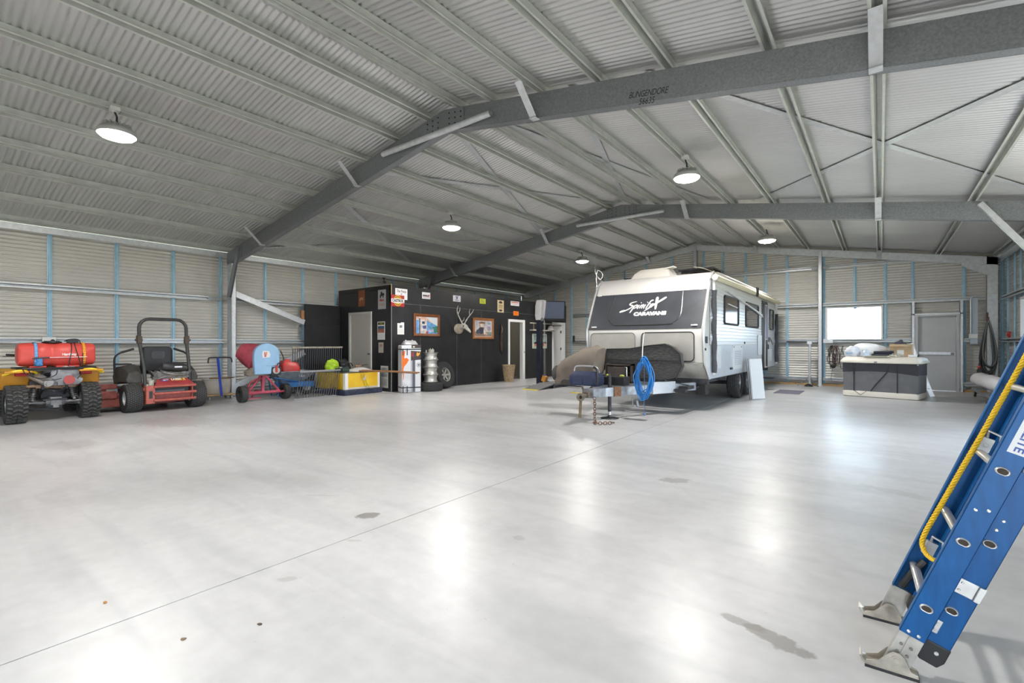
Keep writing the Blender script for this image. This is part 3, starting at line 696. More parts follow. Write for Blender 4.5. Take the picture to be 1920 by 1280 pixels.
mb = MB(); mb.cyl((-.12, -.28, .80), (.30, -.10, .655), .07, 18); mb.cyl((.30, -.10, .655), (.32, -.09, .648), .05, 14)
part('muffler', mb, M('silver_muffler', (.62, .62, .63), .35, .7, var=.15, vs=10), t, 'silver exhaust canister')
mb = MB(); mb.tube([(-.3, -.42, .58), (.05, -.38, .59), (.1, -.2, .6), (.12, .1, .565)], .024, 8); mb.box((.1, .02, .575), (.04, .5, .03))
part('exhaust_pipe', mb, M('rusty_tube', (.28, .17, .10), .7, var=.4, vs=20), t, 'rusty brown exhaust pipe')
def fender(xc, s, r, w, a0, a1, ry, zc):
    mb = MB(); n = 12; o = []
    for i in range(n+1):
        q = R(a0+(a1-a0)*i/n); o.append((xc+r*1.12*math.cos(q), zc+r*math.sin(q)))
    i_ = [(x*1-(x-xc)*.05, z-.022) for x, z in o]
    mb.prism(o+i_[::-1], s*ry-w/2, s*ry+w/2, 'xz')
    return mb
for s in (-1, 1):
    mb = fender(0, s, .42, .34, 75, 150, .45, .44); mb.bb((-.12, s*.45-.16, .83), (.26, s*.45+.165, .862)); mb.prism([(-.10, .55), (-.06, .84), (-.10, .86), (-.14, .55)], s*.45-.17, s*.45+.165, 'xz'); mb.prism([(-.14, .55), (-.06, .86), (-.55, .90), (-.60, .80), (-.42, .58)], s*.62-.01, s*.62+.01, 'xz')
    part('rear_fender', mb, M('amber_plastic', (.62, .27, .012), .4, var=.15, vs=5), t, bev=.008)
    mb = MB(); mb.tube(smooth_path([(.02, s*.20, .80), (.16, s*.30, .855), (.24, s*.48, .86), (.20, s*.62, .80)], 5), .022, 8); part('fender_lip', mb, M('bright_yellow_plastic', (.86, .60, .01), .38), t, 'bright yellow fender lip')
    mb = MB(); mb.box((.10, s*.40, .80), (.06, .16, .055)); part('tail_light', mb, M('tail_light_red', (.45, .015, .02), .2), t, 'red tail light', bev=.012)
    part('front_fender', fender(-1.25, s, .40, .34, 30, 155, .44, .46), yel, t, bev=.008)
mb = MB(); mb.prism([(-1.6, .62), (-1.55, .82), (-1.2, .93), (-.85, .90), (-.8, .70), (-1.1, .62)], -.22, .22, 'xz'); part('front_body', mb, yel, t, bev=.03)
mb = MB(); mb.prism([(-.82, .72), (-.82, .84), (-.5, .83), (.0, .88), (.1, .84), (.05, .74)], -.15, .15, 'xz'); part('seat', mb, black, t, bev=.03)
mb = MB(); z = .895
mb.tube([(-.42, -.46, z), (.16, -.46, z), (.22, -.4, z), (.22, .46, z), (.18, .52, z), (-.42, .52, z)], .013, 8, closed=True)
for y in (-.32, -.16, 0, .16, .32): mb.cyl((-.42, y, z), (.22, y, z), .010, 8)
for x in (-.3, -.1, .1): mb.cyl((x, -.46, z), (x, .52, z), .010, 8)
for y in (-.3, .3): mb.cyl((.1, y, z), (.05, y*.7, .74), .012, 8); mb.cyl((-.3, y, z), (-.3, y*.7, .74), .012, 8)
mb.box((.20, .05, z-.025), (.02, .95, .03)); part('rear_rack', mb, black, t)
mb = MB()
mb.tube([(-1.02, -.40, 1.10), (-1.08, -.28, 1.09), (-1.15, -.1, 1.02), (-1.15, .1, 1.02), (-1.08, .28, 1.09), (-1.02, .40, 1.10)], .013, 8); mb.cyl((-1.25, 0, .85), (-1.15, 0, 1.03), .04, 10); mb.box((-1.2, 0, 1.06), (.1, .16, .06))
for s in (-1, 1): mb.cyl((-1.02, s*.30, 1.10), (-.97, s*.46, 1.11), .019, 10); mb.tube([(-1.06, s*.30, 1.08), (-1.04, s*.38, 1.075), (-.99, s*.5, 1.08)], .006, 6)
part('handlebar', mb, black, t)
mb = MB(); mb.T = Matrix.Translation((.18, .12, .60)) @ Matrix.Diagonal((.3, 1, 1, 1)); mb.blob((0, 0, 0), (.20, .2, .185), .22, 22, 14, 4, 2.4); mb.T = None
bag = part('plastic_bag', mb, M('grey_plastic_film', (.22, .22, .24), .25, var=.35, vs=7, bump=.25, bs=9), t, 'crumpled grey plastic bag under the rack')
mb = MB(); mb.T = Matrix.Translation((.262, .16, .69)) @ Matrix.Rotation(R(90), 4, 'Y'); mb.cyl((0, 0, 0), (0, 0, .004), .075, 20); mb.T = None; part('bag_print', mb, M('faded_red_print', (.42, .07, .07), .5), bag, 'faded red round print')
mb = MB()
mb.tube(smooth_path([(.22, -.40, .9), (.3, -.36, .80), (.36, -.2, .74), (.28, -.02, .78), (.2, .02, .9)], 5), .007, 6); mb.tube(smooth_path([(.22, -.34, .9), (.34, -.28, .76), (.33, -.1, .70), (.2, .1, .74), (.1, .12, .9)], 5), .006, 6); mb.tube(smooth_path([(.2, .35, .9), (.25, .33, .8), (.2, .27, .68), (.05, .3, .45)], 5), .006, 6)
part('cable', mb, black, t)
# red spray tank strapped on the rack
t = thing('spray_tank', 'long red spray tank strapped across the quad bike rear rack', 'spray tank', (-11.28, 1.765, .909))
mb = MB(); rings = []
def trg(y, r, dz=0, nb=0):
    p = []
    for i in range(28):
        w = 2*PI*i/28; k = 1/((abs(math.cos(w))**3+abs(math.sin(w))**3)**(1/3)); k = .55+.45*k; rx = r*k*(1-nb*max(0, math.cos(w))**4)
        p.append((rx*math.cos(w), y, .213+dz+r*k*math.sin(w)*.98))
    return p
for y, r, nb in ((-.49, .14, .35), (-.475, .185, .35), (-.44, .20, .32), (-.36, .208, .12), (-.30, .210, 0), (-.29, .203, 0), (-.27, .203, 0), (-.26, .210, 0), (-.20, .211, 0), (-.115, .211, 0), (-.11, .208, 0), (-.06, .208, 0), (-.055, .212, 0), (.12, .212, 0), (.30, .211, 0), (.31, .203, 0), (.34, .203, 0), (.35, .210, 0), (.40, .205, .12), (.46, .198, .32), (.485, .18, .35), (.497, .14, .35)): rings.append(trg(y, r*.97, 0, nb))
mb.loft(rings); mb.box((0.06, .12, .012), (.2, .3, .024)); mb.box((0.06, -.25, .012), (.2, .2, .024))
part('tank', mb, M('red_spray_tank', (.66, .075, .06), .42, var=.05, vs=3), t)
mb = MB(); mb.cyl((0, -.06, .41), (0, -.06, .432), .125, 24); mb.cyl((0, -.06, .43), (0, -.06, .445), .10, 24); mb.lathe([(.125, .0), (.13, .01), (.125, .022)], (0, -.06, .41), n=24); part('lid', mb, black, t, 'black screw lid')
mb = MB(); mb.box((0.02, .20, .44), (.16, .14, .05)); mb.cyl((.02, .15, .45), (.02, .28, .45), .03, 12); mb.tube(smooth_path([(.05, .17, .45), (.2, .16, .3), (.215, .13, .1), (.21, .12, .01)], 5), .007, 6); mb.tube(smooth_path([(.05, .22, .45), (.19, .21, .34), (.22, .25, .15), (.2, .28, 0)], 5), .007, 6); mb.tube(smooth_path([(.05, .29, .43), (.19, .31, .3), (.215, .30, .12), (.2, .31, .01)], 5), .006, 6); mb.tube(smooth_path([(.0, .1, .44), (.06, .15, .47), (.0, .25, .48), (.05, .3, .44)], 4), .008, 6); part('pump', mb, black, t, 'black pump and hoses on top')
def strap_on(y, m, lab):
    mb = MB(); r0 = .214
    o = trg(y-.02, r0); p = trg(y+.02, r0)
    o2 = trg(y-.02, r0-.004); p2 = trg(y+.02, r0-.004)
    for ring_a, ring_b in ((o, p),):
        k = len(o)
        for i in range(-6, 15):
            j = (i+1) % k; i = i % k
            mb.add([o[i], p[i], p[j], o[j]], [(0, 1, 2, 3)])
    part('strap', mb, m, t, lab, solid=.003)
strap_on(-.28, M('blue_strap', (.18, .42, .75), .6), 'light blue tie down strap'); strap_on(.325, M('orange_strap', (.85, .38, .04), .6), 'orange tie down strap')
mb = MB(); mb.box((.20, -.24, .10), (.05, .07, .10)); mb.ball((.21, -.25, .06), (.04, .05, .045), 10, 7); mb.cyl((.19, -.26, .15), (.25, -.22, .03), .02, 8); part('ratchet', mb, M('blue_ratchet', (.05, .22, .5), .4), t, 'blue ratchet buckle', bev=.006)
mb = MB(); mb.cyl((.218, -.15, .165), (.218, .36, .168), .005, 6); mb.mat(1).cyl((.222, -.33, .155), (.222, -.12, .165), .011, 8); part('lance', mb, [M('white_rod', (.85, .8, .8), .4), black], t, 'thin pale spray wand')
text('lettering', 'Hardway', .06, M('white_lettering', (.85, .8, .78), .5), t, plane_mtx((.209, .13, .215), (0, 1, 0), (0, 0, 1)), bold=.002, sx=.85)

# ---------------------------------------------------------------- zero turn mower
t = thing('ride_on_mower', 'red zero turn ride on mower with black roll bar, parked rear out', 'ride-on mower', (-11.32, 3.33, 0))
for s in (-1, 1): wheel(t, (0, .025+s*.535, .272), .268, .27, .14, 'turf', M('white_grey_rim', (.5, .5, .49), .4, .3))
for s in (-1, 1):
    wheel(t, (-1.35, s*.38, .14), .14, .14, .07, None, steel_rim)
mb = MB(); mb.cyl((0, -.34, .265), (0, .34, .265), .03, 10); mb.box((-.55, 0, .36), (1.5, .52, .08)); mb.box((-1.15, 0, .40), (.3, .86, .05)); mb.box((-.8, 0, .47), (.5, .6, .03)); mb.box((.2, .1, .27), (.1, .6, .18))
for s in (-1, 1): mb.cyl((-1.35, s*.38, .2), (-1.35, s*.38, .42), .03, 10)
part('frame', mb, red_paint, t)
mb = MB(); mb.prism([(-.45, -.90), (-.3, -.70), (-.3, .55), (-.5, .78), (-.95, .78), (-1.12, .55), (-1.12, -.72), (-.95, -.90)], .09, .27, 'xy'); mb.box((-.7, -.6, .29), (.5, .4, .05)); mb.box((-.62, -.82, .36), (.18, .1, .14)); mb.cyl((-.6, -.3, .26), (-.6, -.3, .36), .1, 16); mb.cyl((-.7, .4, .26), (-.7, .4, .36), .1, 16)
mb.bb((-.33, -.95, .10), (-.25, -.62, .26)); mb.bb((-.36, -.92, .26), (-.22, -.68, .40)); mb.bb((-.33, -.93, .44), (-.29, -.66, .54))
part('mower_deck', mb, M('faded_red_deck', (.25, .06, .045), .55, var=.35, vs=10), t, 'faded red cutting deck', bev=.012)
# rear bumper of three bars with end plates
mb = MB()
for z, x in ((.475, .30), (.345, .315), (.215, .30)): mb.cyl((x, -.24, z), (x, .47, z), .026, 12)
mb.bb((.16, -.36, .16), (.30, -.22, .50)); mb.bb((.12, .40, .2), (.30, .42, .49)); mb.bb((-.05, -.38, .40), (.2, -.3, .46)); mb.bb((-.05, .40, .40), (.2, .46, .46)); mb.bb((.05, -.30, .20), (.27, .42, .22))
bp_ = part('rear_bumper', mb, M('worn_red_bars', (.42, .10, .075), .45, var=.25, vs=14), t, 'worn pale red bumper bars', bev=.004)
mb = MB(); mb.bb((.299, -.315, .26), (.304, -.26, .40)); part('bumper_slot', mb, black, bp_)
mb = MB(); mb.bb((.15, -.22, .24), (.2, .38, .44)); mb.mat(1).bb((.2, -.2, .30), (.215, .3, .40)); part('oil_cooler', mb, [black, M('cooler_grey', (.17, .18, .22), .5)], t)
mb = MB(); mb.loft([[(.06, -.12, .66), (.06, .34, .66), (.30, .44, .515), (.30, -.22, .515)], [(.06, -.12, .64), (.06, .34, .64), (.29, .44, .49), (.29, -.22, .49)]])
hd = part('engine_guard', mb, M('red_hood', (.36, .045, .05), .4, var=.15, vs=8), t, 'sloping red rear guard with decal', bev=.006)
sn = V((.24, 0, -.145)).normalized()
text('decal', 'LAZER Z', .085, M('decal_yellow', (.80, .62, .10), .5), hd, plane_mtx((.17, .20, .595), (0, 1, 0), -sn), bold=.004, sx=.75)
text('decal', 'LAZER', .075, M('decal_white', (.75, .74, .8), .5), hd, plane_mtx((.165, .165, .600), (0, 1, 0), -sn), bold=.002, sx=.75)
mb = MB(); mb.T = plane_mtx((.15, -.03, .612), (0, 1, 0), -sn); mb.box((0, .02, 0), (.15, .018, .004)); mb.mat(1).prism([(-.06, -.07), (.03, -.07), (.08, -.025), (-.05, -.025)], -.002, .003, 'xy'); mb.mat(0).prism([(-.03, -.065), (.0, -.065), (.01, -.045), (.06, -.045), (.07, -.03), (-.03, -.03)], .003, .005, 'xy'); mb.T = None; part('decal', mb, [M('decal_white', (.7, .7, .7)), M('decal_blue', (.10, .10, .42), .5)], hd)
# engine
mb = MB(); mb.box((-.05, .12, .62), (.36, .5, .24)); mb.lathe([(0, -.17), (.10, -.17), (.12, -.12), (.12, .04), (.16, .05), (.16, .09), (0, .1)], (-.02, .1, .74), (0, 0, 1), 22)
for s in (-1, 1):
    mb.box((.04, .1+s*.22, .68), (.16, .12, .16), (s*.5, 0, 0))
    for k in range(6): mb.box((.04, .1+s*(.22+.012*k), .64+.02*k), (.20, .16, .006), (s*.5, 0, 0))
mb.tube(smooth_path([(.08, -.06, .76), (.14, -.02, .74), (.16, .12, .70), (.12, .3, .68)], 5), .03, 10); mb.tube(smooth_path([(.12, -.14, .6), (.16, 0, .66), (.14, .2, .66)], 5), .02, 8)
part('engine', mb, M('grey_engine', (.20, .19, .18), .5, .4, var=.4, vs=12), t, 'dusty grey twin cylinder engine')
mb = MB(); mb.T = Matrix.Translation((.10, .16, .835)) @ Matrix.Rotation(R(-7), 4, 'X'); mb.lathe([(0, -.22), (.06, -.22), (.085, -.19), (.088, .05), (.075, .13), (.06, .2), (.0, .24)], (0, 0, 0), (0, 1, 0), 20); mb.T = None; af = part('air_filter', mb, M('black_canister', (.03, .03, .032), .4), t)
mb = MB(); mb.box((.19, .20, .845), (.004, .13, .03)); part('sticker', mb, M('decal_white', (.7, .7, .7)), af)
mb = MB(); mb.cyl((.02, -.16, .56), (.05, -.13, .70), .05, 12); mb.cyl((.12, -.23, .46), (.12, -.23, .6), .045, 12); part('oil_filter', mb, M('cream_filter', (.5, .48, .42), .5), t, 'cream oil filter')
# seat
mb = MB(); mb.loft([[(x, y, z) for y, z in rrect(w_, .5, .09, 4, 0, 1.0)] for x, w_ in ((-.30, .46), (-.36, .54), (-.44, .54))]); mb.bb((-.9, -.27, .70), (-.36, .27, .86)); s_ = part('seat', mb, M('black_vinyl', (.022, .022, .025), .5), t, bev=.02)
mb = MB(); mb.loft([[(x, y, z) for y, z in rrect(w_, .15, .04, 4, 0, 1.08)] for x, w_ in ((-.298, .25), (-.288, .23))]); part('seat_back_panel', mb, M('grey_vinyl', (.05, .05, .058), .5), s_)
for s in (-1, 1):
    mb = MB(); mb.loft([[(x, y*s, z) for y, z in pts] for x, pts in ((.03, [(.35, .55), (.36, .72), (.44, .78), (.56, .74), (.60, .62), (.58, .56)]), (-.30, [(.30, .55), (.31, .86), (.40, .90), (.58, .86), (.63, .68), (.61, .56)]), (-.78, [(.30, .5), (.31, .84), (.40, .87), (.57, .84), (.62, .65), (.60, .5)]), (-.9, [(.32, .5), (.33, .7), (.40, .74), (.55, .7), (.58, .6), (.56, .5)]))]); part('fuel_tank', mb, M('dusty_dark_plastic', (.06, .055, .05), .6, var=.3, vs=9), t, bev=.012)
    mb = MB(); mb.tube(smooth_path([(-.62, s*.62, .62), (-.62, s*.63, .88), (-.60, s*.62, 1.05), (-.56, s*.52, 1.14), (-.52, s*.36, 1.20)], 5), .017, 8); mb.cyl((-.565, s*.53, 1.135), (-.52, s*.34, 1.205), .022, 10); mb.box((-.6, s*.5, .90), (.28, .22, .03)); part('steering_lever', mb, black, t, bev=0)
# roll bar
mb = MB(); pts = [(.10, -.32, .42), (.09, -.34, .85), (.02, -.395, 1.35), (0, -.395, 1.62)]+[(0, -.395+.17*(1-math.cos(R(a))), 1.62+.17*math.sin(R(a))) for a in (22, 45, 68, 90)]
pts += [(0, -y, z) for x, y, z in pts[::-1]][:5]+[(0, .395, 1.62), (.02, .395, 1.35), (.09, .42, .85), (.10, .43, .42)]
pp = []
for q in pts:
    if not pp or (V(q)-V(pp[-1])).length > .01: pp.append(q)
mb.tube(pp, .031, 10)
rb = part('roll_bar', mb, M('black_roll_bar', (.045, .045, .045), .4, .2, var=.3, vs=12), t)
for s in (-1, 1):
    mb = MB(); mb.box((.02, s*.395, 1.38), (.085, .075, .14)); mb.cyl((.03, s*.345, 1.38), (.03, s*.465, 1.38), .02, 8); mb.box((.02, s*.44, 1.41), (.03, .012, .12)); part('hinge', mb, M('rusty_bracket', (.07, .05, .035), .6, var=.5, vs=25), rb, bev=.004)
mb = MB(); mb.cyl((.12, -.26, .32), (.10, -.3, .52), .03, 10); mb.cyl((.10, -.3, .52), (.09, -.31, .62), .012, 8); part('damper', mb, M('cream_filter', (.5, .48, .42)), t, 'cream damper strut')

# ---------------------------------------------------------------- trolley with a tub
t = thing('hand_trolley', 'low trolley with an upright blue pole and black handle by the left column', 'trolley', (-12.38, 4.72, 0), R(0))
mb = MB(); mb.box((0, 0, .115), (.42, .62, .035)); part('platform', mb, M('trolley_wood', (.36, .25, .13), .7, var=.3, vs=5), t, bev=.004)
for x in (-.15, .15):
    for y in (-.24, .24):
        mb = MB(); mb.cyl((x, y-.015, .045), (x, y+.015, .045), .045, 16); mb.box((x-.01, y, .08), (.04, .04, .045)); part('caster', mb, M('grey_caster', (.3, .3, .29), .5), t)
mb = MB(); mb.beam((.22, .0, .10), (.19, -.07, .98), .045, .025, up=(1, 0, 0)); part('pole', mb, M('blue_pole', (.015, .05, .48), .4), t, 'bright blue upright pole')
mb = MB(); mb.tube(smooth_path([(.19, -.27, .86), (.19, -.26, .95), (.19, -.22, .985), (.19, .16, .985), (.19, .22, .96), (.19, .24, .87)], 4), .016, 8); part('handle', mb, black, t, 'black T shaped handle')
mb = MB(); prof = [(0, 0), (.25, 0), (.28, .03), (.30, .32), (.315, .33), (.315, .345), (.29, .345), (.285, .33), (.27, .05), (0, .03)]
mb.lathe(prof, (0, 0, 0), n=30, sx=.68); t2 = solo('tub', mb, M('beige_tub', (.52, .48, .42), .55, var=.12, vs=5), 'beige plastic tub standing on the blue poled trolley', 'tub', (-12.40, 4.71, .134))
t = thing('garden_spade', 'short handled shovel lying across the beige tub', 'shovel', (-12.36, 4.84, .486))
mb = MB(); mb.cyl((0, -.30, 0.012), (0.03, .22, 0.012), .014, 8); part('handle', mb, wood, t, 'wooden handle')
mb = MB(); mb.loft([[(x, y, z+.008) for x, z in ((-.09, .012), (0, 0), (.09, .012), (.09, .016), (0, .004), (-.09, .016))] for y in (.10, .2, .3)]); part('blade', mb, galv, t, 'worn steel blade')

# ---------------------------------------------------------------- concrete mixer
t = thing('concrete_mixer', 'red concrete mixer with a light blue motor cover on two wheels', 'concrete mixer', (-11.25, 5.2, 0))
mix_red = M('mixer_red', (.42, .05, .075), .5, var=.35, vs=8); mix_blue = M('mixer_blue', (.30, .50, .72), .45, var=.08, vs=4)
for s, y in ((-1, -.42), (1, .55)): wheel(t, (.02, y, .185), .185, .14, .09, 'road', M('mixer_rim_black', (.03, .028, .028), .6, var=.3, vs=12))
mb = MB(); mb.cyl((.02, -.42, .185), (.02, .53, .185), .025, 10); mb.tube([(.02, -.3, .19), (-.02, .02, .60)], .025, 8); mb.tube([(.02, .42, .19), (-.02, .08, .60)], .025, 8); mb.beam((-.02, .05, .40), (-.02, .05, .80), .09, .07); mb.beam((.02, .02, .19), (-.02, .05, .62), .07, .05, up=(0, 1, 0)); mb.tube([(.02, .04, .2), (-.35, .04, .22), (-.55, .04, .05)], .022, 8); mb.box((-.55, .04, .012), (.08, .4, .02)); mb.cyl((.03, -.38, .21), (.03, .42, .21), .018, 8)
part('stand', mb, M('mixer_pink_red', (.50, .07, .12), .45, var=.25, vs=9), t)
ax = V((-.55, -.62, .40)).normalized()
mb = MB(); c = V((-.06, .05, .93))
mb.lathe([(.0, .15), (.16, .15), (.22, .10), (.28, .0), (.30, -.12), (.295, -.2), (.25, -.36), (.18, -.50), (.175, -.52), (.165, -.50), (.23, -.36), (.27, -.2), (.27, -.1), (.2, .09), (0, .12)], c, -ax, 32)
mb.lathe([(.302, -.10), (.312, -.11), (.312, -.15), (.302, -.16)], c, -ax, 32)
dr_ = part('drum', mb, M('drum_red', (.38, .055, .08), .6, var=.45, vs=5, bump=.15, bs=8), t, 'faded red mixing drum')
mb = MB(); mb.T = Matrix.Translation(c+V((.08, -.16, -.345))); mb.blob((0, 0, 0), (.17, .26, .12), .12, 22, 14, 3, 2.6); mb.T = None
part('concrete_crust', mb, M('dried_concrete', (.26, .22, .17), .9, var=.45, vs=9, bump=.4, bs=14), dr_, 'crust of dried concrete')
# motor cover: shield shaped shell facing the room
mb = MB(); prof = [(-.245, .62), (-.27, .95), (-.262, 1.08)]+[(.0+.262*math.cos(R(a)), 1.08+.235*math.sin(R(a))) for a in range(165, -1, -15)]+[(.27, .95), (.25, .78), (.10, .78), (.09, .62)]
mb.T = Matrix.Translation((.16, .02, 0)) @ Matrix.Rotation(R(-14), 4, 'Z'); mb.prism(prof, -.02, .17, 'yz')
cv = part('motor_cover', mb, mix_blue, t, 'light blue shield shaped motor cover', bev=.018)
mb = MB(); mb.T = Matrix.Translation((.16, .02, 0)) @ Matrix.Rotation(R(-14), 4, 'Z'); mb.prism([(y-.02, z+1.08) for y, z in ((-.06, .07), (.06, .06), (.09, -.02), (.07, -.08), (-.07, -.09), (-.08, 0))], .169, .175, 'yz'); mb.mat(1).prism([(-.06, 1.12), (-.04, 1.12), (-.03, 1.03), (-.02, 1.12), (0, 1.12), (-.02, 1.01), (-.05, 1.01)], .174, .179, 'yz'); part('badge', mb, [M('pale_badge', (.78, .72, .70), .5), M('badge_red', (.55, .12, .1), .5)], cv, 'pale maker badge')
mb = MB(); mb.T = Matrix.Translation((.16, .02, 0)) @ Matrix.Rotation(R(-14), 4, 'Z'); mb.bb((.0, .10, .60), (.15, .30, .775)); mb.bb((.0, -.02, .80), (.17, .22, .82)); mb.mat(1).cyl((.15, .19, .70), (.19, .19, .70), .075, 20); part('electric_motor', mb, [dark_metal, M('motor_grey', (.48, .48, .45), .5)], t, bev=.004)
mb = MB(); mb.T = Matrix.Translation((.16, .02, 0)) @ Matrix.Rotation(R(-14), 4, 'Z'); mb.tube(smooth_path([(.2, .27, 1.15), (.2, .33, 1.0), (.2, .31, .86), (.2, .22, .86), (.2, .19, .72)], 5), .012, 8); mb.mat(1).cyl((.2, .19, .66), (.2, .19, .82), .022, 10); part('power_lead', mb, [black, M('lead_red', (.5, .03, .03), .4)], t, 'black and red power lead')
mb = MB(); mb.T = Matrix.Translation((-.02, .0, 0)); mb.tube(smooth_path([(.02, -.30, .26), (.06, -.26, .42), (.08, -.14, .5), (.06, .0, .52)], 4), .02, 8); mb.T = None; part('tilt_lever', mb, mix_red, t)

# ---------------------------------------------------------------- wheelbarrow and red tub in it
t = thing('wheelbarrow', 'grey and blue wheelbarrow resting beside the concrete mixer', 'wheelbarrow', (-11.78, 6.18, 0), R(-4))
def tray(mb, z0, z1, top, bot, th=.012):
    def ring(r, z): x0, x1, y0, y1 = r; return [(x0, y0, z), (x1, y0, z), (x1, y1, z), (x0, y1, z)]
    a = ring(bot, z0); b = ring(top, z1); g = lambda r, k: (r[0]+k, r[1]-k, r[2]+k, r[3]-k)
    mb.loft([a, b, ring(g(top, th), z1), ring(g(bot, th), z0+th)], caps=False); mb.add(a, [(3, 2, 1, 0)]); mb.add(ring(g(bot, th), z0+th), [(0, 1, 2, 3)])
mb = MB(); tray(mb, .36, .62, (-.36, .34, -.50, .52), (-.22, .18, -.30, .22)); mb.tube([(-.36, -.50, .62), (.34, -.50, .62), (.34, .52, .62), (-.36, .52, .62)], .012, 8, closed=True)
part('tray', mb, M('grey_tray', (.25, .28, .31), .5, .3, var=.3, vs=7), t)
mb = MB()
for s in (-1, 1): mb.tube([(s*.06, .52, .2), (s*.20, .2, .33), (s*.26, -.45, .47), (s*.27, -.52, .49)], .018, 8); mb.tube([(s*.22, -.1, .36), (s*.24, -.25, .02), (s*.24, -.38, .02), (s*.25, -.45, .44)], .015, 8)
mb.prism([(-.25, .46), (.30, .46), (.34, .30), (.26, -.3), (-.25, -.3)], .24, .357, 'xy')
part('frame', mb, M('barrow_blue', (.02, .14, .40), .4, var=.15, vs=7), t, 'blue steel frame')
wheel(t, (0, .40, .2), .2, .09, .11, 'road', steel_rim, (1, 0, 0))
text('decal', 'Sherlock', .06, M('decal_white', (.7, .7, .7)), t, plane_mtx((.285, .16, .50), (0, 1, 0), (-.45, 0, .9)) @ Matrix.Translation((0, 0, .006)), sx=.8)
mb = MB(); rr_ = []
for z, a, b in ((0, .13, .17), (.05, .155, .20), (.30, .165, .24), (.40, .13, .21), (.44, .11, .17)): rr_.append([(x, y, z+.10*(1-(y+.3)/.6)*(z > .1)) for x, y in rrect(a*2, b*2, .07, 4)])
mb.loft(rr_); mb.bb((.02, -.12, .42), (.06, .02, .55)); solo('fuel_can', mb, red_plastic, 'glossy red plastic can lying in the grey wheelbarrow', 'can', (-11.79, 6.13, .374), R(-8), bev=.015)
# ---------------------------------------------------------------- barred racks
def rack(name, label, p0, p1, hgt, lean, n, loc, rz, top_mat, shear=0.):
    t = thing(name, label, 'steel rack', loc, rz)
    L = p1-p0; up = V((-math.sin(lean), shear, math.cos(lean)))
    a = V((0, p0, .02)); b = V((0, p1, .02))
    mb = MB(); mb.beam(a+up*hgt, b+up*hgt, .045, .03, up=(1, 0, 0)); part('top_rail', mb, top_mat, t, bev=.004)
    mb = MB(); mb.beam(a, b, .045, .035, up=(1, 0, 0)); part('bottom_rail', mb, M('rack_grey', (.30, .30, .31), .5, .4), t, bev=.004)
    mb = MB(); mb.beam(a+up*hgt*.28+V((-.015, 0, 0)), b+up*hgt*.28+V((-.015, 0, 0)), .03, .02, up=(1, 0, 0)); part('middle_rail', mb, dark_metal, t)
    for i in range(n):
        q = a+(b-a)*((i+.5)/n); mb = MB(); mb.cyl(q, q+up*hgt, .0105, 8); part('bar', mb, M('rack_bar', (.11, .11, .125), .4, .5), t)
rack('barred_rack', 'tall barred steel rack leaning behind the yellow crate', 0, 1.48, 1.19, R(-3), 24, (-12.22, 6.40, 0), 0, M('weathered_rail', (.42, .38, .30), .7, var=.3, vs=9))
rack('barred_rack', 'low barred steel rack leaning against the left side of the yellow crate', 0, 1.10, .66, R(20), 17, (-10.66, 5.66, 0), R(2), M('rack_grey', (.30, .30, .31), .5, .4), .42)

# ---------------------------------------------------------------- yellow crate and what lies on it
t = thing('yellow_crate', 'yellow sheeted crate with white corners on a dark blue base', 'crate', (-11.32, 7.52, 0), R(3))
ycr = M('yellow_sheet', (.80, .56, .03), .5, var=.22, vs=3.5, col2=(.72, .40, .02))
mb = MB(); mb.bb((-.6, -.55, .14), (.6, .55, .56)); part('body', mb, ycr, t, bev=.01)
mb = MB(); mb.prism([(-.66, .0), (.64, .0), (.68, .13), (-.66, .15)], -.60, .60, 'xz'); part('base', mb, M('dark_blue_base', (.035, .045, .085), .45, var=.5, vs=14), t, 'dark scuffed blue base', bev=.015)
for x, y in ((.6, -.55), (.6, .55), (-.6, -.55)):
    mb = MB(); mb.bb((x-.07, y-.004, .14), (x+.006, y+.004, .565)); mb.bb((x+.001, y-.07 if y > 0 else y-.004, .14), (x+.006, y+.004 if y > 0 else y+.09, .565)); part('corner_strip', mb, white, t, 'white corner strip')
mb = MB(); mb.bb((.6, -.5, .14), (.605, .5, .19)); mb.prism([(-.02, .36), (.10, .50), (.10, .36)], .601, .605, 'yz'); part('printed_mark', mb, M('crate_print', (.62, .58, .5), .6), t)
mb = MB(); mb.bb((-.605, -.56, .56), (.61, .56, .575)); mb.bb((.59, -.56, .572), (.612, .56, .58)); part('lid', mb, M('dark_lid', (.10, .09, .09), .5), t, 'dark lid board', bev=.004)
mb = MB(); mb.lathe([(0, .10), (.10, .095), (.22, .06), (.34, .02), (.36, 0), (.35, -.0), (0, 0)], n=36, sx=1, sy=1); solo('round_lid', mb, M('off_white_lid', (.72, .69, .64), .5), 'shallow round white cone lid lying on the yellow crate', 'lid', (-11.08, 7.70, .581))
for k, (dy, dz, lab) in enumerate(((0, 0, 'upper brown timber pole reaching from the crate to the printed carton'), (-.07, 0, 'lower brown timber pole beside the other on the crate'))):
    mb = MB(); a = V((-10.72, 7.50+dy, .618)); b = V((-9.62, 8.52+dy, .55)); mb.T = None
    mb.tube([a-a, (b-a)*.5+V((0, 0, .01)), b-a], .017+.003*k, 8); solo('timber_pole', mb, wood, lab, 'pole', tuple(a+V((0, 0, -.012*k))))
mb = MB(); mb.blob((0, 0, 0), (.15, .19, .21), .14, 26, 18, 2, 2.); o = solo('safety_vest', mb, M('hi_vis_yellow', (.42, .66, .03), .7, var=.45, vs=7, bump=.4, bs=8), 'bunched fluorescent yellow green vest on the crate', 'vest', (-11.48, 7.12, .581))
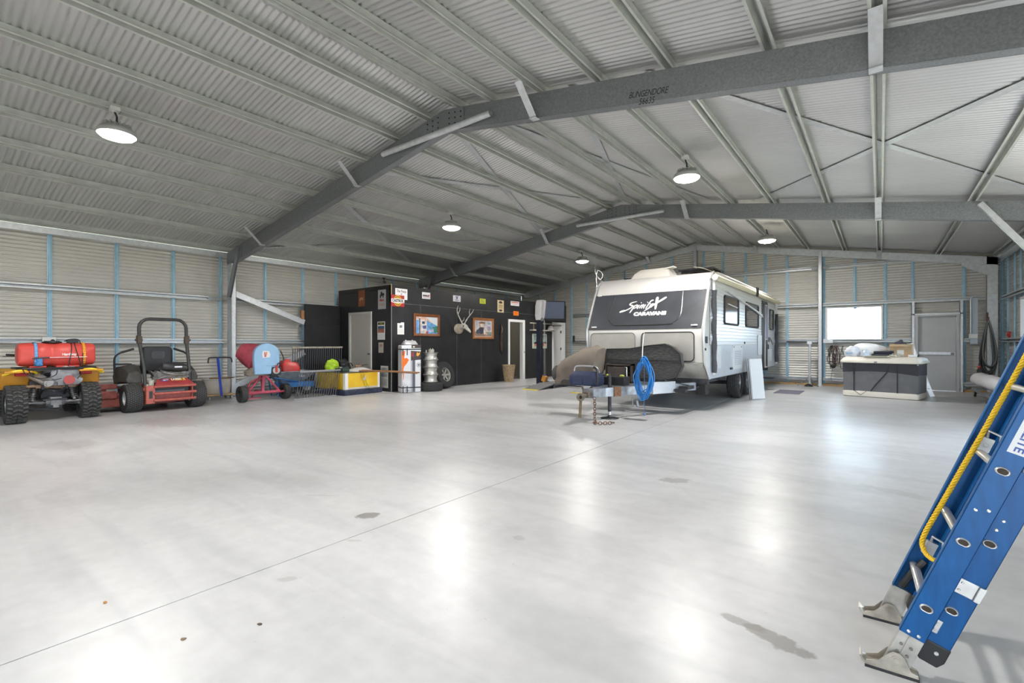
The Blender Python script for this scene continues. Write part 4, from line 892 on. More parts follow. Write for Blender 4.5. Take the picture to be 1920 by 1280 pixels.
mb = MB(); mb.blob((0, 0, 0), (.22, .2, .19), .18, 22, 14, 9, 2.2); o = solo('black_bag', mb, M('black_bag_cloth', (.02, .02, .022), .6, bump=.4, bs=8), 'slumped black bag on the yellow crate beside the vest', 'bag', (-11.66, 7.56, .581))
mb = MB(); mb.tube(smooth_path([(.15, 0, .1), (.22, .1, .2), (.18, .2, .12)], 4), .012, 6); part('handle', mb, black, o)
mb = MB(); mb.box((0, 0, .045), (.30, .22, .09)); mb.mat(1).cyl((.0, -.06, .09), (.0, -.06, .13), .05, 14); solo('tool_case', mb, [M('case_green', (.03, .07, .05), .5), galv], 'small dark green case in front of the black bag on the crate', 'case', (-11.12, 7.20, .581), R(10), bev=.012)
mb = MB(); mb.tube(smooth_path([(-.2, -.3, .012), (0, -.2, .012), (.12, -.05, .012), (0, .1, .012), (-.1, .02, .02), (.05, -.12, .03), (.2, .0, .02)], 5), .012, 6); solo('blue_hose', mb, M('steel_blue_hose', (.10, .28, .5), .5), 'short loose steel blue hose at the left end of the crate lid', 'hose', (-11.45, 7.23-.0, .5805), R(20)) if False else None
t = thing('grease_gun', 'rusty hand pump lying across the round white lid', 'hand pump', (-11.10, 7.72, .686), R(12))
mb = MB(); mb.cyl((0, -.16, .03), (0, .04, .03), .022, 10); mb.cyl((0, -.02, .03), (.02, -.02, .12), .01, 8); part('barrel', mb, M('rusty_tube', (.28, .17, .1)), t)
mb = MB(); mb.tube([(0, .04, .03), (0, .2, .05), (0.0, .3, .045)], .007, 6); part('rod', mb, dark_metal, t)

# ---------------------------------------------------------------- printed carton
t = thing('printed_carton', 'tall white carton with orange print and black straps at the corner of the black room', 'carton', (-10.12, 8.60, 0), R(-24))
W_, D_, H_ = .265, .20, 1.27
mb = MB(); mb.bb((-D_, -W_, 0), (D_, W_, H_)); part('body', mb, M('carton_white', (.70, .71, .74), .45, var=.04, vs=4), t, bev=.03)
fx = D_+.0015
def flat(poly, m, lab=None, dx=0): mb = MB(); mb.prism(poly, fx-.004, fx+dx, 'yz'); return part('print', mb, m, t, lab, smooth=0)
org = M('carton_orange', (.80, .17, .012), .5)
flat([(-.262, 1.10), (-.17, 1.12), (-.20, .92), (-.13, .93), (-.07, .88), (-.13, .78), (-.20, .70), (-.22, .62), (-.205, .52), (-.205, .42), (-.215, .36), (-.235, .34), (-.225, .42), (-.235, .52), (-.26, .60), (-.25, .70), (-.262, .76)], org, 'leaping orange animal print')
flat([(.02, .02), (.10, .02), (.10, 1.0), (.02, 1.0)], M('carton_grey', (.10, .11, .14), .5), 'dark grey vertical stripe')
flat([(-.02, .02), (.005, .02), (.005, 1.0), (-.02, 1.0)], M('carton_mid_grey', (.32, .34, .38), .5))
flat([(-.02, .86), (.255, .88), (.255, 1.10), (-.02, 1.12)], M('carton_dark', (.05, .03, .03), .4), 'dark photo patch', .001)
flat([(-.02, .98), (.07, .95), (.06, 1.09), (-.02, 1.08)], M('carton_maroon', (.22, .03, .03), .4), None, .002)
flat([(.13, 1.0), (.17, .97), (.22, 1.02), (.24, 1.09), (.19, 1.05), (.15, 1.09)], M('flame_orange', (.85, .35, .03), .4), None, .002)
mb = MB(); mb.T = Matrix.Translation((fx, .20, .74)) @ Matrix.Rotation(R(90), 4, 'Y'); mb.lathe([(.045, -.002), (.055, -.002), (.055, .001), (.045, .001), (.045, -.002)], n=24); mb.cyl((0, 0, -.002), (0, 0, .001), .025, 16); mb.T = None; part('print', mb, M('carton_grey', (.1, .11, .14)), t, 'small round emblem')
text('print', 'Dux', .07, M('carton_grey', (.1, .11, .14)), t, plane_mtx((fx, -.12, .07), (0, 1, 0), (0, 0, 1)))
mb = MB()
for z, y0_, y1_ in ((1.16, -W_, W_), (.14, -W_, W_)):
    mb.bb((-D_-.004, -W_-.004, z-.014), (D_+.005, W_+.004, z+.014))
for y in (-.23, -.12): mb.bb((D_, y-.012, .0), (D_+.006, y+.012, .18)); mb.bb((D_, y-.012, 1.0), (D_+.006, y+.012, 1.18))
part('strap', mb, black, t, 'black packing straps')
mb = MB(); mb.bb((-.2, -.0, 1.19), (D_+.004, .262, 1.275)); mb.mat(1).ball((D_+.004, .06, 1.225), (.01, .03, .02), 8, 6); part('dark_top_print', mb, [M('carton_dark', (.05, .03, .03)), M('carton_cream', (.8, .75, .5))], t, smooth=0)
mb = MB(); mb.loft([[(x, y, z) for x, y in rrect(a, b, .05, 3)] for z, a, b in ((0, .33, .42), (.02, .32, .40), (.10, .24, .30), (.115, .2, .26))]); mb.box((0, -.1, .12), (.03, .03, .03)); mb.box((0, .08, .12), (.03, .03, .03))
solo('clear_tray', mb, M('smoky_plastic', (.42, .41, .42), .15, coat=.5, var=.2, vs=8), 'upturned smoky plastic tray on top of the printed carton', 'tray', (-10.12, 8.60, 1.281), R(-24), bev=.006)

# ---------------------------------------------------------------- alloy rims stacked on a tyre, leaning wheel
mb = tyre((0, 0, .12), (0, 0, 1), .335, .235, .2, 'road', 40)
solo('tyre', mb, [rubber, M('worn_road_tread', (.04, .04, .04), .7)], 'black tyre lying flat under the stack of bright rims', 'tyre', (-9.95, 9.215, .0))
rimm = M('polished_rim', (.66, .65, .62), .3, .9, var=.08, vs=9)
def rim_thing(z, label, sc):
    t = thing('wheel_rim', label, 'wheel rim', (-9.95, 9.215, z), 0, 'bright rims stacked on the tyre')
    h = .205
    mb = MB(); mb.lathe([(.175, 0), (.21, 0), (.214, .006), (.205, .014), (.19, .022), (.184, .05), (.172, .075), (.168, .10), (.178, .13), (.182, .165), (.19, .185), (.206, .192), (.213, .199), (.208, h), (.175, h), (.16, .16), (.152, .08), (.165, .02), (.175, 0)], n=40); part('barrel', mb, rimm, t)
    mb = MB()
    mb.lathe([(.158, .03), (.10, .04), (.06, .05), (.055, .07), (0, .07)], n=28)
    for i in range(5): mb.cyl((.085*math.cos(i*1.2566), .085*math.sin(i*1.2566), .04), (.085*math.cos(i*1.2566), .085*math.sin(i*1.2566), .056), .011, 8)
    part('disc', mb, rimm, t)
    return t
zb = .245
for k, lab in enumerate(('lowest bright wheel rim, resting on the flat tyre', 'second bright wheel rim from the tyre', 'third bright wheel rim from the tyre', 'topmost bright wheel rim of the stack')): rim_thing(zb+k*.2065, lab, 1)
mb = MB(); mb.box((0, 0, .04), (.09, .13, .08)); mb.cyl((-.12, -.08, 0), (-.12, -.08, .06), .02, 8); mb.cyl((0, .05, .08), (0, .05, .11), .012, 6); mb.cyl((0, -.04, .08), (0, -.04, .11), .012, 6)
solo('hub_fitting', mb, M('cream_filter', (.5, .48, .42)), 'small cream fitting on top of the bright rim stack', 'fitting', (-9.93, 9.225, zb+4*.2065+.0), bev=.004)
t = thing('spare_wheel', 'off road wheel with alloy spokes leaning on the black wall', 'wheel', (-10.06, 9.92, 0), 0, None, (0, R(-14), R(6)))
mb = tyre((0, 0, .40), (1, 0, 0), .385, .27, .205, 'road', 44); wo = part('tyre', mb, [rubber, M('worn_road_tread', (.04, .04, .04), .7)], t)
mb = disc_rim((0, 0, .40), (1, 0, 0), .205, .27, 6, .35); part('rim', mb, rimm, t, 'bright six spoke rim')

# ---------------------------------------------------------------- signs and pictures on the black walls
def frontx(z): return RX+.0065 if z > 2.42 else RX+.0005
def sign(name, label, cat, y0, y1, z0, z1, m, th=.006, rot=0., side=False, parent=None):
    # plate on the front wall (y range) or on the side wall (x range); local y/x to the right, z up
    if side: t = thing(name, label, cat, ((y0+y1)/2, RY0-.0005, (z0+z1)/2))
    else: t = thing(name, label, cat, (frontx(z1 if z0 < 2.4 < z1 else (z0+z1)/2), (y0+y1)/2, (z0+z1)/2))
    w_, h_ = y1-y0, z1-z0
    mb = MB()
    if side: mb.bb((-w_/2, -th, -h_/2), (w_/2, 0, h_/2))
    else: mb.bb((0, -w_/2, -h_/2), (th, w_/2, h_/2))
    part('plate', mb, m, t, smooth=0)
    def P(dx=0, dz=0, lift=0):
        return plane_mtx((dx, -th-lift, dz), (1, 0, 0), (0, 0, 1)) if side else plane_mtx((th+lift, dx, dz), (0, 1, 0), (0, 0, 1))
    def shape(poly, m, lift=.001, name='print', lab=None):
        mb = MB(); mb.T = P(); mb.prism(poly, -.002, lift, 'xy'); mb.T = None; return part(name, mb, m, t, lab, smooth=0)
    return t, P, shape, w_, h_
def ell(cx, cy, rx, ry, n=20, a0=0, a1=360): return [(cx+rx*math.cos(R(a0+(a1-a0)*i/n)), cy+ry*math.sin(R(a0+(a1-a0)*i/n))) for i in range(n+(0 if a1-a0 == 360 else 1))]
ink = M('black_ink', (.02, .02, .03), .6); s_white = M('sign_white', (.74, .73, .75), .5); s_red = M('sign_red', (.40, .03, .025), .5); s_gold = M('sign_gold', (.62, .38, .03), .5); s_blue = M('sign_blue', (.08, .10, .35), .5)
# hand lettered white sign, upper left
t, P, sh, w_, h_ = sign('lettered_sign', 'white hand lettered sign behind the red and gold badge sign', 'sign', 8.42, 8.84, 2.53, 2.83, s_white)
text('lettering', 'The Pump', .10, ink, t, P(0, .075, .001), sx=.8, shear=.1); text('lettering', 'is', .08, ink, t, P(0, .0, .001)); text('lettering', 'OPEN', .08, s_red, t, P(.0, -.08, .001)); 
# red and gold badge sign hung past the corner
t, P, sh, w_, h_ = sign('badge_sign', 'red, gold and white sign hung at the corner of the black room', 'sign', 8.27, 8.72, 2.33, 2.64, s_red, .012)
for o in t.children: o.location.x += .006
g = .0065
def sh2(poly, m, lift, lab=None):
    mb = MB(); mb.T = plane_mtx((.012+.006, 0, 0), (0, 1, 0), (0, 0, 1)); mb.prism(poly, -.002, lift, 'xy'); mb.T = None; return part('print', mb, m, t, lab, smooth=0)
sh2(ell(0, 0, .14, .148, 28), s_gold, .001, 'gold gear'); sh2(ell(0, 0, .115, .122, 28), M('sign_black', (.02, .018, .015), .5), .0018); sh2(ell(0, 0, .10, .107, 28), s_gold, .0026)
sh2([(-.225, -.045), (-.1, -.062), (.1, -.062), (.225, -.045), (.225, .05), (.1, .062), (-.1, .062), (-.225, .05)], s_white, .0034, 'white banner')
text('lettering', 'GASTROL', .105, M('sign_black', (.02, .018, .015)), t, plane_mtx((.0225, 0, 0), (0, 1, 0), (0, 0, 1)), bold=.004, sx=.84) if False else text('lettering', 'CASTROL', .105, M('sign_black', (.02, .018, .015)), t, plane_mtx((.0225, 0, 0), (0, 1, 0), (0, 0, 1)), bold=.004, sx=.84)
sh2([(-.03, -.10), (0, -.125), (.03, -.10), (.0, -.11)], M('sign_black', (.02, .018, .015)), .0034)
t, P, sh, w_, h_ = sign('banner_sign', 'small white sign with dark and red strip, above the landscape painting', 'sign', 9.385, 9.70, 2.615, 2.805, s_white)
sh([(-.13, -.03), (.04, -.03), (.06, .02), (-.13, .02)], M('strip_grey', (.12, .12, .13), .5)); sh([(.05, -.03), (.10, -.03), (.13, .03), (.08, .03)], s_red); sh([(-.13, -.065), (.13, -.065), (.13, -.055), (-.13, -.055)], s_red)
t, P, sh, w_, h_ = sign('letter_sign', 'small white sign with a dark blue V', 'sign', 10.65, 10.985, 2.625, 2.815, s_white)
sh([(-.055, .075), (-.02, .075), (.0, .02), (.02, .075), (.055, .075), (.015, -.02), (-.015, -.02)], s_blue); text('lettering', 'Valvoline', .05, s_blue, t, P(0, -.05, .001))
t, P, sh, w_, h_ = sign('yellow_sign', 'small square fluorescent yellow sign high on the black wall', 'sign', 11.895, 12.195, 2.64, 2.81, M('sign_yellow', (.62, .68, .02), .5))
for k, z in enumerate((.045, .01, -.03)): sh([(-.11, z-.006), (.02+.03*k, z-.006), (.02+.03*k, z+.006), (-.11, z+.006)], M('dull_print', (.25, .25, .03)))
t, P, sh, w_, h_ = sign('cream_poster', 'tall cream poster with black emblem high on the black wall', 'poster', 12.82, 13.17, 2.40, 2.825, M('poster_cream', (.66, .52, .30), .6))
sh(ell(0, .11, .10, .07, 16, 0, 180), ink); sh(ell(0, -.11, .09, .07, 16, 180, 360), ink); sh(ell(0, .11, .055, .045, 14), M('poster_gold', (.45, .32, .12))); 
for z in (.04, .0, -.05): sh([(-.11, z-.012), (.11, z-.012), (.11, z+.008), (-.11, z+.008)], M('poster_brown', (.2, .12, .06)))
t, P, sh, w_, h_ = sign('striped_sign', 'small white sign with red stripes above the open doorway', 'sign', 13.57, 14.07, 2.685, 2.845, s_white)
sh([(-.21, .02), (.21, .02), (.21, .06), (-.21, .06)], M('sign_faded_red', (.5, .15, .1))); sh([(-.21, -.03), (.21, -.03), (.21, -.015), (-.21, -.015)], M('sign_faded_red', (.5, .15, .1)))
t, P, sh, w_, h_ = sign('orange_sign', 'small orange sign just over the open doorway', 'sign', 13.73, 14.04, 2.335, 2.49, M('sign_orange', (.78, .20, .01), .5))
for z in (.04, 0, -.04): sh([(-.11, z-.008), (.10, z-.008), (.10, z+.008), (-.11, z+.008)], M('orange_dark', (.55, .12, .01)))
t, P, sh, w_, h_ = sign('notice_paper', 'white printed notice above the printed carton', 'notice', 8.50, 8.735, 1.565, 1.875, paper, .002)
sh([(0, .15), (.117, .15), (.117, .18), (0, .18)], paper); sh([(-.05, .03), (.04, .03), (.05, .10), (-.04, .10)], M('photo_grey', (.2, .2, .22)))
for z in (-.02, -.06, -.10): sh([(-.09, z-.003), (.09, z-.003), (.09, z+.003), (-.09, z+.003)], M('text_grey', (.45, .45, .45)))
# side wall
t, P, sh, w_, h_ = sign('copper_sign', 'narrow copper brown panel high on the side wall', 'wall panel', -12.0, -11.70, 2.385, 2.845, M('copper_print', (.26, .075, .025), .5, var=.3, vs=6), .006, side=True)
sh([(-.10, -.02), (-.02, .04), (.06, .0), (.1, .06), (.08, -.06), (.0, -.03), (-.06, -.08)], M('copper_light', (.45, .28, .14)))
t, P, sh, w_, h_ = sign('horse_sign', 'grey sign with a dark prancing animal over red lettering', 'sign', -11.08, -10.735, 2.265, 2.80, M('sign_grey', (.44, .44, .45), .5), .006, side=True)
sh([(-.09, .10), (-.05, .16), (-.06, .2), (.0, .22), (.02, .17), (.09, .17), (.11, .12), (.08, .11), (.07, .04), (.04, .04), (.03, .10), (-.03, .09), (-.05, .03), (-.08, .04)], ink); text('lettering', 'Mack', .09, s_red, t, P(0, -.02, .001), bold=.003)
for z in (-.08, -.13, -.16, -.2): sh([(-.11, z-.006), (.11, z-.006), (.11, z+.006), (-.11, z+.006)], M('sign_faded_red', (.5, .15, .1)) if z in (-.13, -.16) else M('text_grey', (.45, .45, .45)))
t, P, sh, w_, h_ = sign('wall_calendar', 'wall calendar with a sunset photo on the side wall', 'calendar', -11.105, -10.78, 1.42, 1.92, paper, .004, side=True)
sh([(-.14, .16), (.14, .16), (.14, .23), (-.14, .23)], M('calendar_head', (.06, .055, .02))); text('lettering', '2022', .07, M('calendar_yellow', (.5, .45, .05)), t, P(0, .195, .0015)); sh([(-.14, .05), (.14, .05), (.14, .13), (-.14, .13)], M('dusk_blue', (.05, .10, .22))); sh([(-.14, -.06), (.14, -.06), (.14, .05), (-.14, .05)], M('dusk_orange', (.40, .16, .10), .5, var=.5, vs=6))
for z in (-.11, -.15, -.19, -.23): sh([(-.13, z-.004), (.13, z-.004), (.13, z+.004), (-.13, z+.004)], M('text_grey', (.45, .45, .45)))
t, P, sh, w_, h_ = sign('picture_card', 'small beige card below the calendar', 'card', -11.06, -10.845, 1.06, 1.345, M('card_beige', (.50, .46, .40), .6), .003, side=True)
sh([(-.06, .02), (.06, .02), (.06, .09), (-.06, .09)], M('card_print', (.4, .25, .22)))
t, P, sh, w_, h_ = sign('picture_sheet', 'pale printed sheet low on the side wall beside the crate', 'poster', -10.965, -10.64, .10, .70, M('card_pale', (.55, .55, .52), .6), .003, side=True)
sh([(-.13, .0), (.13, .0), (.13, .25), (-.13, .25)], M('card_photo', (.30, .32, .30), .6, var=.4, vs=6)); sh([(-.13, -.25), (.13, -.25), (.13, -.05), (-.13, -.05)], M('card_photo2', (.42, .42, .40), .6, var=.3, vs=6))
# paintings
def painting(label, y0, y1, z0, z1, fm, mount, shapes):
    t = thing('framed_painting', label, 'painting', (RX+.001, (y0+y1)/2, (z0+z1)/2)); w_, h_ = y1-y0, z1-z0; f = .085
    mb = MB()
    pr = [(0, 0), (.03, 0), (.05, .02), (.045, .05), (.03, f), (0, f)]
    for a, b, nx in (((-w_/2, -h_/2), (w_/2, -h_/2), (0, 1)), ((w_/2, -h_/2), (w_/2, h_/2), (-1, 0)), ((w_/2, h_/2), (-w_/2, h_/2), (0, -1)), ((-w_/2, h_/2), (-w_/2, -h_/2), (1, 0))):
        d = V((b[0]-a[0], b[1]-a[1])).normalized(); vs = []
        for e, s in ((a, 1), (b, -1)):
            for x, u in pr: vs.append((x, e[0]+nx[0]*u+d.x*s*u, e[1]+nx[1]*u+d.y*s*u))
        k = len(pr); mb.add(vs, [(i, (i+1) % k, k+(i+1) % k, k+i) for i in range(k)])
    part('frame', mb, fm, t, 'moulded timber frame', smooth=30)
    mb = MB(); mb.bb((0, -w_/2+f-.01, -h_/2+f-.01), (.018, w_/2-f+.01, h_/2-f+.01)); cv = part('canvas', mb, mount, t, smooth=0)
    for i, (poly, m) in enumerate(shapes):
        mb = MB(); mb.prism([(u*(w_-2*f)/2, v*(h_-2*f)/2) for u, v in poly], .017, .0185+.0006*i, 'yz'); part('paint_patch', mb, m, cv, smooth=0)
fr1 = M('frame_red_brown', (.20, .065, .02), .4, var=.25, vs=8); fr2 = M('frame_orange_brown', (.36, .14, .04), .4, var=.2, vs=8)
def pm(n, c): return M('paint_'+n, c, .55, var=.3, vs=12)
painting('framed blue and pink cottage painting over the bright rims', 9.06, 10.07, 1.52, 2.175, fr1, M('canvas_sky', (.62, .66, .68), .6), [
    ([(-1, 1), (-1, .72), (.0, .55), (.55, .1), (.55, .25), (-.1, 1)], pm('pink', (.70, .45, .36))), ([(-.9, .72), (0, .55), (0, -1), (-.9, -1)], pm('wall', (.60, .56, .55))), ([(0, .55), (1, -.05), (1, -1), (0, -1)], pm('blue', (.12, .32, .58))), ([(-1, .6), (-.75, .55), (-.75, -1), (-1, -1)], pm('bright_blue', (.14, .36, .72))), ([(-.72, .8), (-.62, .8), (-.62, -1), (-.72, -1)], pm('post', (.08, .08, .11))), ([(-.45, .45), (-.2, .45), (-.2, .15), (-.45, .15)], pm('pane', (.03, .04, .06))), ([(-.4, -.1), (-.05, .0), (-.1, -.4), (-.35, -.45)], pm('navy', (.07, .09, .26))), ([(.55, -.2), (1, -.05), (1, -.8), (.7, -.9)], pm('green', (.04, .18, .12))), ([(-.05, -.7), (.1, -.75), (.05, -1), (-.08, -1)], pm('red', (.55, .06, .04))), ([(.1, -.55), (.6, -.4), (.6, -.75), (.2, -.85)], pm('lilac', (.45, .45, .6)))])
painting('framed painting of a dark engine with a canopy, beside the open doorway', 11.55, 12.60, 1.465, 2.165, fr2, M('canvas_pale', (.66, .60, .56), .6), [
    ([(-.95, .95), (.95, .95), (.95, .1), (-.95, .1)], pm('haze', (.52, .50, .55))), ([(-.95, -.4), (.95, -.4), (.95, -.95), (-.95, -.95)], pm('earth', (.30, .20, .17))), ([(-.55, .72), (-.2, .85), (.15, .82), (.2, .6), (-.45, .62)], pm('canopy', (.26, .12, .04))), ([(-.45, .6), (.1, .6), (.1, -.1), (-.45, -.1)], pm('cab', (.45, .25, .15))), ([(-.35, .6), (.05, .6), (.05, .2), (-.35, .2)], pm('light', (.72, .66, .58))), (ell(-.25, -.25, .35, .42, 18), pm('engine', (.04, .05, .09))), (ell(-.62, -.4, .2, .28, 14), pm('wheel_', (.08, .08, .12))), (ell(.12, -.35, .14, .4, 12), pm('figure', (.68, .60, .55))), (ell(.35, -.6, .14, .2, 12), pm('warm', (.70, .40, .22))), (ell(.65, -.6, .28, .22, 14), pm('sage', (.22, .32, .30))), (ell(.7, .65, .2, .12, 12), pm('teal', (.25, .38, .40))), (ell(.65, 0, .2, .3, 12), pm('violet', (.38, .30, .40)))])
# deer skull mount
t = thing('deer_skull_mount', 'deer skull with antlers on a round wooden shield on the black wall', 'trophy mount', (RX+.001, 10.92, 1.80))
bone = M('bone', (.55, .53, .48), .6, var=.2, vs=14)
mb = MB(); mb.lathe([(0, .05), (.13, .05), (.16, .04), (.175, .02), (.175, 0), (0, 0)], (0, -.02, -.02), (1, 0, 0), 28, sx=1.15, sy=.9); mb.lathe([(.10, .05), (.11, .065), (.13, .05)], (0, -.02, -.02), (1, 0, 0), 28, sx=1.15, sy=.9); part('shield', mb, M('pale_wood', (.42, .36, .28), .5, var=.2, vs=9), t, 'pale turned wooden shield')
mb = MB(); mb.loft([[(x+dx, y*w2, z0+z*h2) for y, z in ell(0, 0, 1, 1, 14)] for x, dx, w2, z0, h2 in ((.04, 0, .05, .02, .07), (.12, 0, .085, .05, .09), (.22, 0, .095, .06, .09), (.30, 0, .08, .03, .08), (.38, 0, .055, -.04, .06), (.46, 0, .04, -.10, .045), (.49, 0, .025, -.125, .03))])
sk = part('skull', mb, bone, t)
mb = MB()
for s in (-1, 1): mb.ball((.27, s*.082, .06), (.028, .016, .026), 10, 7)
part('eye_socket', mb, M('socket_dark', (.08, .07, .06), .8), sk)
for s in (-1, 1):
    mb = MB(); main = smooth_path([(.2, s*.05, .13), (.18, s*.13, .27), (.19, s*.24, .42), (.22, s*.31, .55), (.25, s*.29, .68)] if s < 0 else [(.2, s*.05, .13), (.19, s*.14, .26), (.21, s*.27, .40), (.25, s*.36, .52), (.28, s*.38, .60)], 4); k = len(main)
    mb.tube(main, [.022-.016*i/(k-1) for i in range(k)], 8); a = main[int(k*.5)]; mb.tube([a, a+V((.03, -s*.05, .12)), a+V((.05, -s*.03, .22))], [.013, .010, .004], 7); a = main[2]; mb.tube([a, a+V((.08, -s*.02, .05)), a+V((.11, -s*.01, .14))], [.013, .010, .004], 7); part('antler', mb, bone, t)
# hanging pelts
t = thing('hanging_pelt', 'narrow dark brown pelt hanging beside the open doorway', 'pelt', (RX+.001, 13.03, 1.98))
mb = MB(); mb.loft([[(.012+.028*math.sin(PI*i/9), y0_+w2*math.cos(2*PI*i/10), z) if i < 5 else (.008, y0_+w2*math.cos(2*PI*i/10), z) for i in range(10)] for z, y0_, w2 in ((0, 0, .015), (-.08, .0, .03), (-.2, .005, .05), (-.3, .0, .06), (-.42, .01, .075), (-.55, -.01, .06), (-.7, .01, .085), (-.82, 0, .07), (-.9, .02, .05), (-.97, .02, .015))]); part('pelt', mb, M('dark_fur', (.05, .032, .024), .9, var=.6, vs=18, bump=.6, bs=50), t, smooth=60)
mb = MB(); mb.tube([(.03, -.02, -.02), (.045, .02, -.15), (.05, -.01, -.28)], [.006, .014, .008], 6); part('pale_tail', mb, M('grey_fur', (.32, .29, .27), .9, var=.3, vs=30), t, 'pale grey strip')
mb = MB(); mb.tube([(0, 0, 0), (.015, 0, .02), (.02, 0, 0)], .004, 6); part('hook', mb, galv, t)
# wicker basket
t = thing('wicker_basket', 'tall tapered wicker basket standing by the open doorway', 'basket', (-10.16, 13.03, 0))
BS = .82
mb = MB()
for k in range(27):
    f_ = k/26; r = (.17+.09*f_)*BS; ww = []
    for i in range(48):
        q = 2*PI*i/48; ww.append(((r+.006*math.cos(12*q+PI*k))*math.cos(q), (r+.006*math.cos(12*q+PI*k))*math.sin(q), .02+.53*f_))
    mb.tube(ww, .0115, 5, closed=True)
for i in range(24):
    q = 2*PI*(i+.25)/24; mb.tube([(.17*BS*math.cos(q), .17*BS*math.sin(q), .0), (.26*BS*math.cos(q), .26*BS*math.sin(q), .56)], .008, 5)
mb.cyl((0, 0, 0), (0, 0, .015), .17*BS, 24); part('weave', mb, M('wicker', (.42, .31, .19), .7, var=.3, vs=20), t)
mb = MB(); mb.tube([(.265*BS*math.cos(2*PI*i/32), .265*BS*math.sin(2*PI*i/32), .565) for i in range(32)], .02, 8, closed=True); part('rim', mb, M('wicker_rim', (.36, .25, .14), .7, var=.3, vs=20), t)
# socket on the middle girt behind the tank
t = thing('power_outlet', 'white weatherproof outlet on the girt behind the spray tank', 'power outlet', (XL-.022, 1.93, 1.38))
mb = MB(); mb.box((.02, 0, 0), (.04, .20, .12)); part('box', mb, white, t, bev=.008)
mb = MB(); mb.cyl((.04, .05, -.015), (.065, .05, -.015), .03, 16); part('socket', mb, black, t)
# small black camera on the eave purlin
t = thing('security_camera', 'small black camera hanging from the eave above the black room corner', 'camera', (XL+.06, 9.95, 3.48))
mb = MB(); mb.cyl((0, 0, -.06), (0, 0, 0.0), .02, 10); mb.box((0, 0, -.004), (.09, .09, .01)); part('eave_mount', mb, black, t)
mb = MB(); mb.cyl((-.04, .05, -.11), (.10, -.05, -.15), .045, 14); mb.cyl((.10, -.05, -.15), (.13, -.07, -.157), .05, 14, r2=.052); part('body', mb, black, t)
mb = MB(); mb.box((0, 0, 0), (.06, .09, .24)); mb.cyl((0.02, 0, .12), (.02, 0, .14), .02, 8); solo('timber_block', mb, M('raw_block', (.42, .20, .08), .6, var=.2, vs=8), 'small orange timber block fixed at the end of the upper wall brace', 'block', (XL+.13, 7.10, 2.12))
# ---------------------------------------------------------------- caravan
cv_white = M('caravan_white', (.72, .70, .67), .35, var=.05, vs=3); cv_side = M('caravan_side_white', (.76, .77, .79), .28, .1)
cv_grey = M('stone_guard_grey', (.055, .06, .07), .38, var=.18, vs=3, bump=.02, bs=6)
checker = M('checker_plate', (.62, .60, .56), .32, .6, var=.05, vs=5)
cx0, cx1, cyf, cyr = -5.08, -2.64, 9.32, 17.05
t = thing('caravan', 'white caravan with a dark grey front window guard, parked in the shed', 'caravan', (-3.86, cyf, 0))
ox, oy = -3.86, cyf
def lx(x): return x-ox
PF = [(.43, .62), (.07, .95), (0, 1.40), (0, 1.60), (.30, 2.22), (.40, 2.42), (.52, 2.62), (.72, 2.74), (1.2, 2.80), (7.2, 2.80), (7.65, 2.70), (7.73, 2.4), (7.73, .62)]
hw = 1.22
mb = MB(); rings = []
for x, s in ((-hw, 0), (-hw+.03, 1), (hw-.03, 1), (hw, 0)):
    if s: rings.append([(x, y, z) for y, z in PF])
    else: rings.append([(x, y+(.03 if y < 3 else -.03), min(z, 2.77)) for y, z in PF])
mb.loft(rings); body = part('body', mb, cv_white, t, smooth=30)
# ribbed side cladding
for s in (1, -1):
    mb = MB(); o = []
    def side(mb, y0, y1, z0, z1, pitch, d):
        n = max(1, int((z1-z0)/pitch)); zs = []
        for k in range(n):
            z = z0+k*(z1-z0)/n; h = (z1-z0)/n
            zs += [(z, .002), (z+h*.12, d), (z+h*.85, d), (z+h*.97, .002)]
        zs.append((z1, .002)); vs = []
        for z, q in zs: vs += [(s*(hw+q), y0, z), (s*(hw+q), y1, z)]
        mb.add(vs, [(2*k, 2*k+1, 2*k+3, 2*k+2) for k in range(len(zs)-1)])
    spans = [(.42, 1.45), (1.45, 2.80), (2.80, 3.48), (3.48, 5.1), (5.1, 5.62), (6.30, 7.70)] if s > 0 else [(.42, 7.7)]
    for a, b in spans:
        if s > 0 and (a, b) in ((1.45, 2.80), (3.48, 5.1)): side(mb, a, b, 1.28, 1.72, .073, .012); side(mb, a, b, 2.34, 2.58, .08, .012)
        else: side(mb, a, b, 1.28, 2.58, .072, .012)
    part('side_cladding', mb, cv_side, t, smooth=25)
    mb = MB(); mb.bb((s*hw, .40, .62), (s*(hw+.012), 5.62 if s > 0 else 7.7, 1.27));
    if s > 0: mb.bb((s*hw, 6.30, .62), (s*(hw+.012), 7.7, 1.27))
    part('side_skirt', mb, M('skirt_silver', (.62, .66, .72), .3, .35, var=.04, vs=6), t, 'silver lower side panel', bev=.004)
# front corner trims
for s in (-1, 1):
    mb = MB(); P = [V((s*(hw+.004), y-.006, z+.003)) for y, z in PF[:8]]; mb.tube(P, .022, 8); part('corner_trim', mb, M('trim_aluminium', (.72, .73, .74), .3, .5), t)
    mb = MB(); mb.box((s*(hw-.16), -.0, 1.66), (.12, .03, .03), (R(-26), 0, 0)); mb.box((s*(hw-.12), .355, 2.37), (.09, .03, .03), (R(-26), 0, 0)); part('marker_light', mb, M('marker_clear', (.8, .8, .78), .2), t, bev=.006)
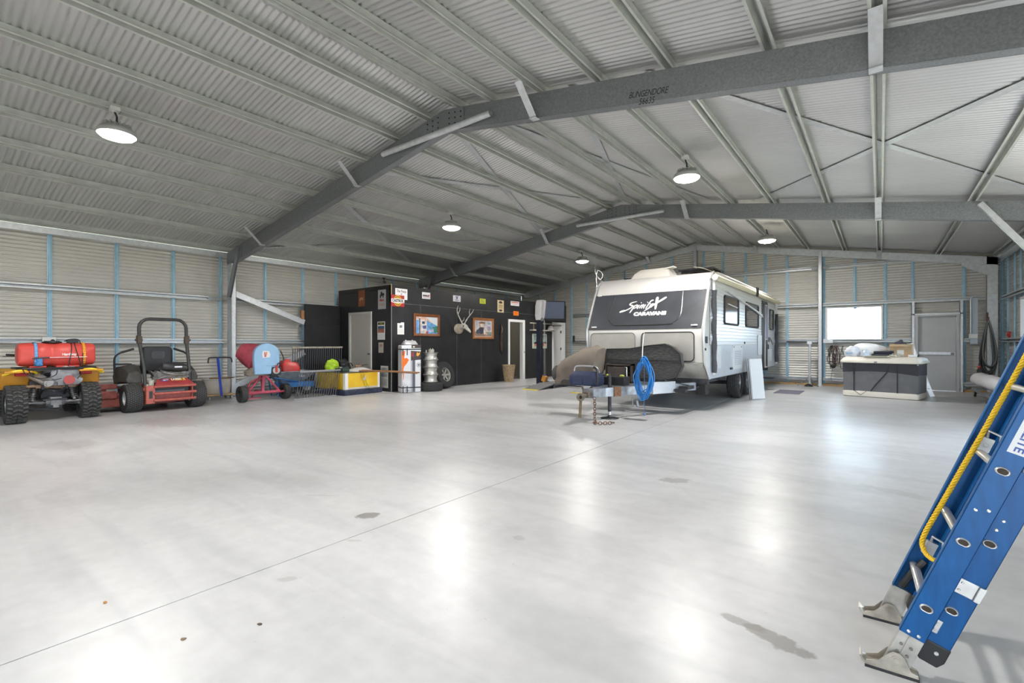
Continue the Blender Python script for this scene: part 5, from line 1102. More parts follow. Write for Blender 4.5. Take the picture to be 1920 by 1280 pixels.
# grey guard over the front window
fd = V((0, .30, .62)).normalized(); fn = V((0, -fd.z, fd.y))
def FP(x, q): return V((x, 0, 1.60))+fd*q+fn*.0     # on the sloping upper front
FL = (V((0, .40, 2.42))-V((0, 0, 1.60))).length
mb = MB(); a = .012
vs = []
for q in (.0, FL-.06):
    for x in (-hw+.03, hw-.03): vs += [FP(x, q), FP(x, q)+fn*a]
mb.add(vs, [(0, 2, 6, 4), (1, 5, 7, 3), (0, 1, 3, 2), (4, 6, 7, 5), (0, 4, 5, 1), (2, 3, 7, 6)])
gd = part('front_guard', mb, cv_grey, t, 'dark grey front guard sheet')
def on_front(u, q, lift=.014): return FP(u, q)+fn*lift
mb = MB(); P = [(-.72, FL-.08), (-.77, .35), (-.73, .22), (-.64, .14), (-.50, .10), (.50, .10), (.64, .14), (.73, .22), (.77, .35), (.74, FL-.08)]
sp = smooth_path([(p[0], p[1], 0) for p in P], 5); mb.tube([on_front(p.x, p.y, .014) for p in sp], .017, 8); part('window_rib', mb, M('rib_grey', (.09, .09, .095), .25, .3), gd, 'raised U shaped window outline')
mb = MB(); mb.add([on_front(p.x*.985, p.y+.008, .0165) for p in sp], [tuple(range(len(sp)))]); part('window_cover', mb, cv_grey, gd, smooth=0)
lm = M('lettering_white', (.88, .88, .88), .5)
FM = lambda x, q, lift=.02: plane_mtx(on_front(x, q, lift), (1, 0, 0), fd)
text('lettering', 'CARAVANS', .108, lm, gd, FM(.13, .345), bold=.009, sx=1.22)
# brush script name, each letter as tapered strokes
def stroke(mb, pts, w0, w1, k=6):
    P = smooth_path([(x, y, 0) for x, y in pts], k); n = len(P); vs = []
    for i, p in enumerate(P):
        d = (P[min(i+1, n-1)]-P[max(i-1, 0)]).normalized(); nn = V((-d.y, d.x, 0)); f = i/(n-1); w = (w0+(w1-w0)*f)*(.35+.65*min(1, 6*f, 6*(1-f)+.2))
        vs += [p+nn*w, p-nn*w]
    mb.add([on_front(v.x, v.y, .0215) for v in vs], [(2*i, 2*i+1, 2*i+3, 2*i+2) for i in range(n-1)])
mb = MB(); h = .14; b0 = .43
def sk(x, y): return (x+y*.45, y+.0)
def st(pts, w0=.012, w1=.010): w0 *= 1.35; w1 *= 1.35; stroke(mb, [(-.46+(px_*1.0+py*.45)*.80, .47+py*.74+px_*.02) for px_, py in pts], w0, w1)
st([(.23, .235), (.12, .21), (.08, .16), (.13, .125), (.20, .10), (.17, .03), (.06, -.05), (-.05, -.085), (-.03, -.045), (.05, -.02)], .013, .008)
st([(.25, .12), (.25, .02), (.25, -.13)], .012, .012); st([(.25, .07), (.29, .12), (.33, .10), (.32, .04), (.27, .0)], .010, .008)
st([(.37, .12), (.37, .02), (.40, .0)]); st([(.375, .175), (.385, .19)], .012, .012)
st([(.43, .12), (.43, .0)]); st([(.43, .06), (.475, .12), (.49, .09), (.485, .01), (.51, .0)], .010, .008)
st([(.54, .12), (.54, .02), (.57, .0)]); st([(.545, .175), (.555, .19)], .012, .012)
st([(.68, .24), (.62, .22), (.615, .1), (.62, -.03)], .012, .010); st([(.59, .12), (.67, .13)], .009, .007)
st([(.69, .06), (.74, .08), (.745, .115), (.71, .12), (.685, .07), (.70, .01), (.76, .02)], .011, .008)
st([(.62, -.10), (.78, .10), (.97, .31)], .009, .020); st([(.72, .34), (.80, .15), (.90, -.07)], .026, .014)
part('lettering', mb, lm, gd, 'white brush script name', smooth=0)
# boot doors of checker plate
for x0, x1, d in ((-1.13, -.12, .0), (.02, 1.06, .0)):
    mb = MB(); poly = rrect(x1-x0, .56, .08, 5, (x0+x1)/2, 1.25); mb.prism([(u, w_) for u, w_ in poly], -.012, .02, 'xz'); bd = part('boot_door', mb, checker, t, 'checker plate boot door')
    mb = MB(); mb.tube([(u, -.012, w_) for u, w_ in poly], .010, 6, closed=True); part('seal', mb, M('boot_seal', (.25, .24, .23), .4) if x0 < 0 else black, bd)
    mb = MB()
    for i in range(30):
        for j in range(15):
            u = x0+.06+(x1-x0-.12)*i/29; w_ = 1.01+.48*j/14; a = .011*(1 if (i+j) % 2 else -1)
            mb.add([(u-.010, -.0121, w_-a), (u+.010, -.0121, w_+a), (u+.008, -.0145, w_+a+.004), (u-.008, -.0145, w_-a+.004)], [(0, 1, 2, 3)])
    part('tread_pattern', mb, M('checker_bright', (.66, .64, .60), .3, .6), bd, smooth=0)
    if x0 > 0: mb = MB(); mb.cyl((x0+.72, -.03, 1.03), (x0+.72, .0, 1.03), .028, 14); mb.box((x0+.72, -.03, 1.03), (.05, .02, .025)); part('latch', mb, dark_metal, bd)
mb = MB(); mb.add([(-hw+.05, .075, .935), (hw-.02, .075, .935), (hw-.02, .425, .625), (-hw+.05, .425, .625), (-hw+.05, .055, .945), (hw-.02, .055, .945)], [(0, 1, 2, 3)]); mb.bb((-hw+.04, .0, .925), (hw-.04, .08, .945)); part('lower_front', mb, M('dusty_plate', (.42, .40, .36), .5, .3, var=.15, vs=5), t, 'dusty lower front plate', solid=.004)
# roof hatch, roof panels
mb = MB(); mb.loft([[(x, y, z) for x, y in rrect(a, b, .05, 3, cx_-.12, 1.10)] for z, a, b, cx_ in ((2.72, .92, .62, -.02), (2.86, .80, .52, .0), (2.945, .62, .42, .04), (2.955, .55, .36, .04))]); mb.box((.28, .95, 2.94), (.20, .2, .025), (0, R(-8), 0)); part('roof_hatch', mb, M('cream_hatch', (.72, .69, .63), .4), t, 'cream roof hatch', bev=.006)
for x, y, w_ in ((-.80, 1.5, .5), (.80, .95, .72)): mb = MB(); mb.box((x, y+.4, 2.865), (w_, .8, .03)); mb.box((x, y+.1, 2.83), (w_*.9, .04, .05)); mb.box((x, y+.7, 2.83), (w_*.9, .04, .05)); part('solar_panel', mb, M('solar_black', (.015, .013, .016), .25), t, 'black roof panel')
# awning: roof fabric, roller and legs
cream = M('awning_cream', (.72, .66, .48), .5, var=.05, vs=4)
mb = MB(); mb.cyl((hw+.10, .50, 2.60), (hw+.10, 7.75, 2.60), .055, 18); ar = part('awning_roller', mb, cream, t, 'cream awning roller')
for a_, b_ in ((.44, .52), (7.73, 7.80)): mb = MB(); mb.cyl((hw+.10, a_, 2.60), (hw+.10, b_, 2.60), .06, 18); part('end_cap', mb, M('cap_grey', (.5, .49, .46), .4), ar)
mb = MB(); vs = []
for i in range(7):
    f = i/6; vs += [(hw-.44+.54*f, .85-.2*f, 2.90-.245*f+.05*math.sin(PI*f)), (hw-.44+.54*f, 7.6, 2.90-.245*f+.05*math.sin(PI*f))]
mb.add(vs, [(2*i, 2*i+1, 2*i+3, 2*i+2) for i in range(6)]); part('awning_fabric', mb, M('awning_fabric', (.52, .49, .38), .7, var=.08, vs=3), t, solid=.006)
mb = MB(); mb.cyl((hw+.03, .8, 2.66), (hw+.03, 7.6, 2.66), .014, 8); mb.bb((hw+.005, .42, 2.585), (hw+.03, 7.7, 2.61)); part('awning_rail', mb, white, t)
for y, lab in ((.55, 0), (7.66, 1)):
    mb = MB(); mb.beam((hw+.06, y, .70), (hw+.06, y, 2.62), .05, .045, up=(1, 0, 0)); lg = part('awning_leg', mb, M('white_aluminium', (.78, .78, .78), .35, .2), t)
    mb = MB(); n = 12; mb.tube([(hw+.06+.006*math.sin(i*1.7), y+.006*math.cos(i*2.3), .74+(1.62 if lab == 0 else 1.5)*i/n) for i in range(n+1)], [.046+.006*math.sin(i*2.1) for i in range(n+1)], 12); part('padding', mb, M('foam_dark', (.05, .05, .058), .7, var=.2, vs=14), lg, 'dark foam sleeve')
mb = MB(); mb.beam((hw+.05, 1.6, 2.43), (hw+.05, 5.4, 2.10), .04, .03); mb.beam((hw+.03, 1.75, 2.17), (hw+.03, 2.6, 2.13), .02, .02); mb.beam((hw+.05, 4.3, 2.2), (hw+.05, 5.5, 2.05), .03, .02); part('awning_arm', mb, M('white_aluminium', (.78, .78, .78)), t)
for y, z in ((4.1, 2.60), (4.25, 2.60)): mb = MB(); mb.tube([(hw+.16, y, z+.14), (hw+.165, y, z), (hw+.15, y+.02, z-.08)], .018, 8); part('awning_tie', mb, black, t)
# windows
def cwin(y0, y1, z0, z1, m, lab):
    mb = MB(); poly = [(y, z) for y, z in rrect(y1-y0, z1-z0, .06, 5, (y0+y1)/2, (z0+z1)/2)]
    mb.prism(poly, hw-.01, hw+.018, 'yz'); wo = part('window', mb, m, t, lab)
    mb = MB(); mb.tube([(hw+.018, y, z) for y, z in poly], .022, 8, closed=True); part('seal', mb, black, wo)
    return wo
w1 = cwin(1.50, 2.75, 1.74, 2.33, M('brown_tint_glass', (.085, .055, .034), .12, spec=.35, var=.15, vs=6, stretch=(1, 6, .3)), 'brown tinted side window')
cwin(3.55, 5.05, 1.74, 2.33, M('dark_mirror_glass', (.10, .11, .13), .04, .85), 'reflective side window')
cwin(6.75, 7.35, 1.74, 2.33, M('brown_tint_glass', (.085, .055, .034)), 'narrow rear side window')
# doorway: a near black sheet paints the shade of the interior
mb = MB(); mb.bb((hw-.03, 5.62, .58), (hw+.004, 6.30, 2.46)); part('doorway', mb, M('doorway_shade', (.012, .010, .014), .6), t, 'near black sheet painted as the shade inside the open doorway', smooth=0)
mb = MB(); mb.bb((hw+.004, 6.02, .62), (hw+.03, 6.29, 2.44)); mb.mat(1).bb((hw+.03, 6.05, 1.45), (hw+.033, 6.26, 2.40)); mb.mat(2).bb((hw+.03, 6.04, .66), (hw+.033, 6.27, 1.42)); part('door', mb, [cv_white, M('flyscreen_violet', (.22, .18, .40), .4), M('flyscreen_black', (.015, .015, .018), .5)], t, 'sliding half door with violet tinted screen', bev=.003)
mb = MB(); mb.bb((hw, 5.56, .6), (hw+.03, 5.62, 2.5)); mb.bb((hw, 6.30, .6), (hw+.03, 6.36, 2.5)); mb.bb((hw, 5.56, 2.46), (hw+.03, 6.36, 2.52)); part('door_surround', mb, black, t, bev=.006)
mb = MB(); mb.bb((hw+.012, 4.95, 1.0), (hw+.05, 5.4, 1.55)); part('folded_table', mb, M('table_white', (.74, .76, .78), .4), t, 'white fold down picnic table', bev=.02)
# lockers and vents on the side
mb = MB(); mb.bb((hw+.012, .92, .80), (hw+.022, 1.22, 1.26)); part('locker_door', mb, cv_side, t, bev=.008)
mb = MB(); mb.prism(rrect(.95, .55, .06, 4, 2.65, 1.0), hw+.010, hw+.030, 'yz'); vt = part('fridge_vent', mb, cv_side, t, 'white fridge vent panel', bev=.004)
mb = MB()
for k in range(8): mb.box((hw+.033, 2.66, .84+k*.042), (.008, .62, .022), (0, R(25), 0))
part('louvre', mb, M('louvre_grey', (.55, .58, .64), .4), vt)
for y, z in ((2.28, 1.235), (3.0, 1.235)): mb = MB(); mb.box((hw+.033, y, z), (.01, .05, .03)); part('clip', mb, galv, vt)
mb = MB(); mb.box((hw+.022, .18, 1.38), (.02, .08, .13)); mb.box((hw+.022, .72, 1.22), (.02, .07, .07)); mb.box((hw+.03, 2.05, .76), (.03, .16, .05)); mb.box((hw+.022, 3.4, 1.33), (.02, .06, .05)); mb.box((hw+.02, .10, 1.20), (.02, .05, .05)); part('outlet', mb, M('outlet_dark', (.03, .035, .045), .4), t, bev=.006)
mb = MB(); mb.bb((hw+.014, 6.55, 1.36), (hw+.02, 6.75, 1.50)); mb.beam((hw+.02, 6.8, 1.48), (hw+.02, 7.25, 1.28), .03, .008, up=(1, 0, 0)); mb.box((hw+.02, 6.5, 1.22), (.03, .05, .14)); part('side_decal', mb, M('decal_dark', (.03, .03, .04), .4), t)
mb = MB(); mb.bb((hw+.012, 6.7, .80), (hw+.03, 7.05, 1.15)); part('hatch', mb, white, t, bev=.01)
# chassis
mb = MB()
for s in (-1, 1): mb.bb((s*.85-.03, .5, .46), (s*.85+.03, 7.6, .61))
for y in (.6, 2.0, 3.6, 5.2, 7.0): mb.bb((-1.15, y-.03, .50), (1.15, y+.03, .60))
mb.bb((-1.2, .44, .60), (1.2, 7.7, .622)); mb.cyl((-1.05, 3.2, .36), (1.05, 3.2, .36), .04, 12); mb.cyl((-1.05, 4.1, .36), (1.05, 4.1, .36), .04, 12); mb.box((.3, 1.7, .45), (.9, .9, .16)); mb.bb((-1.0, 4.8, .42), (-.3, 5.8, .6))
part('chassis', mb, M('chassis_grey', (.10, .10, .11), .5, .4, var=.3, vs=9), t)
for s in (-1, 1):
    for y in (3.2, 4.1): wheel(t, (s*1.07, y, .372), .37, .24, .2, 'road', M('caravan_rim', (.4, .4, .42), .3, .8), (1, 0, 0), 6)
mb = MB(); mb.tube([(1.1, 5.9, .6), (1.15, 5.92, .32), (1.15, 5.95, .05)], .02, 8); mb.lathe([(0, 0), (.09, 0), (.085, .02), (.03, .05)], (1.15, 5.95, 0), n=16); mb.box((1.22, 5.95, .34), (.5, .3, .03)); part('step', mb, dark_metal, t, 'folding step and stabiliser leg')
mb = MB(); mb.bb((.95, .5, .3), (1.12, .75, .5)); mb.mat(1).tube(smooth_path([(.75, .35, .5), (.85, .25, .46), (.95, .3, .44), (1.0, .45, .46)], 4), .03, 8); part('mudflap', mb, [rubber, dark_metal], t)
# A-frame, coupling, jockey wheel
zinc = M('galvanised_drawbar', (.30, .315, .34), .42, .5, var=.3, vs=9)
mb = MB()
for s in (-1, 1): mb.prof((s*.06, -2.02, .475), (s*.98, .30, .475), [(-.025, -.075), (.025, -.075), (.025, .075), (-.025, .075)])
mb.prism([(-.09, -2.20), (.09, -2.20), (.16, -1.80), (-.16, -1.80)], .40, .55, 'xy'); mb.bb((-.55, -.75, .45), (.55, -.68, .54)); mb.bb((-.85, -.1, .45), (.85, -.03, .54)); mb.mat(1).prof((.20, -1.69, .475), (.26, -1.54, .475), [(-.03, -.08), (.03, -.08), (.03, .08), (-.03, .08)])
af = part('drawbar', mb, [zinc, M('rust_patch', (.18, .09, .045), .8, var=.4, vs=30)], t, 'galvanised steel drawbar')
rusty = M('dirty_coupling', (.16, .13, .10), .6, .4, var=.5, vs=25)
mb = MB(); mb.cyl((0, -2.45, .44), (0, -2.18, .46), .036, 14); mb.lathe([(.03, -.05), (.062, -.05), (.066, -.03), (.066, .03), (.062, .05), (.03, .05), (.03, -.05)], (0, -2.47, .44), (.45, -.9, 0), 18); mb.box((0, -2.26, .46), (.11, .12, .09)); mb.beam((-.02, -2.32, .48), (-.05, -2.34, .62), .04, .03); part('coupling', mb, rusty, t, 'dirty off road coupling')
mb = MB(); mb.beam((.0, -2.46, .40), (-.02, -2.46, .10), .05, .008, up=(0, 1, 0)); part('hitch_strap', mb, M('strap_brown', (.20, .15, .09), .8), t, 'hanging brown strap')
def chain(mb, P, n, r=.016, w=.026):
    P = smooth_path(P, 8); L = [0]
    for i in range(1, len(P)): L.append(L[-1]+(P[i]-P[i-1]).length)
    for k in range(n):
        s = L[-1]*(k+.5)/n; i = max(j for j in range(len(P)-1) if L[j] <= s); p = P[i].lerp(P[i+1], (s-L[i])/max(1e-6, L[i+1]-L[i])); d = (P[i+1]-P[i]).normalized(); a, b, _ = frame(d)
        if k % 2: a = b
        l = L[-1]/n*.68; mb.tube([p+d*(l*math.cos(q))+a*(w*math.sin(q)) for q in [2*PI*j/10 for j in range(10)]], .0065, 5, closed=True)
mb = MB(); chain(mb, [(.11, -2.20, .42), (.12, -2.21, .25), (.13, -2.23, .08), (.16, -2.25, .03), (.20, -2.38, .03), (.30, -2.36, .03), (.42, -2.22, .03)], 20); mb.tube([(.43+.03*math.cos(q), -2.20+.03*math.sin(q), .03) for q in [2*PI*j/10 for j in range(9)]], .010, 6); part('safety_chain', mb, M('rusty_chain', (.20, .12, .09), .7, .3, var=.4, vs=30), t, 'rusty safety chain trailing on the floor')
mb = MB(); mb.cyl((.10, -1.62, .12), (.10, -1.62, .74), .032, 16); mb.mat(1).cyl((.10, -1.62, .06), (.10, -1.62, .16), .026, 14); mb.mat(0).lathe([(0, .012), (.02, .05), (.03, .06), (.035, .02), (.15, .012), (.16, 0), (0, 0)], (.10, -1.62, 0), n=24); mb.cyl((.10, -1.62, .74), (.10, -1.62, .79), .02, 8); mb.tube([(.10, -1.62, .79), (.2, -1.62, .80), (.2, -1.62, .86)], .008, 6); part('jockey_stand', mb, [dark_metal, chrome], t, 'dark drop leg with round foot')
mb = MB(); mb.prism([(.50, -.80), (.58, -.84), (.80, -.28), (.70, -.26)], .385, .60, 'xy'); wb = part('side_box', mb, M('white_checker', (.58, .60, .64), .35, .3, var=.04, vs=30), t, 'pale checker plate tool box on the drawbar', bev=.004)
mb = MB(); mb.bb((.80, -.34, .40), (1.0, -.2, .46)); mb.bb((.84, -.20, .44), (1.0, .2, .5)); mb.beam((.66, -.5, .62), (.92, .1, .5), .05, .02); part('drawbar_step', mb, dark_metal, t)
# thin white cable from the shed roof to the caravan roof
mb = MB(); xt, yt = -7.86, 15.35; zt = roof_z(-8.1)
P = smooth_path([(-8.06, 15.2, roof_z(-8.06)+.01), (-7.6, 14.8, 3.95), (-6.9, 13.6, 3.35), (-5.6, 11.9, 2.95), (-4.95, 10.9, 2.806)], 6)
solo('power_lead', mb.tube([p-V((-8.06, 15.2, 4.41)) for p in P], .009, 6), M('lead_white', (.7, .7, .68), .5), 'thin white power lead hanging from the roof to the caravan', 'cable', (-8.06, 15.2, 4.41)) if False else None
mb = MB(); zz = roof_z(-8.05)
solo('power_lead', (mb.tube(smooth_path([(0, 0, 0), (.02, .0, -.2), (.0, .02, -.55), (.16, .1, -.8), (.24, .1, -.62), (.12, .0, -.48), (.06, -.02, -.7), (.10, -.05, -1.1), (.16, -.1, -1.75)], 8), .011, 6), mb.cyl((0, 0, -.02), (0, 0, .03), .03, 10))[0], M('lead_white', (.7, .7, .68), .5), 'thin looped white lead hanging from a roof purlin beyond the caravan', 'cable', (-8.06, 15.35, zz-.03))

# ---------------------------------------------------------------- load on the drawbar
def at(x, y, z=0): return (x, y, z)
# brown canvas bundle
mb = MB()
secs = []
for f, cx_, y, rx, rz, zc in ((0, -5.24, 8.42, .10, .22, .70), (.02, -5.24, 8.42, .16, .24, .70), (.3, -5.02, 8.46, .27, .27, .80), (.6, -4.72, 8.5, .30, .31, .90), (.85, -4.50, 8.52, .30, .33, .935), (1, -4.37, 8.54, .28, .30, .93)):
    ring = []
    for i in range(22):
        w_ = 2*PI*i/22; k = 1+.05*math.sin(5*w_+f*9)+.03*math.sin(9*w_-f*14)
        ring.append((cx_+.05*math.sin(w_), y+rx*math.cos(w_)*k, zc+rz*math.sin(w_)*k))
    secs.append(ring)
mb.loft(secs)
t = thing('canvas_cover', 'brown canvas cover draped over a load at the left of the drawbar', 'cover', (-4.8, 8.48, 0))
for i in range(len(mb.v)): mb.v[i] = (mb.v[i][0]+4.8, mb.v[i][1]-8.48, mb.v[i][2])
part('canvas', mb, M('brown_canvas', (.20, .165, .135), .8, var=.15, vs=5, bump=.3, bs=7), t)
mb = MB(); mb.lathe([(0, .0), (.20, .0), (.235, .03), (.24, .05)], (-.445, -.06, .70), (-1, -.1, 0), 20, sx=1, sy=.68); part('end_flap', mb, M('dark_canvas', (.07, .065, .06), .8, bump=.3, bs=9), t, 'dark end flap')
mb = MB(); mb.bb((-.35, -.12, .555), (.44, .22, .585)); mb.bb((-.30, -.05, .553), (.40, .0, .56)); mb.blob((-.27, -.02, .47), (.14, .14, .14), .2, 18, 12, 21, 2.4); part('tray', mb, M('dark_canvas', (.07, .065, .06)), t, 'dark sagging tray')
# black mesh stone shield
mesh_m = M('black_mesh_cloth', (.055, .053, .052), .7, var=.85, vs=5, stretch=(2.5, 1, 20), bump=.1, bs=40)
t = thing('mesh_shield', 'black mesh stone shield across the drawbar in front of the caravan', 'stone shield', (-3.6, 8.75, 0))
out = [(-.72, .93), (-.72, 1.20), (-.22, 1.21), (.15, 1.27), (.46, 1.30), (.60, 1.24), (.73, 1.12), (.76, .90), (.67, .70), (.45, .64), (-.10, .66), (-.12, .93)]
mb = MB(); n_ = len(out)
mb.prism(out, -.03, .14, 'xz'); part('mesh', mb, mesh_m, t, bev=.012)
mb = MB(); mb.tube([(x, -.035, z) for x, z in out], .012, 6, closed=True); mb.bb((-.72, -.04, .985), (.76, -.031, 1.0)); part('hem', mb, M('mesh_hem', (.02, .02, .02), .6), t)
mb = MB(); mb.bb((-.05, .145, .66), (.6, .18, .70)); mb.bb((.5, .145, .66), (.54, .18, 1.15)); mb.bb((.0, .145, .66), (.04, .18, 1.15)); part('shield_frame', mb, dark_metal, t)
t = thing('gas_locker', 'open dark brown locker below the black mesh on the drawbar', 'locker', (-4.05, 8.70, .552))
mb = MB(); mb.bb((-.24, -.06, 0), (.28, -.04, .03)); mb.bb((-.24, -.06, .33), (.28, .3, .36)); mb.bb((-.26, -.06, 0), (-.24, .3, .36)); mb.bb((.26, -.06, 0), (.28, .3, .36)); mb.bb((-.26, .28, 0), (.28, .3, .36)); mb.bb((-.26, -.06, 0), (.28, .3, .02)); part('case', mb, M('brown_locker', (.06, .045, .038), .5), t)
mb = MB(); mb.bb((-.22, -.065, .04), (.16, -.055, .31)); mb.mat(1).tube([(.20, -.09, .02), (.20, -.09, .30), (.16, -.09, .31)], .012, 6); part('lid', mb, [M('locker_lid', (.075, .058, .048), .45), chrome], t, bev=.004)
# navy tool bag with tube handle
t = thing('tool_bag', 'navy blue tool bag with a silver tube handle on the drawbar', 'tool bag', (-4.24, 7.74, .553))
mb = MB(); mb.loft([[(x, y, z) for x, y in rrect(a, b, .05, 3)] for z, a, b in ((0, .56, .28), (.06, .60, .30), (.16, .60, .28), (.23, .52, .18), (.25, .48, .12))]); mb.mat(1).bb((-.2, -.155, .02), (-.02, -.145, .13)); mb.bb((.03, -.155, .02), (.2, -.145, .13)); part('body', mb, [M('navy_canvas', (.018, .028, .075), .6, var=.2, vs=9, bump=.3, bs=12), M('navy_pocket', (.03, .045, .10), .6)], t, bev=.012)
mb = MB(); mb.tube(smooth_path([(-.25, 0, .20), (-.24, 0, .31), (-.16, 0, .345), (.12, 0, .345), (.22, 0, .31), (.25, 0, .22)], 4), .014, 8); part('handle', mb, M('bag_handle_tube', (.55, .56, .58), .3, .8), t, 'silver tube handle')
mb = MB(); mb.tube(smooth_path([(.16, -.02, .33), (.25, -.06, .28), (.29, -.12, .16), (.28, -.14, .03)], 4), .022, 8); part('shoulder_strap', mb, M('bag_black', (.02, .02, .025), .5), t)
t = thing('battery_box', 'small dark box behind the navy tool bag on the drawbar', 'box', (-3.86, 8.08, .553)); mb = MB(); mb.box((.05, 0, .08), (.42, .24, .16)); part('box', mb, black, t, bev=.015); mb = MB(); mb.ball((.18, -.05, .17), (.05, .04, .03), 8, 6); mb.ball((-.12, 0, .17), (.04, .04, .03), 8, 6); part('terminal', mb, M('hi_vis_dull', (.35, .40, .06), .6), t, 'dull yellow terminal caps')
# blue hose coil hung at the front
t = thing('blue_hose_coil', 'coil of bright blue hose hanging in front of the black mesh', 'hose', (-3.225, 7.90, 0))
random.seed(11); hm = M('blue_hose', (.02, .22, .62), .35)
for k in range(14):
    a = .11+.085*random.random(); cz = .74+.03*random.uniform(-1, 1); b = .33+.10*random.uniform(-1, .7); dx = .03*random.uniform(-1, 1); dy = .05*random.uniform(-1, 1); P = []
    for i in range(24):
        w_ = 2*PI*i/24; q = math.cos(w_); wid = a*(.55+.45*(1-max(0, q))) ; P.append((dx+wid*math.sin(w_)*(1+.12*math.sin(2*w_+k)), dy+.03*math.sin(3*w_+k), cz+(b if q < 0 else .30)*q+(.04*math.sin(2*w_+k*1.3))))
    mb = MB(); mb.tube(P, .0085, 6, closed=True); part('hose_loop', mb, hm, t)
mb = MB(); mb.tube(smooth_path([(-.02, 0, 1.02), (-.16, .36, 1.26), (-.34, .84, 1.42), (-.55, 1.395, 1.56)], 5), .008, 6); mb.cyl((-.02, 0, .98), (-.02, 0, 1.06), .014, 8); part('hanging_cord', mb, M('cord_white', (.62, .62, .58), .6), t, 'pale cord it hangs from')
mb = MB(); mb.tube([(.02, -.02, 1.0), (.03, -.03, .6), (.02, -.02, .25), (.02, 0, .10)], .005, 5); mb.ball((.02, 0, .10), (.02, .02, .03), 8, 6); part('loose_cord', mb, M('cord_blue', (.10, .20, .4), .5), t)
mb = MB(); mb.cyl((-.20, 0, .42), (-.19, 0, .20), .012, 8); mb.cyl((-.12, 0, .32), (-.10, 0, .22), .022, 8); part('hose_end', mb, galv, t, 'metal hose ends')
# white folding table leaning on the wheel
t = thing('folded_table', 'folded white table standing on end against the caravan wheels', 'folding table', (-2.30, 12.52, 0), R(-28), None)
t.rotation_euler = (0, R(-6), R(-30))
mb = MB(); mb.bb((-.05, -.20, 0), (.05, .20, .95)); fo = part('table_top', mb, M('folded_white', (.74, .74, .75), .4), t, bev=.012)
mb = MB(); mb.bb((-.052, -.202, .0), (-.044, .202, .95)); mb.bb((-.006, -.204, .004), (.006, .204, .952)); part('edge_band', mb, dark_metal, fo)
# floor mat
mb = MB(); mb.bb((-.30, -.55, 0), (.30, .55, .012)); solo('floor_mat', mb, M('violet_grey_mat', (.13, .12, .16), .9, var=.2, vs=30), 'dark violet grey mat on the floor beside the caravan doorway', 'mat', (-1.95, 14.85, 0), R(0), bev=.004)

# ---------------------------------------------------------------- car lift
navy = M('navy_lift_paint', (.022, .026, .045), .38, .2, var=.2, vs=6)
t = thing('car_lift', 'low platform car lift with a tall navy post and yellow edged ramps', 'car lift', (-7.1, 12.5, 0))
mb = MB(); mb.bb((-1.49, -.07, 0), (-1.33, .07, 2.05)); mb.mat(1).bb((-1.335, -.045, .03), (-1.325, .045, 2.0)); mb.mat(0).bb((-1.58, -.16, 0), (-1.24, .16, .018)); po = part('post', mb, [navy, M('post_slot', (.008, .008, .012), .5)], t, 'tall navy blue post', bev=.006)
mb = MB(); mb.bb((-1.50, -.09, 2.05), (-1.30, .09, 2.12)); mb.box((-1.30, -.03, 2.08), (.05, .03, .12)); part('post_cap', mb, galv, po, bev=.008)
mb = MB(); mb.loft([[(x-1.40+dx, y, z) for x, y in rrect(a, a, .03, 3)] for z, a, dx in ((2.06, .20, -.01), (2.2, .24, 0), (2.5, .25, .02), (2.66, .24, .05), (2.68, .18, .05))]); part('plastic_sleeve', mb, M('milky_plastic', (.72, .70, .70), .3, coat=.3, var=.08, vs=7), po, 'milky white plastic sleeve over the post head')
mb = MB(); mb.cyl((-1.24, .0, .12), (-1.24, .0, 2.05), .008, 8); mb.cyl((-1.20, .02, .3), (-1.22, .01, 2.0), .006, 6); part('lift_cable', mb, M('cable_grey', (.5, .5, .5), .4, .6), po)
mb = MB(); mb.box((-1.20, -.03, .22), (.14, .14, .18), (0, R(20), 0)); mb.mat(1).cyl((-1.14, -.02, .12), (-1.04, -.02, .10), .05, 12); mb.mat(2).box((-1.22, -.03, .32), (.08, .1, .05)); part('power_unit', mb, [M('unit_orange', (.62, .28, .05), .4), black, M('unit_blue', (.1, .14, .3), .4)], t, 'orange hydraulic unit', bev=.008)
plate = M('lift_plate_grey', (.19, .19, .20), .45, .5, var=.15, vs=12)
for x in (-.78, .78):
    mb = MB(); mb.bb((x-.26, -.55, .06), (x+.26, 3.4, .14)); mb.bb((x-.27, -.55, .0), (x-.22, 3.4, .12)); mb.bb((x+.22, -.55, .0), (x+.27, 3.4, .12)); rw = part('runway', mb, plate, t, bev=.004)
    mb = MB()
    for k in range(14): mb.bb((x+.262, -.5+k*.1, .03), (x+.285, -.44+k*.1, .075))
    part('lock_rack', mb, dark_metal, rw)
    mb = MB(); mb.prism([(-.56, .10), (-.56, .135), (-1.36, .012), (-1.36, .0), (-1.30, .0)], x-.26, x+.26, 'yz'); rp = part('ramp', mb, M('ramp_grey', (.24, .24, .25), .5, .4, var=.12, vs=14), t)
    mb = MB(); mb.bb((x-.262, -1.42, .0), (x+.262, -1.30, .016)); part('ramp_edge', mb, M('safety_yellow', (.75, .60, .02), .5), rp, 'yellow front edge')
mb = MB(); mb.bb((-1.35, -.06, .03), (1.4, .06, .06)); part('crossbeam', mb, navy, t)

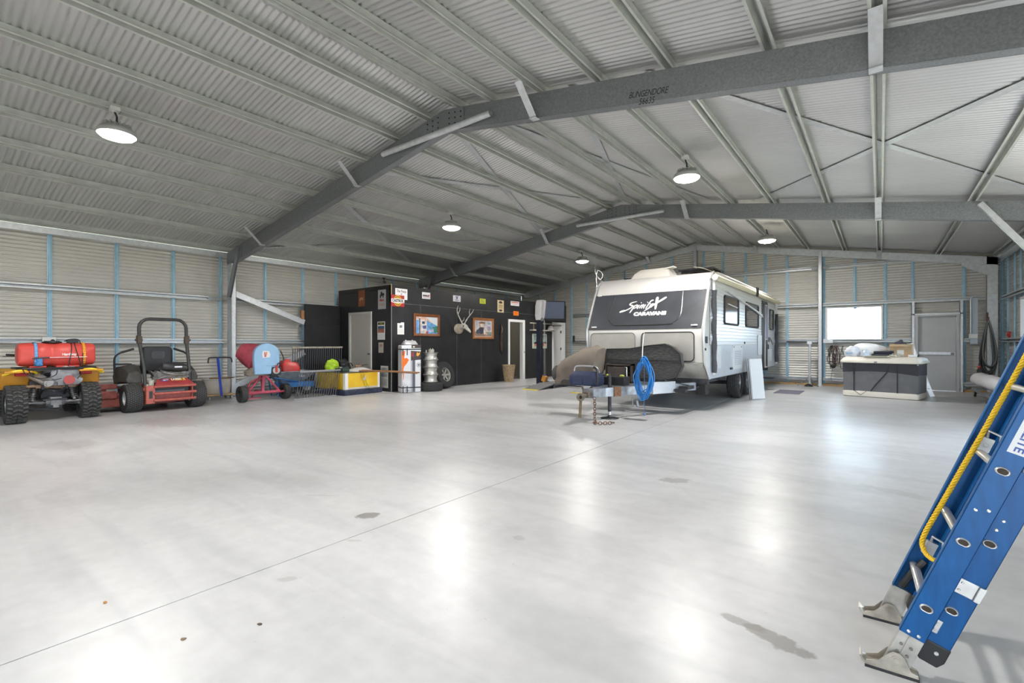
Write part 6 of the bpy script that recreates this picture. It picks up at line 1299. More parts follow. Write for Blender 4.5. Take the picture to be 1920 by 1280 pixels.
# ---------------------------------------------------------------- far end of the black wall
t = thing('television', 'black flat television on a wall arm at the far end of the black wall', 'television', (-10.02, 15.45, 2.58), 0, None, (0, R(6), R(-36)))
mb = MB(); mb.bb((-.03, -.60, -.37), (.03, .60, .37)); tv = part('bezel', mb, M('tv_black', (.012, .012, .014), .25), t, bev=.008)
mb = MB(); mb.bb((.029, -.55, -.30), (.032, .55, .335)); part('screen', mb, M('tv_screen', (.05, .065, .10), .12, coat=.6), tv, 'blue grey glossy screen', smooth=0)
mb = MB(); mb.box((-.045, 0, 0), (.03, .3, .3)); mb.beam((-.06, 0, -.02), (-.22, -.22, -.02), .06, .05); part('wall_mount', mb, black, t)
t = thing('coat_rail_shelf', 'two pale timber rails with uprights on the black wall below the television', 'shelf rail', (RX+.001, 15.5, 1.97))
mb = MB()
for z in (.13, -.14): mb.bb((0, -.75, z-.02), (.16 if z < 0 else .03, .77, z+.02))
pl_ = M('pale_rail', (.60, .55, .47), .5); part('rail', mb, pl_, t, bev=.003)
mb = MB()
for y in (-.5, .0, .30): mb.bb((0, y-.02, -.14), (.02, y+.02, .14))
part('upright', mb, M('upright_brown', (.25, .19, .14), .6), t)
mb = MB()
for y in (-.3, .3, .6): mb.tube([(.02, y, -.17), (.07, y, -.2), (.07, y, -.15)], .006, 6)
part('hook', mb, galv, t)
mb = MB(); mb.lathe([(.12, 0), (.135, .01), (.125, .06), (.10, .13), (.05, .17), (0, .18)], (0, 0, 0), n=20, sx=1, sy=1.15); mb.box((.13, 0, .01), (.08, .16, .012)); solo('white_helmet', mb, M('helmet_white', (.75, .74, .72), .3), 'white safety helmet sitting on the lower rail under the television', 'helmet', (RX+.165, 15.98, 1.8515))
mb = MB(); mb.cyl((0, 0, 0), (0, 0, .20), .045, 14); solo('red_tin', mb, M('tin_dull_red', (.30, .06, .05), .4), 'dull red tin beside the white helmet on the lower rail', 'tin', (RX+.10, 16.21, 1.8515))
for y0, y1, lab in ((14.92, 15.36, 'pale poster with a red patch below the rail, left of the lift post'), (15.55, 15.92, 'pale poster below the rail, right of the lift post')):
    t, P, sh, w_, h_ = sign('wall_poster', lab, 'poster', y0, y1, 1.13, 1.70, M('poster_pale', (.50, .54, .50), .6), .003)
    sh([(-.15, -.1), (.15, -.1), (.15, .24), (-.15, .24)], M('poster_sage', (.24, .32, .28), .6, var=.5, vs=7)); sh([(-.12, -.2), (.12, -.2), (.14, -.02), (-.06, -.04)], M('poster_coral', (.48, .2, .13), .6, var=.4, vs=8)); sh([(-.17, -.26), (.17, -.26), (.17, -.22), (-.17, -.22)], M('poster_green', (.4, .5, .25)))
t, P, sh, w_, h_ = sign('portrait_poster', 'small pale portrait poster high beside the television', 'poster', 16.70, 17.0, 2.44, 2.83, M('poster_pale', (.5, .54, .5)), .003)
sh([(-.1, .0), (.1, .0), (.1, .16), (-.1, .16)], M('poster_coral', (.48, .2, .13))); sh([(-.1, -.17), (.1, -.17), (.1, -.02), (-.1, -.02)], M('poster_sage', (.24, .32, .28)))
t = thing('wall_phone', 'small black handset on the corrugated far wall by the last doorway', 'phone', (-10.30, 17.71, 1.52)); mb = MB(); mb.box((0, -.02, 0), (.09, .05, .26)); part('cradle', mb, black, t, bev=.012); mb = MB(); mb.tube([(.0, -.06, .12), (.0, -.075, 0), (.0, -.06, -.12)], .02, 8); part('handset', mb, M('phone_grey', (.04, .04, .045), .4), t)
# ---------------------------------------------------------------- camper box at the far window
t = thing('camper_box', 'grey fabric sided camper box with cream lid and base under the far window', 'camper box', (-.03, 14.52, 0), R(-13))
cream2 = M('camper_cream', (.70, .65, .57), .4, var=.05, vs=4); W2, D2_ = .755, .90
mb = MB(); mb.loft([[(x, y+D2_/2, z) for x, y in rrect(2*W2+a, D2_+a, .05, 3)] for z, a in ((0, -.06), (.02, .0), (.12, .0), (.145, -.03))]); part('base', mb, cream2, t, 'cream moulded base')
mb = MB()
def dome(z): return [(x, y+D2_/2, z) for x, y in rrect(2*W2-.03, D2_-.03, .03, 3)]
mb.loft([dome(.14), dome(.845)]); fb = part('fabric_side', mb, M('camper_grey_fabric', (.15, .15, .155), .8, var=.1, vs=6, bump=.15, bs=10), t)
mb = MB(); n = 16; top = [(-W2+.013+(2*W2-.026)*i/n, .845) for i in range(n+1)]; bot = [(-W2+.013+(2*W2-.026)*i/n, .60+.055*math.sin(PI*i/n)-.04*(i/n)) for i in range(n+1)]
mb.prism(bot+top[::-1], .010, .016, 'xz'); mb.prism([(.02, .58), (D2_-.02, .55), (D2_-.02, .845), (.02, .845)], W2-.016, W2-.011, 'yz'); mb.prism([(.02, .6), (D2_-.02, .6), (D2_-.02, .845), (.02, .845)], -W2+.011, -W2+.016, 'yz'); part('upper_band', mb, M('camper_charcoal', (.045, .045, .055), .8, var=.1, vs=5), fb, 'charcoal upper band')
mb = MB(); 
def ribbon(P, w_=.022): 
    P = [V(p) for p in P]
    for i in range(len(P)-1): mb.beam(P[i], P[i+1], w_, .006, up=(0, -1, 0))
y = .006
ribbon([(-.52, y, .84), (-.50, y, .45), (-.50, y, .14)]); ribbon([(-.45, y, .84), (-.50, y, .50)], .012); ribbon([(.22, y, .84), (.16, y, .62), (-.08, y, .28), (-.16, y, .15)], .028); ribbon([(.36, y, .84), (.36, y, .14)], .022); ribbon([(-.50, y, .15), (-.36, -.005, .05), (-.25, y, .14)], .01); part('strap', mb, black, t, 'black straps down the front')
mb = MB(); mb.loft([[(x, y_+D2_/2, z) for x, y_ in rrect(2*W2+a, D2_+a, .07, 4)] for z, a in ((.835, .06), (.85, .09), (.885, .085), (.965, -.04), (.985, -.10))]); ld = part('lid', mb, cream2, t, 'cream moulded lid')
mb = MB(); mb.box((-.05, -.045, .86), (.06, .012, .04)); mb.cyl((W2-.02, -.02, .80), (W2-.02, -.02, .84), .02, 8); part('catch', mb, galv, ld)
mb = MB(); mb.cyl((W2+.005, -.03, .92), (W2+.02, .5, .92), .055, 14); part('rolled_flap', mb, white, ld, 'white rolled flap')
zt = .9865
th_ = R(-13)
def onlid(x, y): return (-.03+x*math.cos(th_)-y*math.sin(th_), 14.52+x*math.sin(th_)+y*math.cos(th_), zt)
film = M('white_plastic_film', (.74, .77, .82), .3, var=.08, vs=6, bump=.4, bs=9)
mb = MB(); mb.blob((0, 0, 0), (.37, .19, .175), .10, 24, 16, 5, 1.6); solo('plastic_wrapped_bundle', mb, M('soft_white_film', (.80, .81, .83), .4, bump=.3, bs=8), 'large white plastic wrapped bundle at the back of the cream lid', 'bundle', onlid(-.38, .66), R(-13)).scale = (1, 1, 1.28)
t = thing('clear_bag', 'crumpled clear plastic bag with blue print at the left end of the cream lid', 'bag', onlid(-.60, .27), R(-13)); mb = MB(); mb.blob((0, 0, 0), (.16, .14, .17), .14, 24, 16, 8, 2.2); part('film', mb, film, t)
mb = MB(); mb.prism([(-.10, .09), (.03, .11), (.04, .07), (-.1, .05)], -.150, -.143, 'xz'); part('print', mb, M('print_pale_blue', (.25, .42, .62), .5), t)
mb = MB(); mb.blob((0, 0, 0), (.095, .085, .12), .10, 20, 14, 12, 2.4); solo('small_clear_bag', mb, M('bluish_film', (.55, .64, .74), .25, var=.2, vs=8, bump=.5, bs=10), 'small bluish clear bag in front of the white bundle on the lid', 'bag', onlid(-.31, .18), R(-13))
t = thing('ribbed_hose', 'dark ribbed plastic hose pieces piled on the cream lid', 'hose', onlid(-.02, .31), R(-13))
for k, (yy, zz, L, dx) in enumerate(((-.04, .03, .36, .0), (.06, .035, .40, .02), (.01, .10, .40, .05))):
    mb = MB(); pr = []
    for i in range(26): pr += [(.030, i/26*L), (.036, (i+.35)/26*L), (.036, (i+.65)/26*L), (.030, (i+.95)/26*L)]
    mb.lathe([(0, 0)]+pr+[(0, L)], (-L/2+dx, yy, zz+.006), (1, 0, .04), 14); part('hose_piece', mb, M('ribbed_dark', (.05, .055, .075), .45), t)
t = thing('cardboard_box', 'open cardboard box with a white label on the cream lid', 'cardboard box', onlid(.31, .64), R(-9))
card = M('cardboard', (.50, .36, .22), .8, var=.1, vs=5); w_, d_, h_ = .42, .26, .31
mb = MB(); tray(mb, 0, h_, (-w_/2, w_/2, -d_/2, d_/2), (-w_/2, w_/2, -d_/2, d_/2), .006); bx = part('box', mb, card, t)
for P in ([(-w_/2, -d_/2, h_), (w_/2, -d_/2, h_), (w_/2, -d_/2-.05, h_-.06), (-w_/2, -d_/2-.05, h_-.06)],):
    mb = MB(); mb.add(P, [(0, 1, 2, 3)]); part('flap', mb, card, bx, solid=.005)
mb = MB(); mb.bb((-.07, -d_/2-.004, .06), (.06, -d_/2, .17)); part('label', mb, paper, bx, 'white paper label')
mb = MB(); mb.blob((-.02, 0, .0), (.145, .085, .25), .12, 20, 14, 6, 2.5); solo('dark_cloth', mb, M('dark_cloth', (.04, .04, .06), .7, bump=.4, bs=9), 'dark crumpled cloth poking out of the cardboard box', 'cloth', (onlid(.31, .64)[0], onlid(.31, .64)[1], zt+.012), R(-9))
mb = MB()
for k in range(4): mb.tube(smooth_path([(-.16+.03*k, -.02*k, .02+.016*k), (-.05, .07-.02*k, .03+.015*k), (.08, .02, .03+.012*k), (.14-.02*k, -.05, .025+.01*k), (.02, -.08+.01*k, .02+.012*k), (-.12, -.06, .022)], 5), .015, 7)
solo('rope_heap', mb, M('mottled_rope', (.42, .40, .33), .7, var=.7, vs=30), 'small heap of mottled cream and black rope on the front of the lid', 'rope', onlid(.30, .17), R(-13))
t = thing('vent_cover', 'long flat cream vent cover lying on the front edge of the lid', 'vent cover', onlid(-.06, .035), R(-13)); mb = MB(); mb.loft([[(x, y_, z) for x, y_ in rrect(a, b, .035, 4)] for z, a, b in ((0, .52, .08), (.012, .54, .09), (.026, .50, .07))]); part('cover', mb, M('vent_cream', (.62, .58, .48), .45), t)
mb = MB(); mb.bb((-.22, -.046, .008), (.22, -.040, .018)); part('slot', mb, M('slot_dark', (.08, .07, .06), .5), t)
t = thing('spray_bottle', 'small white bottle with black cap lying at the right of the lid', 'bottle', onlid(.60, .26), R(20)); mb = MB(); mb.cyl((-.09, 0, .032), (.07, 0, .032), .03, 14); part('body', mb, white, t); mb = MB(); mb.cyl((.07, 0, .032), (.11, 0, .032), .018, 12); part('cap', mb, black, t)
# aluminium pole leaning beside the box
t = thing('aluminium_channel', 'long pale aluminium channel leaning against the right side of the camper box', 'channel', (1.02, 15.62, 0))
mb = MB(); mb.prof((0, 0, .01), (-.42, -.02, 1.31), [(-.045, -.02), (.045, -.02), (.045, .025), (.039, .025), (.039, -.014), (-.039, -.014), (-.039, .025), (-.045, .025)], up=(0, -1, 0)); part('channel', mb, alu, t)
mb = MB(); mb.cyl((-.40, -.05, 1.24), (-.40, .0, 1.24), .02, 10); mb.cyl((-.07, -.045, .2), (-.07, .0, .2), .012, 8); part('bolt', mb, galv, t)
# pole stand
t = thing('pole_stand', 'slim grey pole stand with tripod feet and a side arm by the far wall', 'stand', (-1.72, 17.25, 0))
mb = MB(); mb.cyl((0, 0, .05), (0, 0, 1.33), .032, 14); mb.cyl((0, 0, .25), (0, 0, .33), .05, 14); mb.box((0, 0, 1.34), (.13, .09, .09)); part('pole', mb, galv_light, t, bev=.003)
for a in (200, 320, 80):
    mb = MB(); mb.tube([(0, 0, .30), (.18*math.cos(R(a)), .18*math.sin(R(a)), .14), (.33*math.cos(R(a)), .33*math.sin(R(a)), .02)], .014, 8); part('leg', mb, galv, t)
mb = MB(); mb.lathe([(0, 0), (.12, 0), (.10, .04), (.04, .08), (0, .09)], (-.02, -.05, 0), n=18); part('foot', mb, black, t)
mb = MB(); mb.cyl((-.62, .0, 1.375), (-.02, 0, 1.37), .018, 10); part('arm', mb, M('arm_black', (.03, .03, .03), .4), t, 'black side arm')
# wall fittings at the far end
t = thing('switch_box', 'white plastic box on the girt under the left end of the far window', 'electrical box', (-1.27, 17.72, 1.39)); mb = MB(); mb.bb((-.13, -.07, -.06), (.13, 0, .06)); part('box', mb, white, t, bev=.012); mb = MB(); mb.bb((-.1, -.074, -.03), (.02, -.07, .03)); part('cover', mb, M('cover_pale', (.66, .66, .66), .4), t)
t = thing('cable_tangle', 'tangle of dark cables hanging on the far wall left of the camper box', 'cable', (-1.08, 17.66, 0)); random.seed(5)
for k in range(9):
    c = -.12+.05*random.random()*k*.9; P = []
    zb_ = .55+.30*random.random(); wd = .05+.07*random.random()
    for i in range(13): f = i/12; P.append((c+wd*math.sin(PI*2*f+random.uniform(-.5, .5)), -.03*random.random(), 1.24-(1.24-zb_)*math.sin(PI*f)+random.uniform(-.02, .02)))
    mb = MB(); mb.tube(smooth_path(P, 4), .0085, 5); part('cable', mb, black if k % 3 else M('cable_brown', (.12, .04, .03), .5), t)
mb = MB(); mb.tube(smooth_path([(-.1, 0, .7), (-.09, -.01, .5), (-.11, 0, .3), (-.1, 0, .18)], 4), .006, 5); mb.ball((-.06, -.02, .62), (.07, .04, .06), 10, 8); part('cable_knot', mb, black, t)
mb = MB(); mb.cyl((-.02, .01, 1.24), (-.02, -.06, 1.26), .012, 8); part('hanging_hook', mb, galv, t)
t = thing('cable_trunking', 'flat grey cable trunking running down beside the far grey door', 'trunking', (1.99, 17.735, 0)); mb = MB(); mb.bb((-.075, -.045, 1.30), (.075, 0, 2.54)); part('channel', mb, M('trunking_grey', (.42, .48, .54), .4, .3), t, bev=.003)
t = thing('conduit', 'pale bent conduit ending at a white switch beside the far grey door', 'conduit', (1.98, 17.655, 0)); mb = MB(); mb.tube(smooth_path([(.12, 0, 2.59), (.02, 0, 2.58), (-.05, 0, 2.52), (-.055, 0, 2.3), (-.055, 0, 1.57)], 5), .018, 8); part('pipe', mb, galv_light, t); mb = MB(); mb.bb((-.10, -.035, 1.45), (.08, .003, 1.57)); part('switch', mb, white, t, 'white switch box', bev=.008)
# hoses on the corner column
t = thing('hose_hank', 'large hank of dark grey hoses hanging on the corner column', 'hose', (2.25, 17.62, 0)); random.seed(3)
for k in range(13):
    sx = random.uniform(.08, .20); zb_ = random.uniform(.38, .75); P = []; off = random.uniform(-.04, .03); yo = -.012*k; sh_ = random.uniform(-.03, .03)
    for i in range(21):
        f = i/20; w_ = 2*PI*f; q = (1-math.cos(w_))/2
        P.append((off*0+sh_*q+sx*math.sin(w_)*(.35+.65*q)*1.15, yo*.8-.02*math.sin(w_*2), 1.92-(1.92-zb_)*q**.8))
    mb = MB(); mb.tube(P, .016, 7, closed=False); part('hose_loop', mb, M('hose_dark_grey', (.035, .042, .042), .5, var=.2, vs=10) if k % 3 else M('hose_mid_grey', (.16, .17, .165), .5), t)
mb = MB(); mb.tube(smooth_path([(-.16, -.06, .9), (-.2, -.1, .6), (-.1, -.12, .55), (.1, -.12, .62)], 4), .008, 6); mb.mat(1).cyl((-.21, -.12, .66), (-.16, -.12, .72), .035, 10); mb.mat(0).box((-.19, -.11, .56), (.07, .05, .14)); part('hose_fitting', mb, [black, M('fitting_red', (.35, .04, .03), .4)], t, 'black and red hose fitting')
mb = MB(); mb.bb((-.02, .08, 1.9), (.02, .12, 2.14)); mb.tube([(0, .10, 1.98), (0, -.08, 1.93), (0, -.10, 2.0)], .012, 6); part('bracket', mb, M('bracket_rust', (.12, .07, .05), .6), t)
# rolled white fabric on a trolley
t = thing('fabric_roll', 'thick roll of white fabric lying on a wheeled trolley near the right wall', 'fabric roll', (2.02, 14.6, .23))
A, B = V((-.05, 2.1, .18)), V((.02, -1.05, .20)); d = (B-A).normalized()
mb = MB(); n = 14; P = [A.lerp(B, i/n)+V((0, 0, .01*math.sin(i*1.3))) for i in range(n+1)]; mb.tube(P, [.165+.008*math.sin(i*2.2) for i in range(n+1)], 24); part('roll', mb, M('roll_white', (.76, .76, .78), .6, var=.04, vs=5), t)
mb = MB(); a, tt, _ = frame(d); sp = []
for i in range(60): q = i*.34; r = .04+.0019*i; sp.append(B+d*.006+a*math.cos(q)*r+tt*math.sin(q)*r)
mb.tube(sp, .006, 5); mb.tube([B+d*.004+a*math.cos(q)*.16+tt*math.sin(q)*.16 for q in [2*PI*j/28 for j in range(28)]], .010, 6, closed=True); part('roll_end', mb, M('roll_end_brown', (.14, .10, .09), .7), t, 'dark spiral edge of the roll end')
mb = MB(); mb.cyl(B-d*.2, B+d*1.25, .035, 14); part('core_tube', mb, white, t, 'white core tube')
t = thing('roll_trolley', 'low trolley with black wheels carrying the white fabric roll', 'trolley', (2.02, 14.6, 0))
mb = MB(); mb.bb((-.22, -2.0, .16), (-.16, 1.9, .20)); mb.bb((.16, -2.0, .16), (.22, 1.9, .20))
for y_ in (-1.75, 0, 1.7): mb.bb((-.22, y_-.03, .18), (.22, y_+.03, .228))
mb.cyl((-.42, -1.85, .10), (.3, -1.85, .10), .012, 8); mb.cyl((-.18, 1.7, .10), (.18, 1.7, .10), .012, 8); mb.bb((-.2, -1.88, .09), (-.17, -1.82, .18)); mb.bb((.17, -1.88, .09), (.2, -1.82, .18)); part('frame', mb, galv, t)
for x_, y_ in ((-.40, -1.85), (.29, -1.85), (-.17, 1.7), (.17, 1.7)):
    mb = MB(); mb.lathe([(.03, -.02), (.095, -.02), (.102, -.012), (.102, .012), (.095, .02), (.03, .02), (.03, -.02)], (x_, y_, .102), (1, 0, 0), 22); wo = part('wheel', mb, rubber, t); mb = MB(); mb.cyl((x_-.022, y_, .102), (x_+.022, y_, .102), .055, 16); part('hub', mb, M('hub_tan', (.36, .33, .26), .5), wo)
t = thing('red_reel', 'small red plastic reel hung on the right wall beside the window', 'reel', (XR-.005, 16.35, 1.53)); mb = MB(); mb.cyl((-.04, 0, 0), (0.0, 0, 0), .075, 18); part('reel', mb, M('reel_red', (.55, .03, .03), .4), t); mb = MB(); mb.cyl((-.055, 0, 0), (-.035, 0, 0), .03, 12); mb.box((-.02, -.1, .04), (.03, .10, .03)); part('wall_mount', mb, M('reel_dark', (.25, .02, .02), .4), t)

# ---------------------------------------------------------------- extension ladder
U = V((.348, 0, .9375)).normalized(); N = V((.9375, 0, -.348)).normalized(); Yv = V((0, 1, 0))
t = thing('extension_ladder', 'blue fibreglass extension ladder with yellow rope leaning at the right', 'ladder', (.0, 2.42, 0), R(2.0))
fib = M('blue_fibreglass', (.003, .085, .27), .42, spec=.35, var=.14, vs=45, stretch=(1, 1, .25), bump=.03, bs=120)
O = V((.04, 0, .02))                       # foot line: n = 0 at the left edge
n0 = .0
def LP(s, n, y): return V((-.0, 0, 0))+U*s+N*n+Yv*y
s_of = lambda z: z/U.z
LL = 3.85
def channel(mb, s0, s1, n0, n1, y, inward, web=.006, fl=.032):
    # rail: web in a plane of constant y, flanges turning inwards
    y1 = y+inward*fl
    for a, b, c, e in ((n0, n1, y, y+inward*web), (n0, n0+.006, y, y1), (n1-.006, n1, y, y1)):
        vs = [LP(s, n, yy) for s in (s0, s1) for n in (a, b) for yy in (c, e)]
        mb.add(vs, [(0, 1, 3, 2), (4, 6, 7, 5), (0, 4, 5, 1), (2, 3, 7, 6), (0, 2, 6, 4), (1, 5, 7, 3)])
RN0, RN1, RW = -.006, .076, .46
S0 = .185
for y, inw in ((0, 1), (RW, -1)):
    mb = MB(); channel(mb, S0, LL, RN0, RN1, y, inw); part('base_rail', mb, fib, t, bev=.004)
FN0, FN1 = .066, .154
F0 = .20
for y, inw in ((.030, 1), (RW-.030, -1)):
    mb = MB(); channel(mb, F0-.02, LL, FN0, FN1, y, inw, .006, .03); part('fly_rail', mb, fib, t, bev=.004)
# rungs with flared D ends
def rung(s, n, y0, y1):
    mb = MB(); c = .0325 if n < .05 else n
    prof = [(.0185*math.cos(R(a)), .0135*math.sin(R(a))) for a in range(-60, 241, 20)]
    def ring(y, k): return [LP(s+v*k, c+u*k, y) for u, v in prof]
    mb.loft([ring(y0-.001, .80), ring(y0-.006, .86), ring(y0-.007, 1.), ring(y0-.004, 1.17), ring(y0+.002, 1.2), ring(y0+.006, 1.), ring(y1-.006, 1.), ring(y1-.002, 1.2), ring(y1+.004, 1.17), ring(y1+.007, 1.), ring(y1+.006, .86), ring(y1+.001, .80)], caps=False)
    mb.mat(1).add(ring(y0-.001, .80), [tuple(range(len(prof)))]); mb.add(ring(y1+.001, .80), [tuple(range(len(prof)))])  # dark disc painted as the shaded hollow of the rung end
    return mb
rung_m = [M('rung_aluminium', (.70, .70, .69), .32, .75, var=.08, vs=30), M('rung_hole_shade', (.05, .035, .025), .8)]
k = 0; s = s_of(.297)
s1_ = s+.009
while s < LL-.05:
    part('rung', rung(s, .0325, 0, RW), rung_m, t)
    part('fly_rung', rung(s+.028, .102, .030, RW-.030), rung_m, t)
    s += .2975
# boots and swivelling shoes
for y, inw in ((0, 1), (RW, -1)):
    mb = MB(); a, b = (y-.004, y+.034) if inw > 0 else (y-.034, y+.004)
    vs = [LP(s_, n_, yy) for s_ in (.035, S0+.004) for n_ in (RN0+.002, RN1-.002) for yy in (a+.006, b-.004)]
    mb.add(vs, [(0, 1, 3, 2), (4, 6, 7, 5), (0, 4, 5, 1), (2, 3, 7, 6), (0, 2, 6, 4), (1, 5, 7, 3)])
    face = a+.004 if inw > 0 else b-.002
    for n_ in (.028,): 
        vs = [LP(s_, n_+q, yy) for s_ in (.04, S0) for q in (0, .005) for yy in (face-.003, face+.001)]
        mb.add(vs, [(0, 1, 3, 2), (4, 6, 7, 5), (0, 4, 5, 1), (2, 3, 7, 6), (0, 2, 6, 4), (1, 5, 7, 3)])
    bo = part('boot', mb, M('boot_aluminium', (.50, .48, .44), .4, .7, var=.2, vs=18), t, 'worn aluminium boot')
    mb = MB()
    for s_ in (.075, .105, .14):
        for n_ in (.018, .05): p = LP(s_, n_, face-.001); mb.cyl(p-Yv*.003, p+Yv*.001, .0055, 10)
    part('rivet', mb, M('rivet_dark', (.22, .20, .18), .4, .7), bo)
    # shoe: side plates over a rubber pad, toe curled up towards the left
    mb = MB(); yc = (a+b)/2
    for yy in (yc-.028, yc+.024):
        mb.prism([(-.045, .014), (.115, .014), (.115, .020), (.095, .028), (.075, .075), (.062, .088), (.038, .088), (.020, .072), (-.006, .040), (-.045, .028)], yy, yy+.004, 'xz')
    mb.bb((-.05, yc-.03, .010), (.118, yc+.03, .016)); mb.prism([(-.045, .012), (-.06, .020), (-.068, .040), (-.062, .042), (-.054, .026), (-.042, .018)], yc-.028, yc+.028, 'xz'); mb.cyl((.05, yc-.036, .062), (.05, yc+.036, .062), .009, 12); mb.cyl((.05, yc-.032, .062), (.05, yc-.028, .062), .015, 12)
    so = part('shoe', mb, M('shoe_steel', (.46, .42, .36), .42, .6, var=.35, vs=16), t, 'swivelling steel shoe')
    mb = MB(); mb.bb((-.05, yc-.032, 0), (.12, yc+.032, .011)); part('pad', mb, rubber, so)
# end caps of the fly section
for y, inw in ((.030, 1), (RW-.030, -1)):
    mb = MB(); a, b = (y-.003, y+.034) if inw > 0 else (y-.034, y+.003)
    vs = [LP(s_, n_, yy) for s_, na, nb in ((F0-.09, FN0+.02, FN1-.01), (F0-.06, FN0-.002, FN1+.003), (F0, FN0-.002, FN1+.003)) for n_, yy in ((na, a), (nb, a), (nb, b), (na, b))]
    mb.add(vs, [(3, 2, 1, 0), (8, 9, 10, 11)]+[(r*4+i, r*4+(i+1) % 4, (r+1)*4+(i+1) % 4, (r+1)*4+i) for r in (0, 1) for i in range(4)])
    ec = part('end_cap', mb, black, t, 'black plastic end cap', bev=.006)
    mb = MB(); p = LP(F0-.035, (FN0+FN1)/2+.012, a-.002 if inw > 0 else b-.002); mb.cyl(p-Yv*.003, p+Yv*.003, .007, 10); part('rivet', mb, rung_m[0], ec)
# guide plates and rail rivets
def plate_on(s0, s1, n0, n1, y, th=.004, name='guide_plate'):
    mb = MB(); vs = [LP(s_, n_, yy) for s_ in (s0, s1) for n_ in (n0, n1) for yy in (y-th, y)]
    mb.add(vs, [(0, 1, 3, 2), (4, 6, 7, 5), (0, 4, 5, 1), (2, 3, 7, 6), (0, 2, 6, 4), (1, 5, 7, 3)])
    return mb
mb = plate_on(.42, .48, .078, .135, .030); mb2 = plate_on(.42, .48, .135, .155, .028, .012); mb.add(mb2.v, mb2.f)
for s_ in (.435, .465): p = LP(s_, .09, .026); mb.cyl(p-Yv*.003, p+Yv*.001, .005, 8)
part('guide_plate', mb, rung_m[0], t, 'bright metal guide plate', bev=.002)
mb = plate_on(.235, .29, .073, .098, .030)
for s_ in (.25, .275): p = LP(s_, .086, .026); mb.cyl(p-Yv*.003, p+Yv*.001, .005, 8)
part('guide_plate', mb, rung_m[0], t, 'bright metal guide plate', bev=.002)
mb = MB()
for s_, n_ in ((.20, .02), (.20, .052), (.745, .02), (.76, .052), (1.35, .02), (1.36, .052)): p = LP(s_, n_, 0); mb.lathe([(0, .004), (.004, .0035), (.0065, 0)], p, (0, -1, 0), 10)
for s_, n_ in ((.74, .105), (.70, .10)): p = LP(s_, n_, .03); mb.lathe([(0, .004), (.004, .0035), (.0065, 0)], p, (0, -1, 0), 10)
part('rail_rivet', mb, rung_m[0], t, 'round rivet heads')
# rung locks at the fly rails
for s_ in (.44, .95):
    mb = MB(); vs = [LP(a, b, c) for a in (s_-.03, s_+.03) for b in (.015, .055) for c in (RW-.10, RW-.075)]
    mb.add(vs, [(0, 1, 3, 2), (4, 6, 7, 5), (0, 4, 5, 1), (2, 3, 7, 6), (0, 2, 6, 4), (1, 5, 7, 3)])
    mb.tube([LP(s_+.03, .03, RW-.09), LP(s_+.06, .02, RW-.12), LP(s_+.055, .06, RW-.12), LP(s_-.01, .08, RW-.1)], .006, 6)
    p = LP(s_, .035, RW-.10); mb.cyl(p-Yv*.006, p, .008, 10)
    part('rung_lock', mb, rung_m[0], t, 'bright rung lock', bev=.003)
mb = MB()
for s_ in (.22, .26, .30):
    p = LP(s_, .03, RW-.012); mb.cyl(p-Yv*.03, p, .012, 10)
mb.tube([LP(.21, .02, RW-.05), LP(.30, .03, RW-.06), LP(.36, .05, RW-.04)], .014, 8); part('inner_bracket', mb, black, t, 'black inner bracket')
# yellow rope: three twisted strands
for k_, (x_, y_, lab_, c_) in enumerate(((-3.087, .662, 'curled orange dry leaf on the floor near the saw cut joint', (.45, .20, .05)), (-2.279, 1.047, 'small dark brown clod on the open floor', (.10, .07, .05)), (-2.43, .79, 'small brown twig on the floor nearest the viewer', (.22, .15, .09)))):
    mb = MB(); mb.blob((0, 0, 0), (.011, .007, .005), .3, 12, 8, k_+30, 2.); solo(('dry_leaf', 'dirt_clod', 'twig')[k_], mb, M('debris_%s' % 'abc'[k_], c_, .8), lab_, 'debris', (x_, y_, .0005), .5*k_)
yr = M('yellow_rope', (.80, .52, .015), .6)
path = smooth_path([LP(LL-.1, .016, RW-.10), LP(2.0, .016, RW-.10), LP(1.2, .012, RW-.10), LP(.66, .0, RW-.10), LP(.48, -.004, RW-.11), LP(.435, .012, RW-.14), LP(.43, .03, RW-.19), LP(.44, .04, RW-.23)], 40)
Ls = [0]
for i in range(1, len(path)): Ls.append(Ls[-1]+(path[i]-path[i-1]).length)
n = int(Ls[-1]/.0065); rp = []; j = 0
for i in range(n+1):
    q = Ls[-1]*i/n
    while j < len(Ls)-2 and Ls[j+1] < q: j += 1
    rp.append((q, path[j].lerp(path[j+1], (q-Ls[j])/max(1e-9, Ls[j+1]-Ls[j])), (path[j+1]-path[j]).normalized()))
mb = MB()
for k in range(3):
    P = []
    for q, p, d in rp:
        a, b, _ = frame(d, (0, 1, 0)); w_ = 2*PI*(q/.045+k/3); P.append(p+a*.0052*math.cos(w_)+b*.0052*math.sin(w_))
    mb.tube(P, .0056, 6)
part('rope', mb, yr, t, 'twisted yellow rope')
# maker sticker on the near rail
mb = plate_on(.955+.03, 1.50, .016, .066, 0, .0008); st_ = part('sticker', mb, M('sticker_pale', (.62, .64, .66), .4), t, smooth=0)
text('lettering', 'FIBRELITE', .036, M('sticker_blue', (.03, .07, .28), .5), st_, plane_mtx(LP(.993, .042, -.0012), -U, N), ext=.0003, bold=.0008, align='RIGHT', sx=1.1)
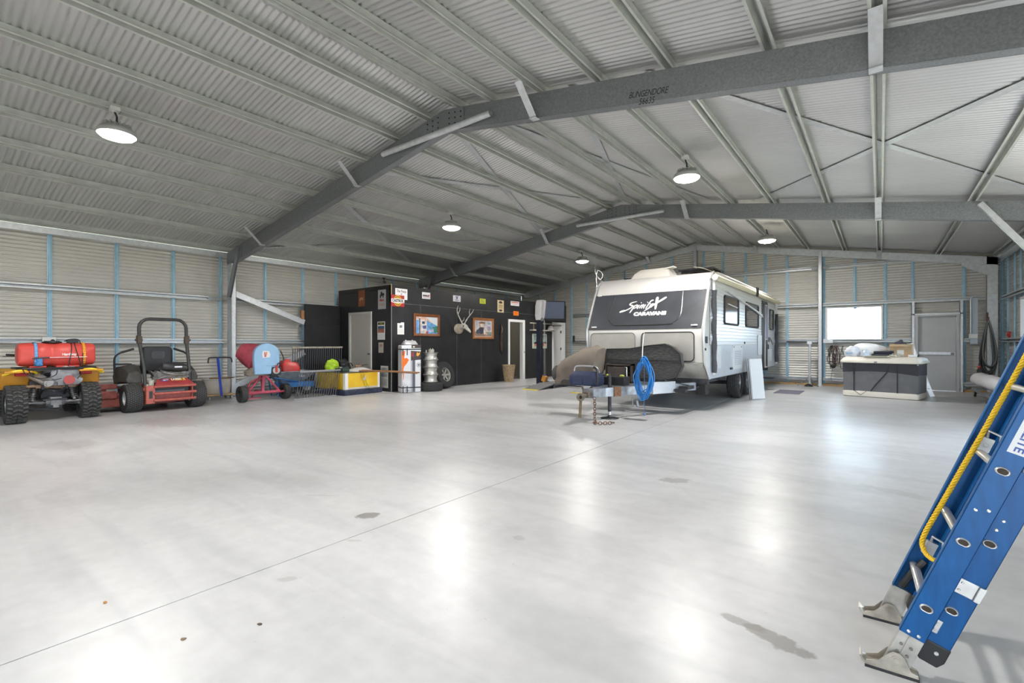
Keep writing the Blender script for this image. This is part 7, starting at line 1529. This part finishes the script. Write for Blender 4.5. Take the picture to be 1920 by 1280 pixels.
# ---------------------------------------------------------------- high bay lamps
lamp_white = M('lamp_lens', (1, 1, 1), .4, emit=(1, .98, .95), es=30.); lamp_white.cycles.emission_sampling = 'NONE'
def lamp(x, y, zm, label):
    t = thing('high_bay_lamp', label, 'ceiling lamp', (x, y, zm), 0, 'round LED lamps under the roof')
    mb = MB(); mb.box((0, 0, .01), (.1, .1, .05)); mb.cyl((0, 0, -.03), (0, 0, .0), .03, 12); part('mount', mb, M('lamp_mount', (.7, .7, .68), .5), t)
    mb = MB(); mb.tube([(0, 0, -.02), (.02, .02, -.09), (.02, .02, -.15)], .012, 8); mb.tube([(.02, .02, -.13), (.05, .02, -.16), (.02, .02, -.2), (-.01, .02, -.16)], .008, 6); part('hook', mb, dark_metal, t)
    mb = MB(); mb.lathe([(0, .10), (.06, .10), (.075, .085), (.11, .06), (.15, .03), (.165, 0), (.165, -.03), (.155, -.035), (.15, -.028)], (.02, .02, -.30), n=28)
    for i in range(18):
        w = 2*PI*i/18; mb.box((.02+.095*math.cos(w), .02+.095*math.sin(w), -.235), (.05, .005, .06), (0, 0, w))
    part('housing', mb, M('lamp_housing', (.55, .55, .54), .45, .3), t, 'grey finned round housing')
    mb = MB(); mb.lathe([(0, -.085), (.08, -.078), (.14, -.055), (.162, -.03), (.162, -.02)], (.02, .02, -.30), n=28); part('lens', mb, lamp_white, t, 'glowing white round lens')
    for c_ in list(t.children):
        if c_.name.split('.')[0] in ('housing', 'lens'): c_.scale = (1.3, 1.3, 1.15); c_.location = (-.006, -.006, .045)
    L = bpy.data.lights.new('lamp_light', 'AREA'); L.shape = 'DISK'; L.size = .3; L.energy = LAMP; L.color = (1, .965, .92)
    o = bpy.data.objects.new('lamp_light', L); COL.objects.link(o); o.parent = t; o.location = (.02, .02, -.40)
    return t
L = bpy.data.lights.new('room_fill', 'POINT'); L.energy = 14; L.color = (1, .93, .82); L.shadow_soft_size = .08  # added point lights without fittings, brighten what the doorways show
for y_ in (13.9, 16.6):
    o = bpy.data.objects.new('room_fill', L); COL.objects.link(o); o.location = (-11.8, y_, 2.55)
for x, y, lab in ((-8.08, 1.83, 'glowing round LED lamp under the left slope, nearest of all'), (-8.12, 8.15, 'glowing round LED lamp under the left slope between the two rafters'), (-8.0, 14.25, 'glowing round LED lamp above the black room, beyond the middle rafter'), (-2.6, 8.16, 'glowing round LED lamp under the right slope between the two rafters'), (-2.42, 14.3, 'glowing round LED lamp above the caravan, beyond the middle rafter'), (-8.08, -4.5, 'round LED lamp behind the viewpoint under the left slope'), (-2.5, 1.83, 'round LED lamp overhead under the right slope'), (-2.5, -4.5, 'round LED lamp behind the viewpoint under the right slope')):
    lamp(x, y, roof_z(x)-.01, lab)
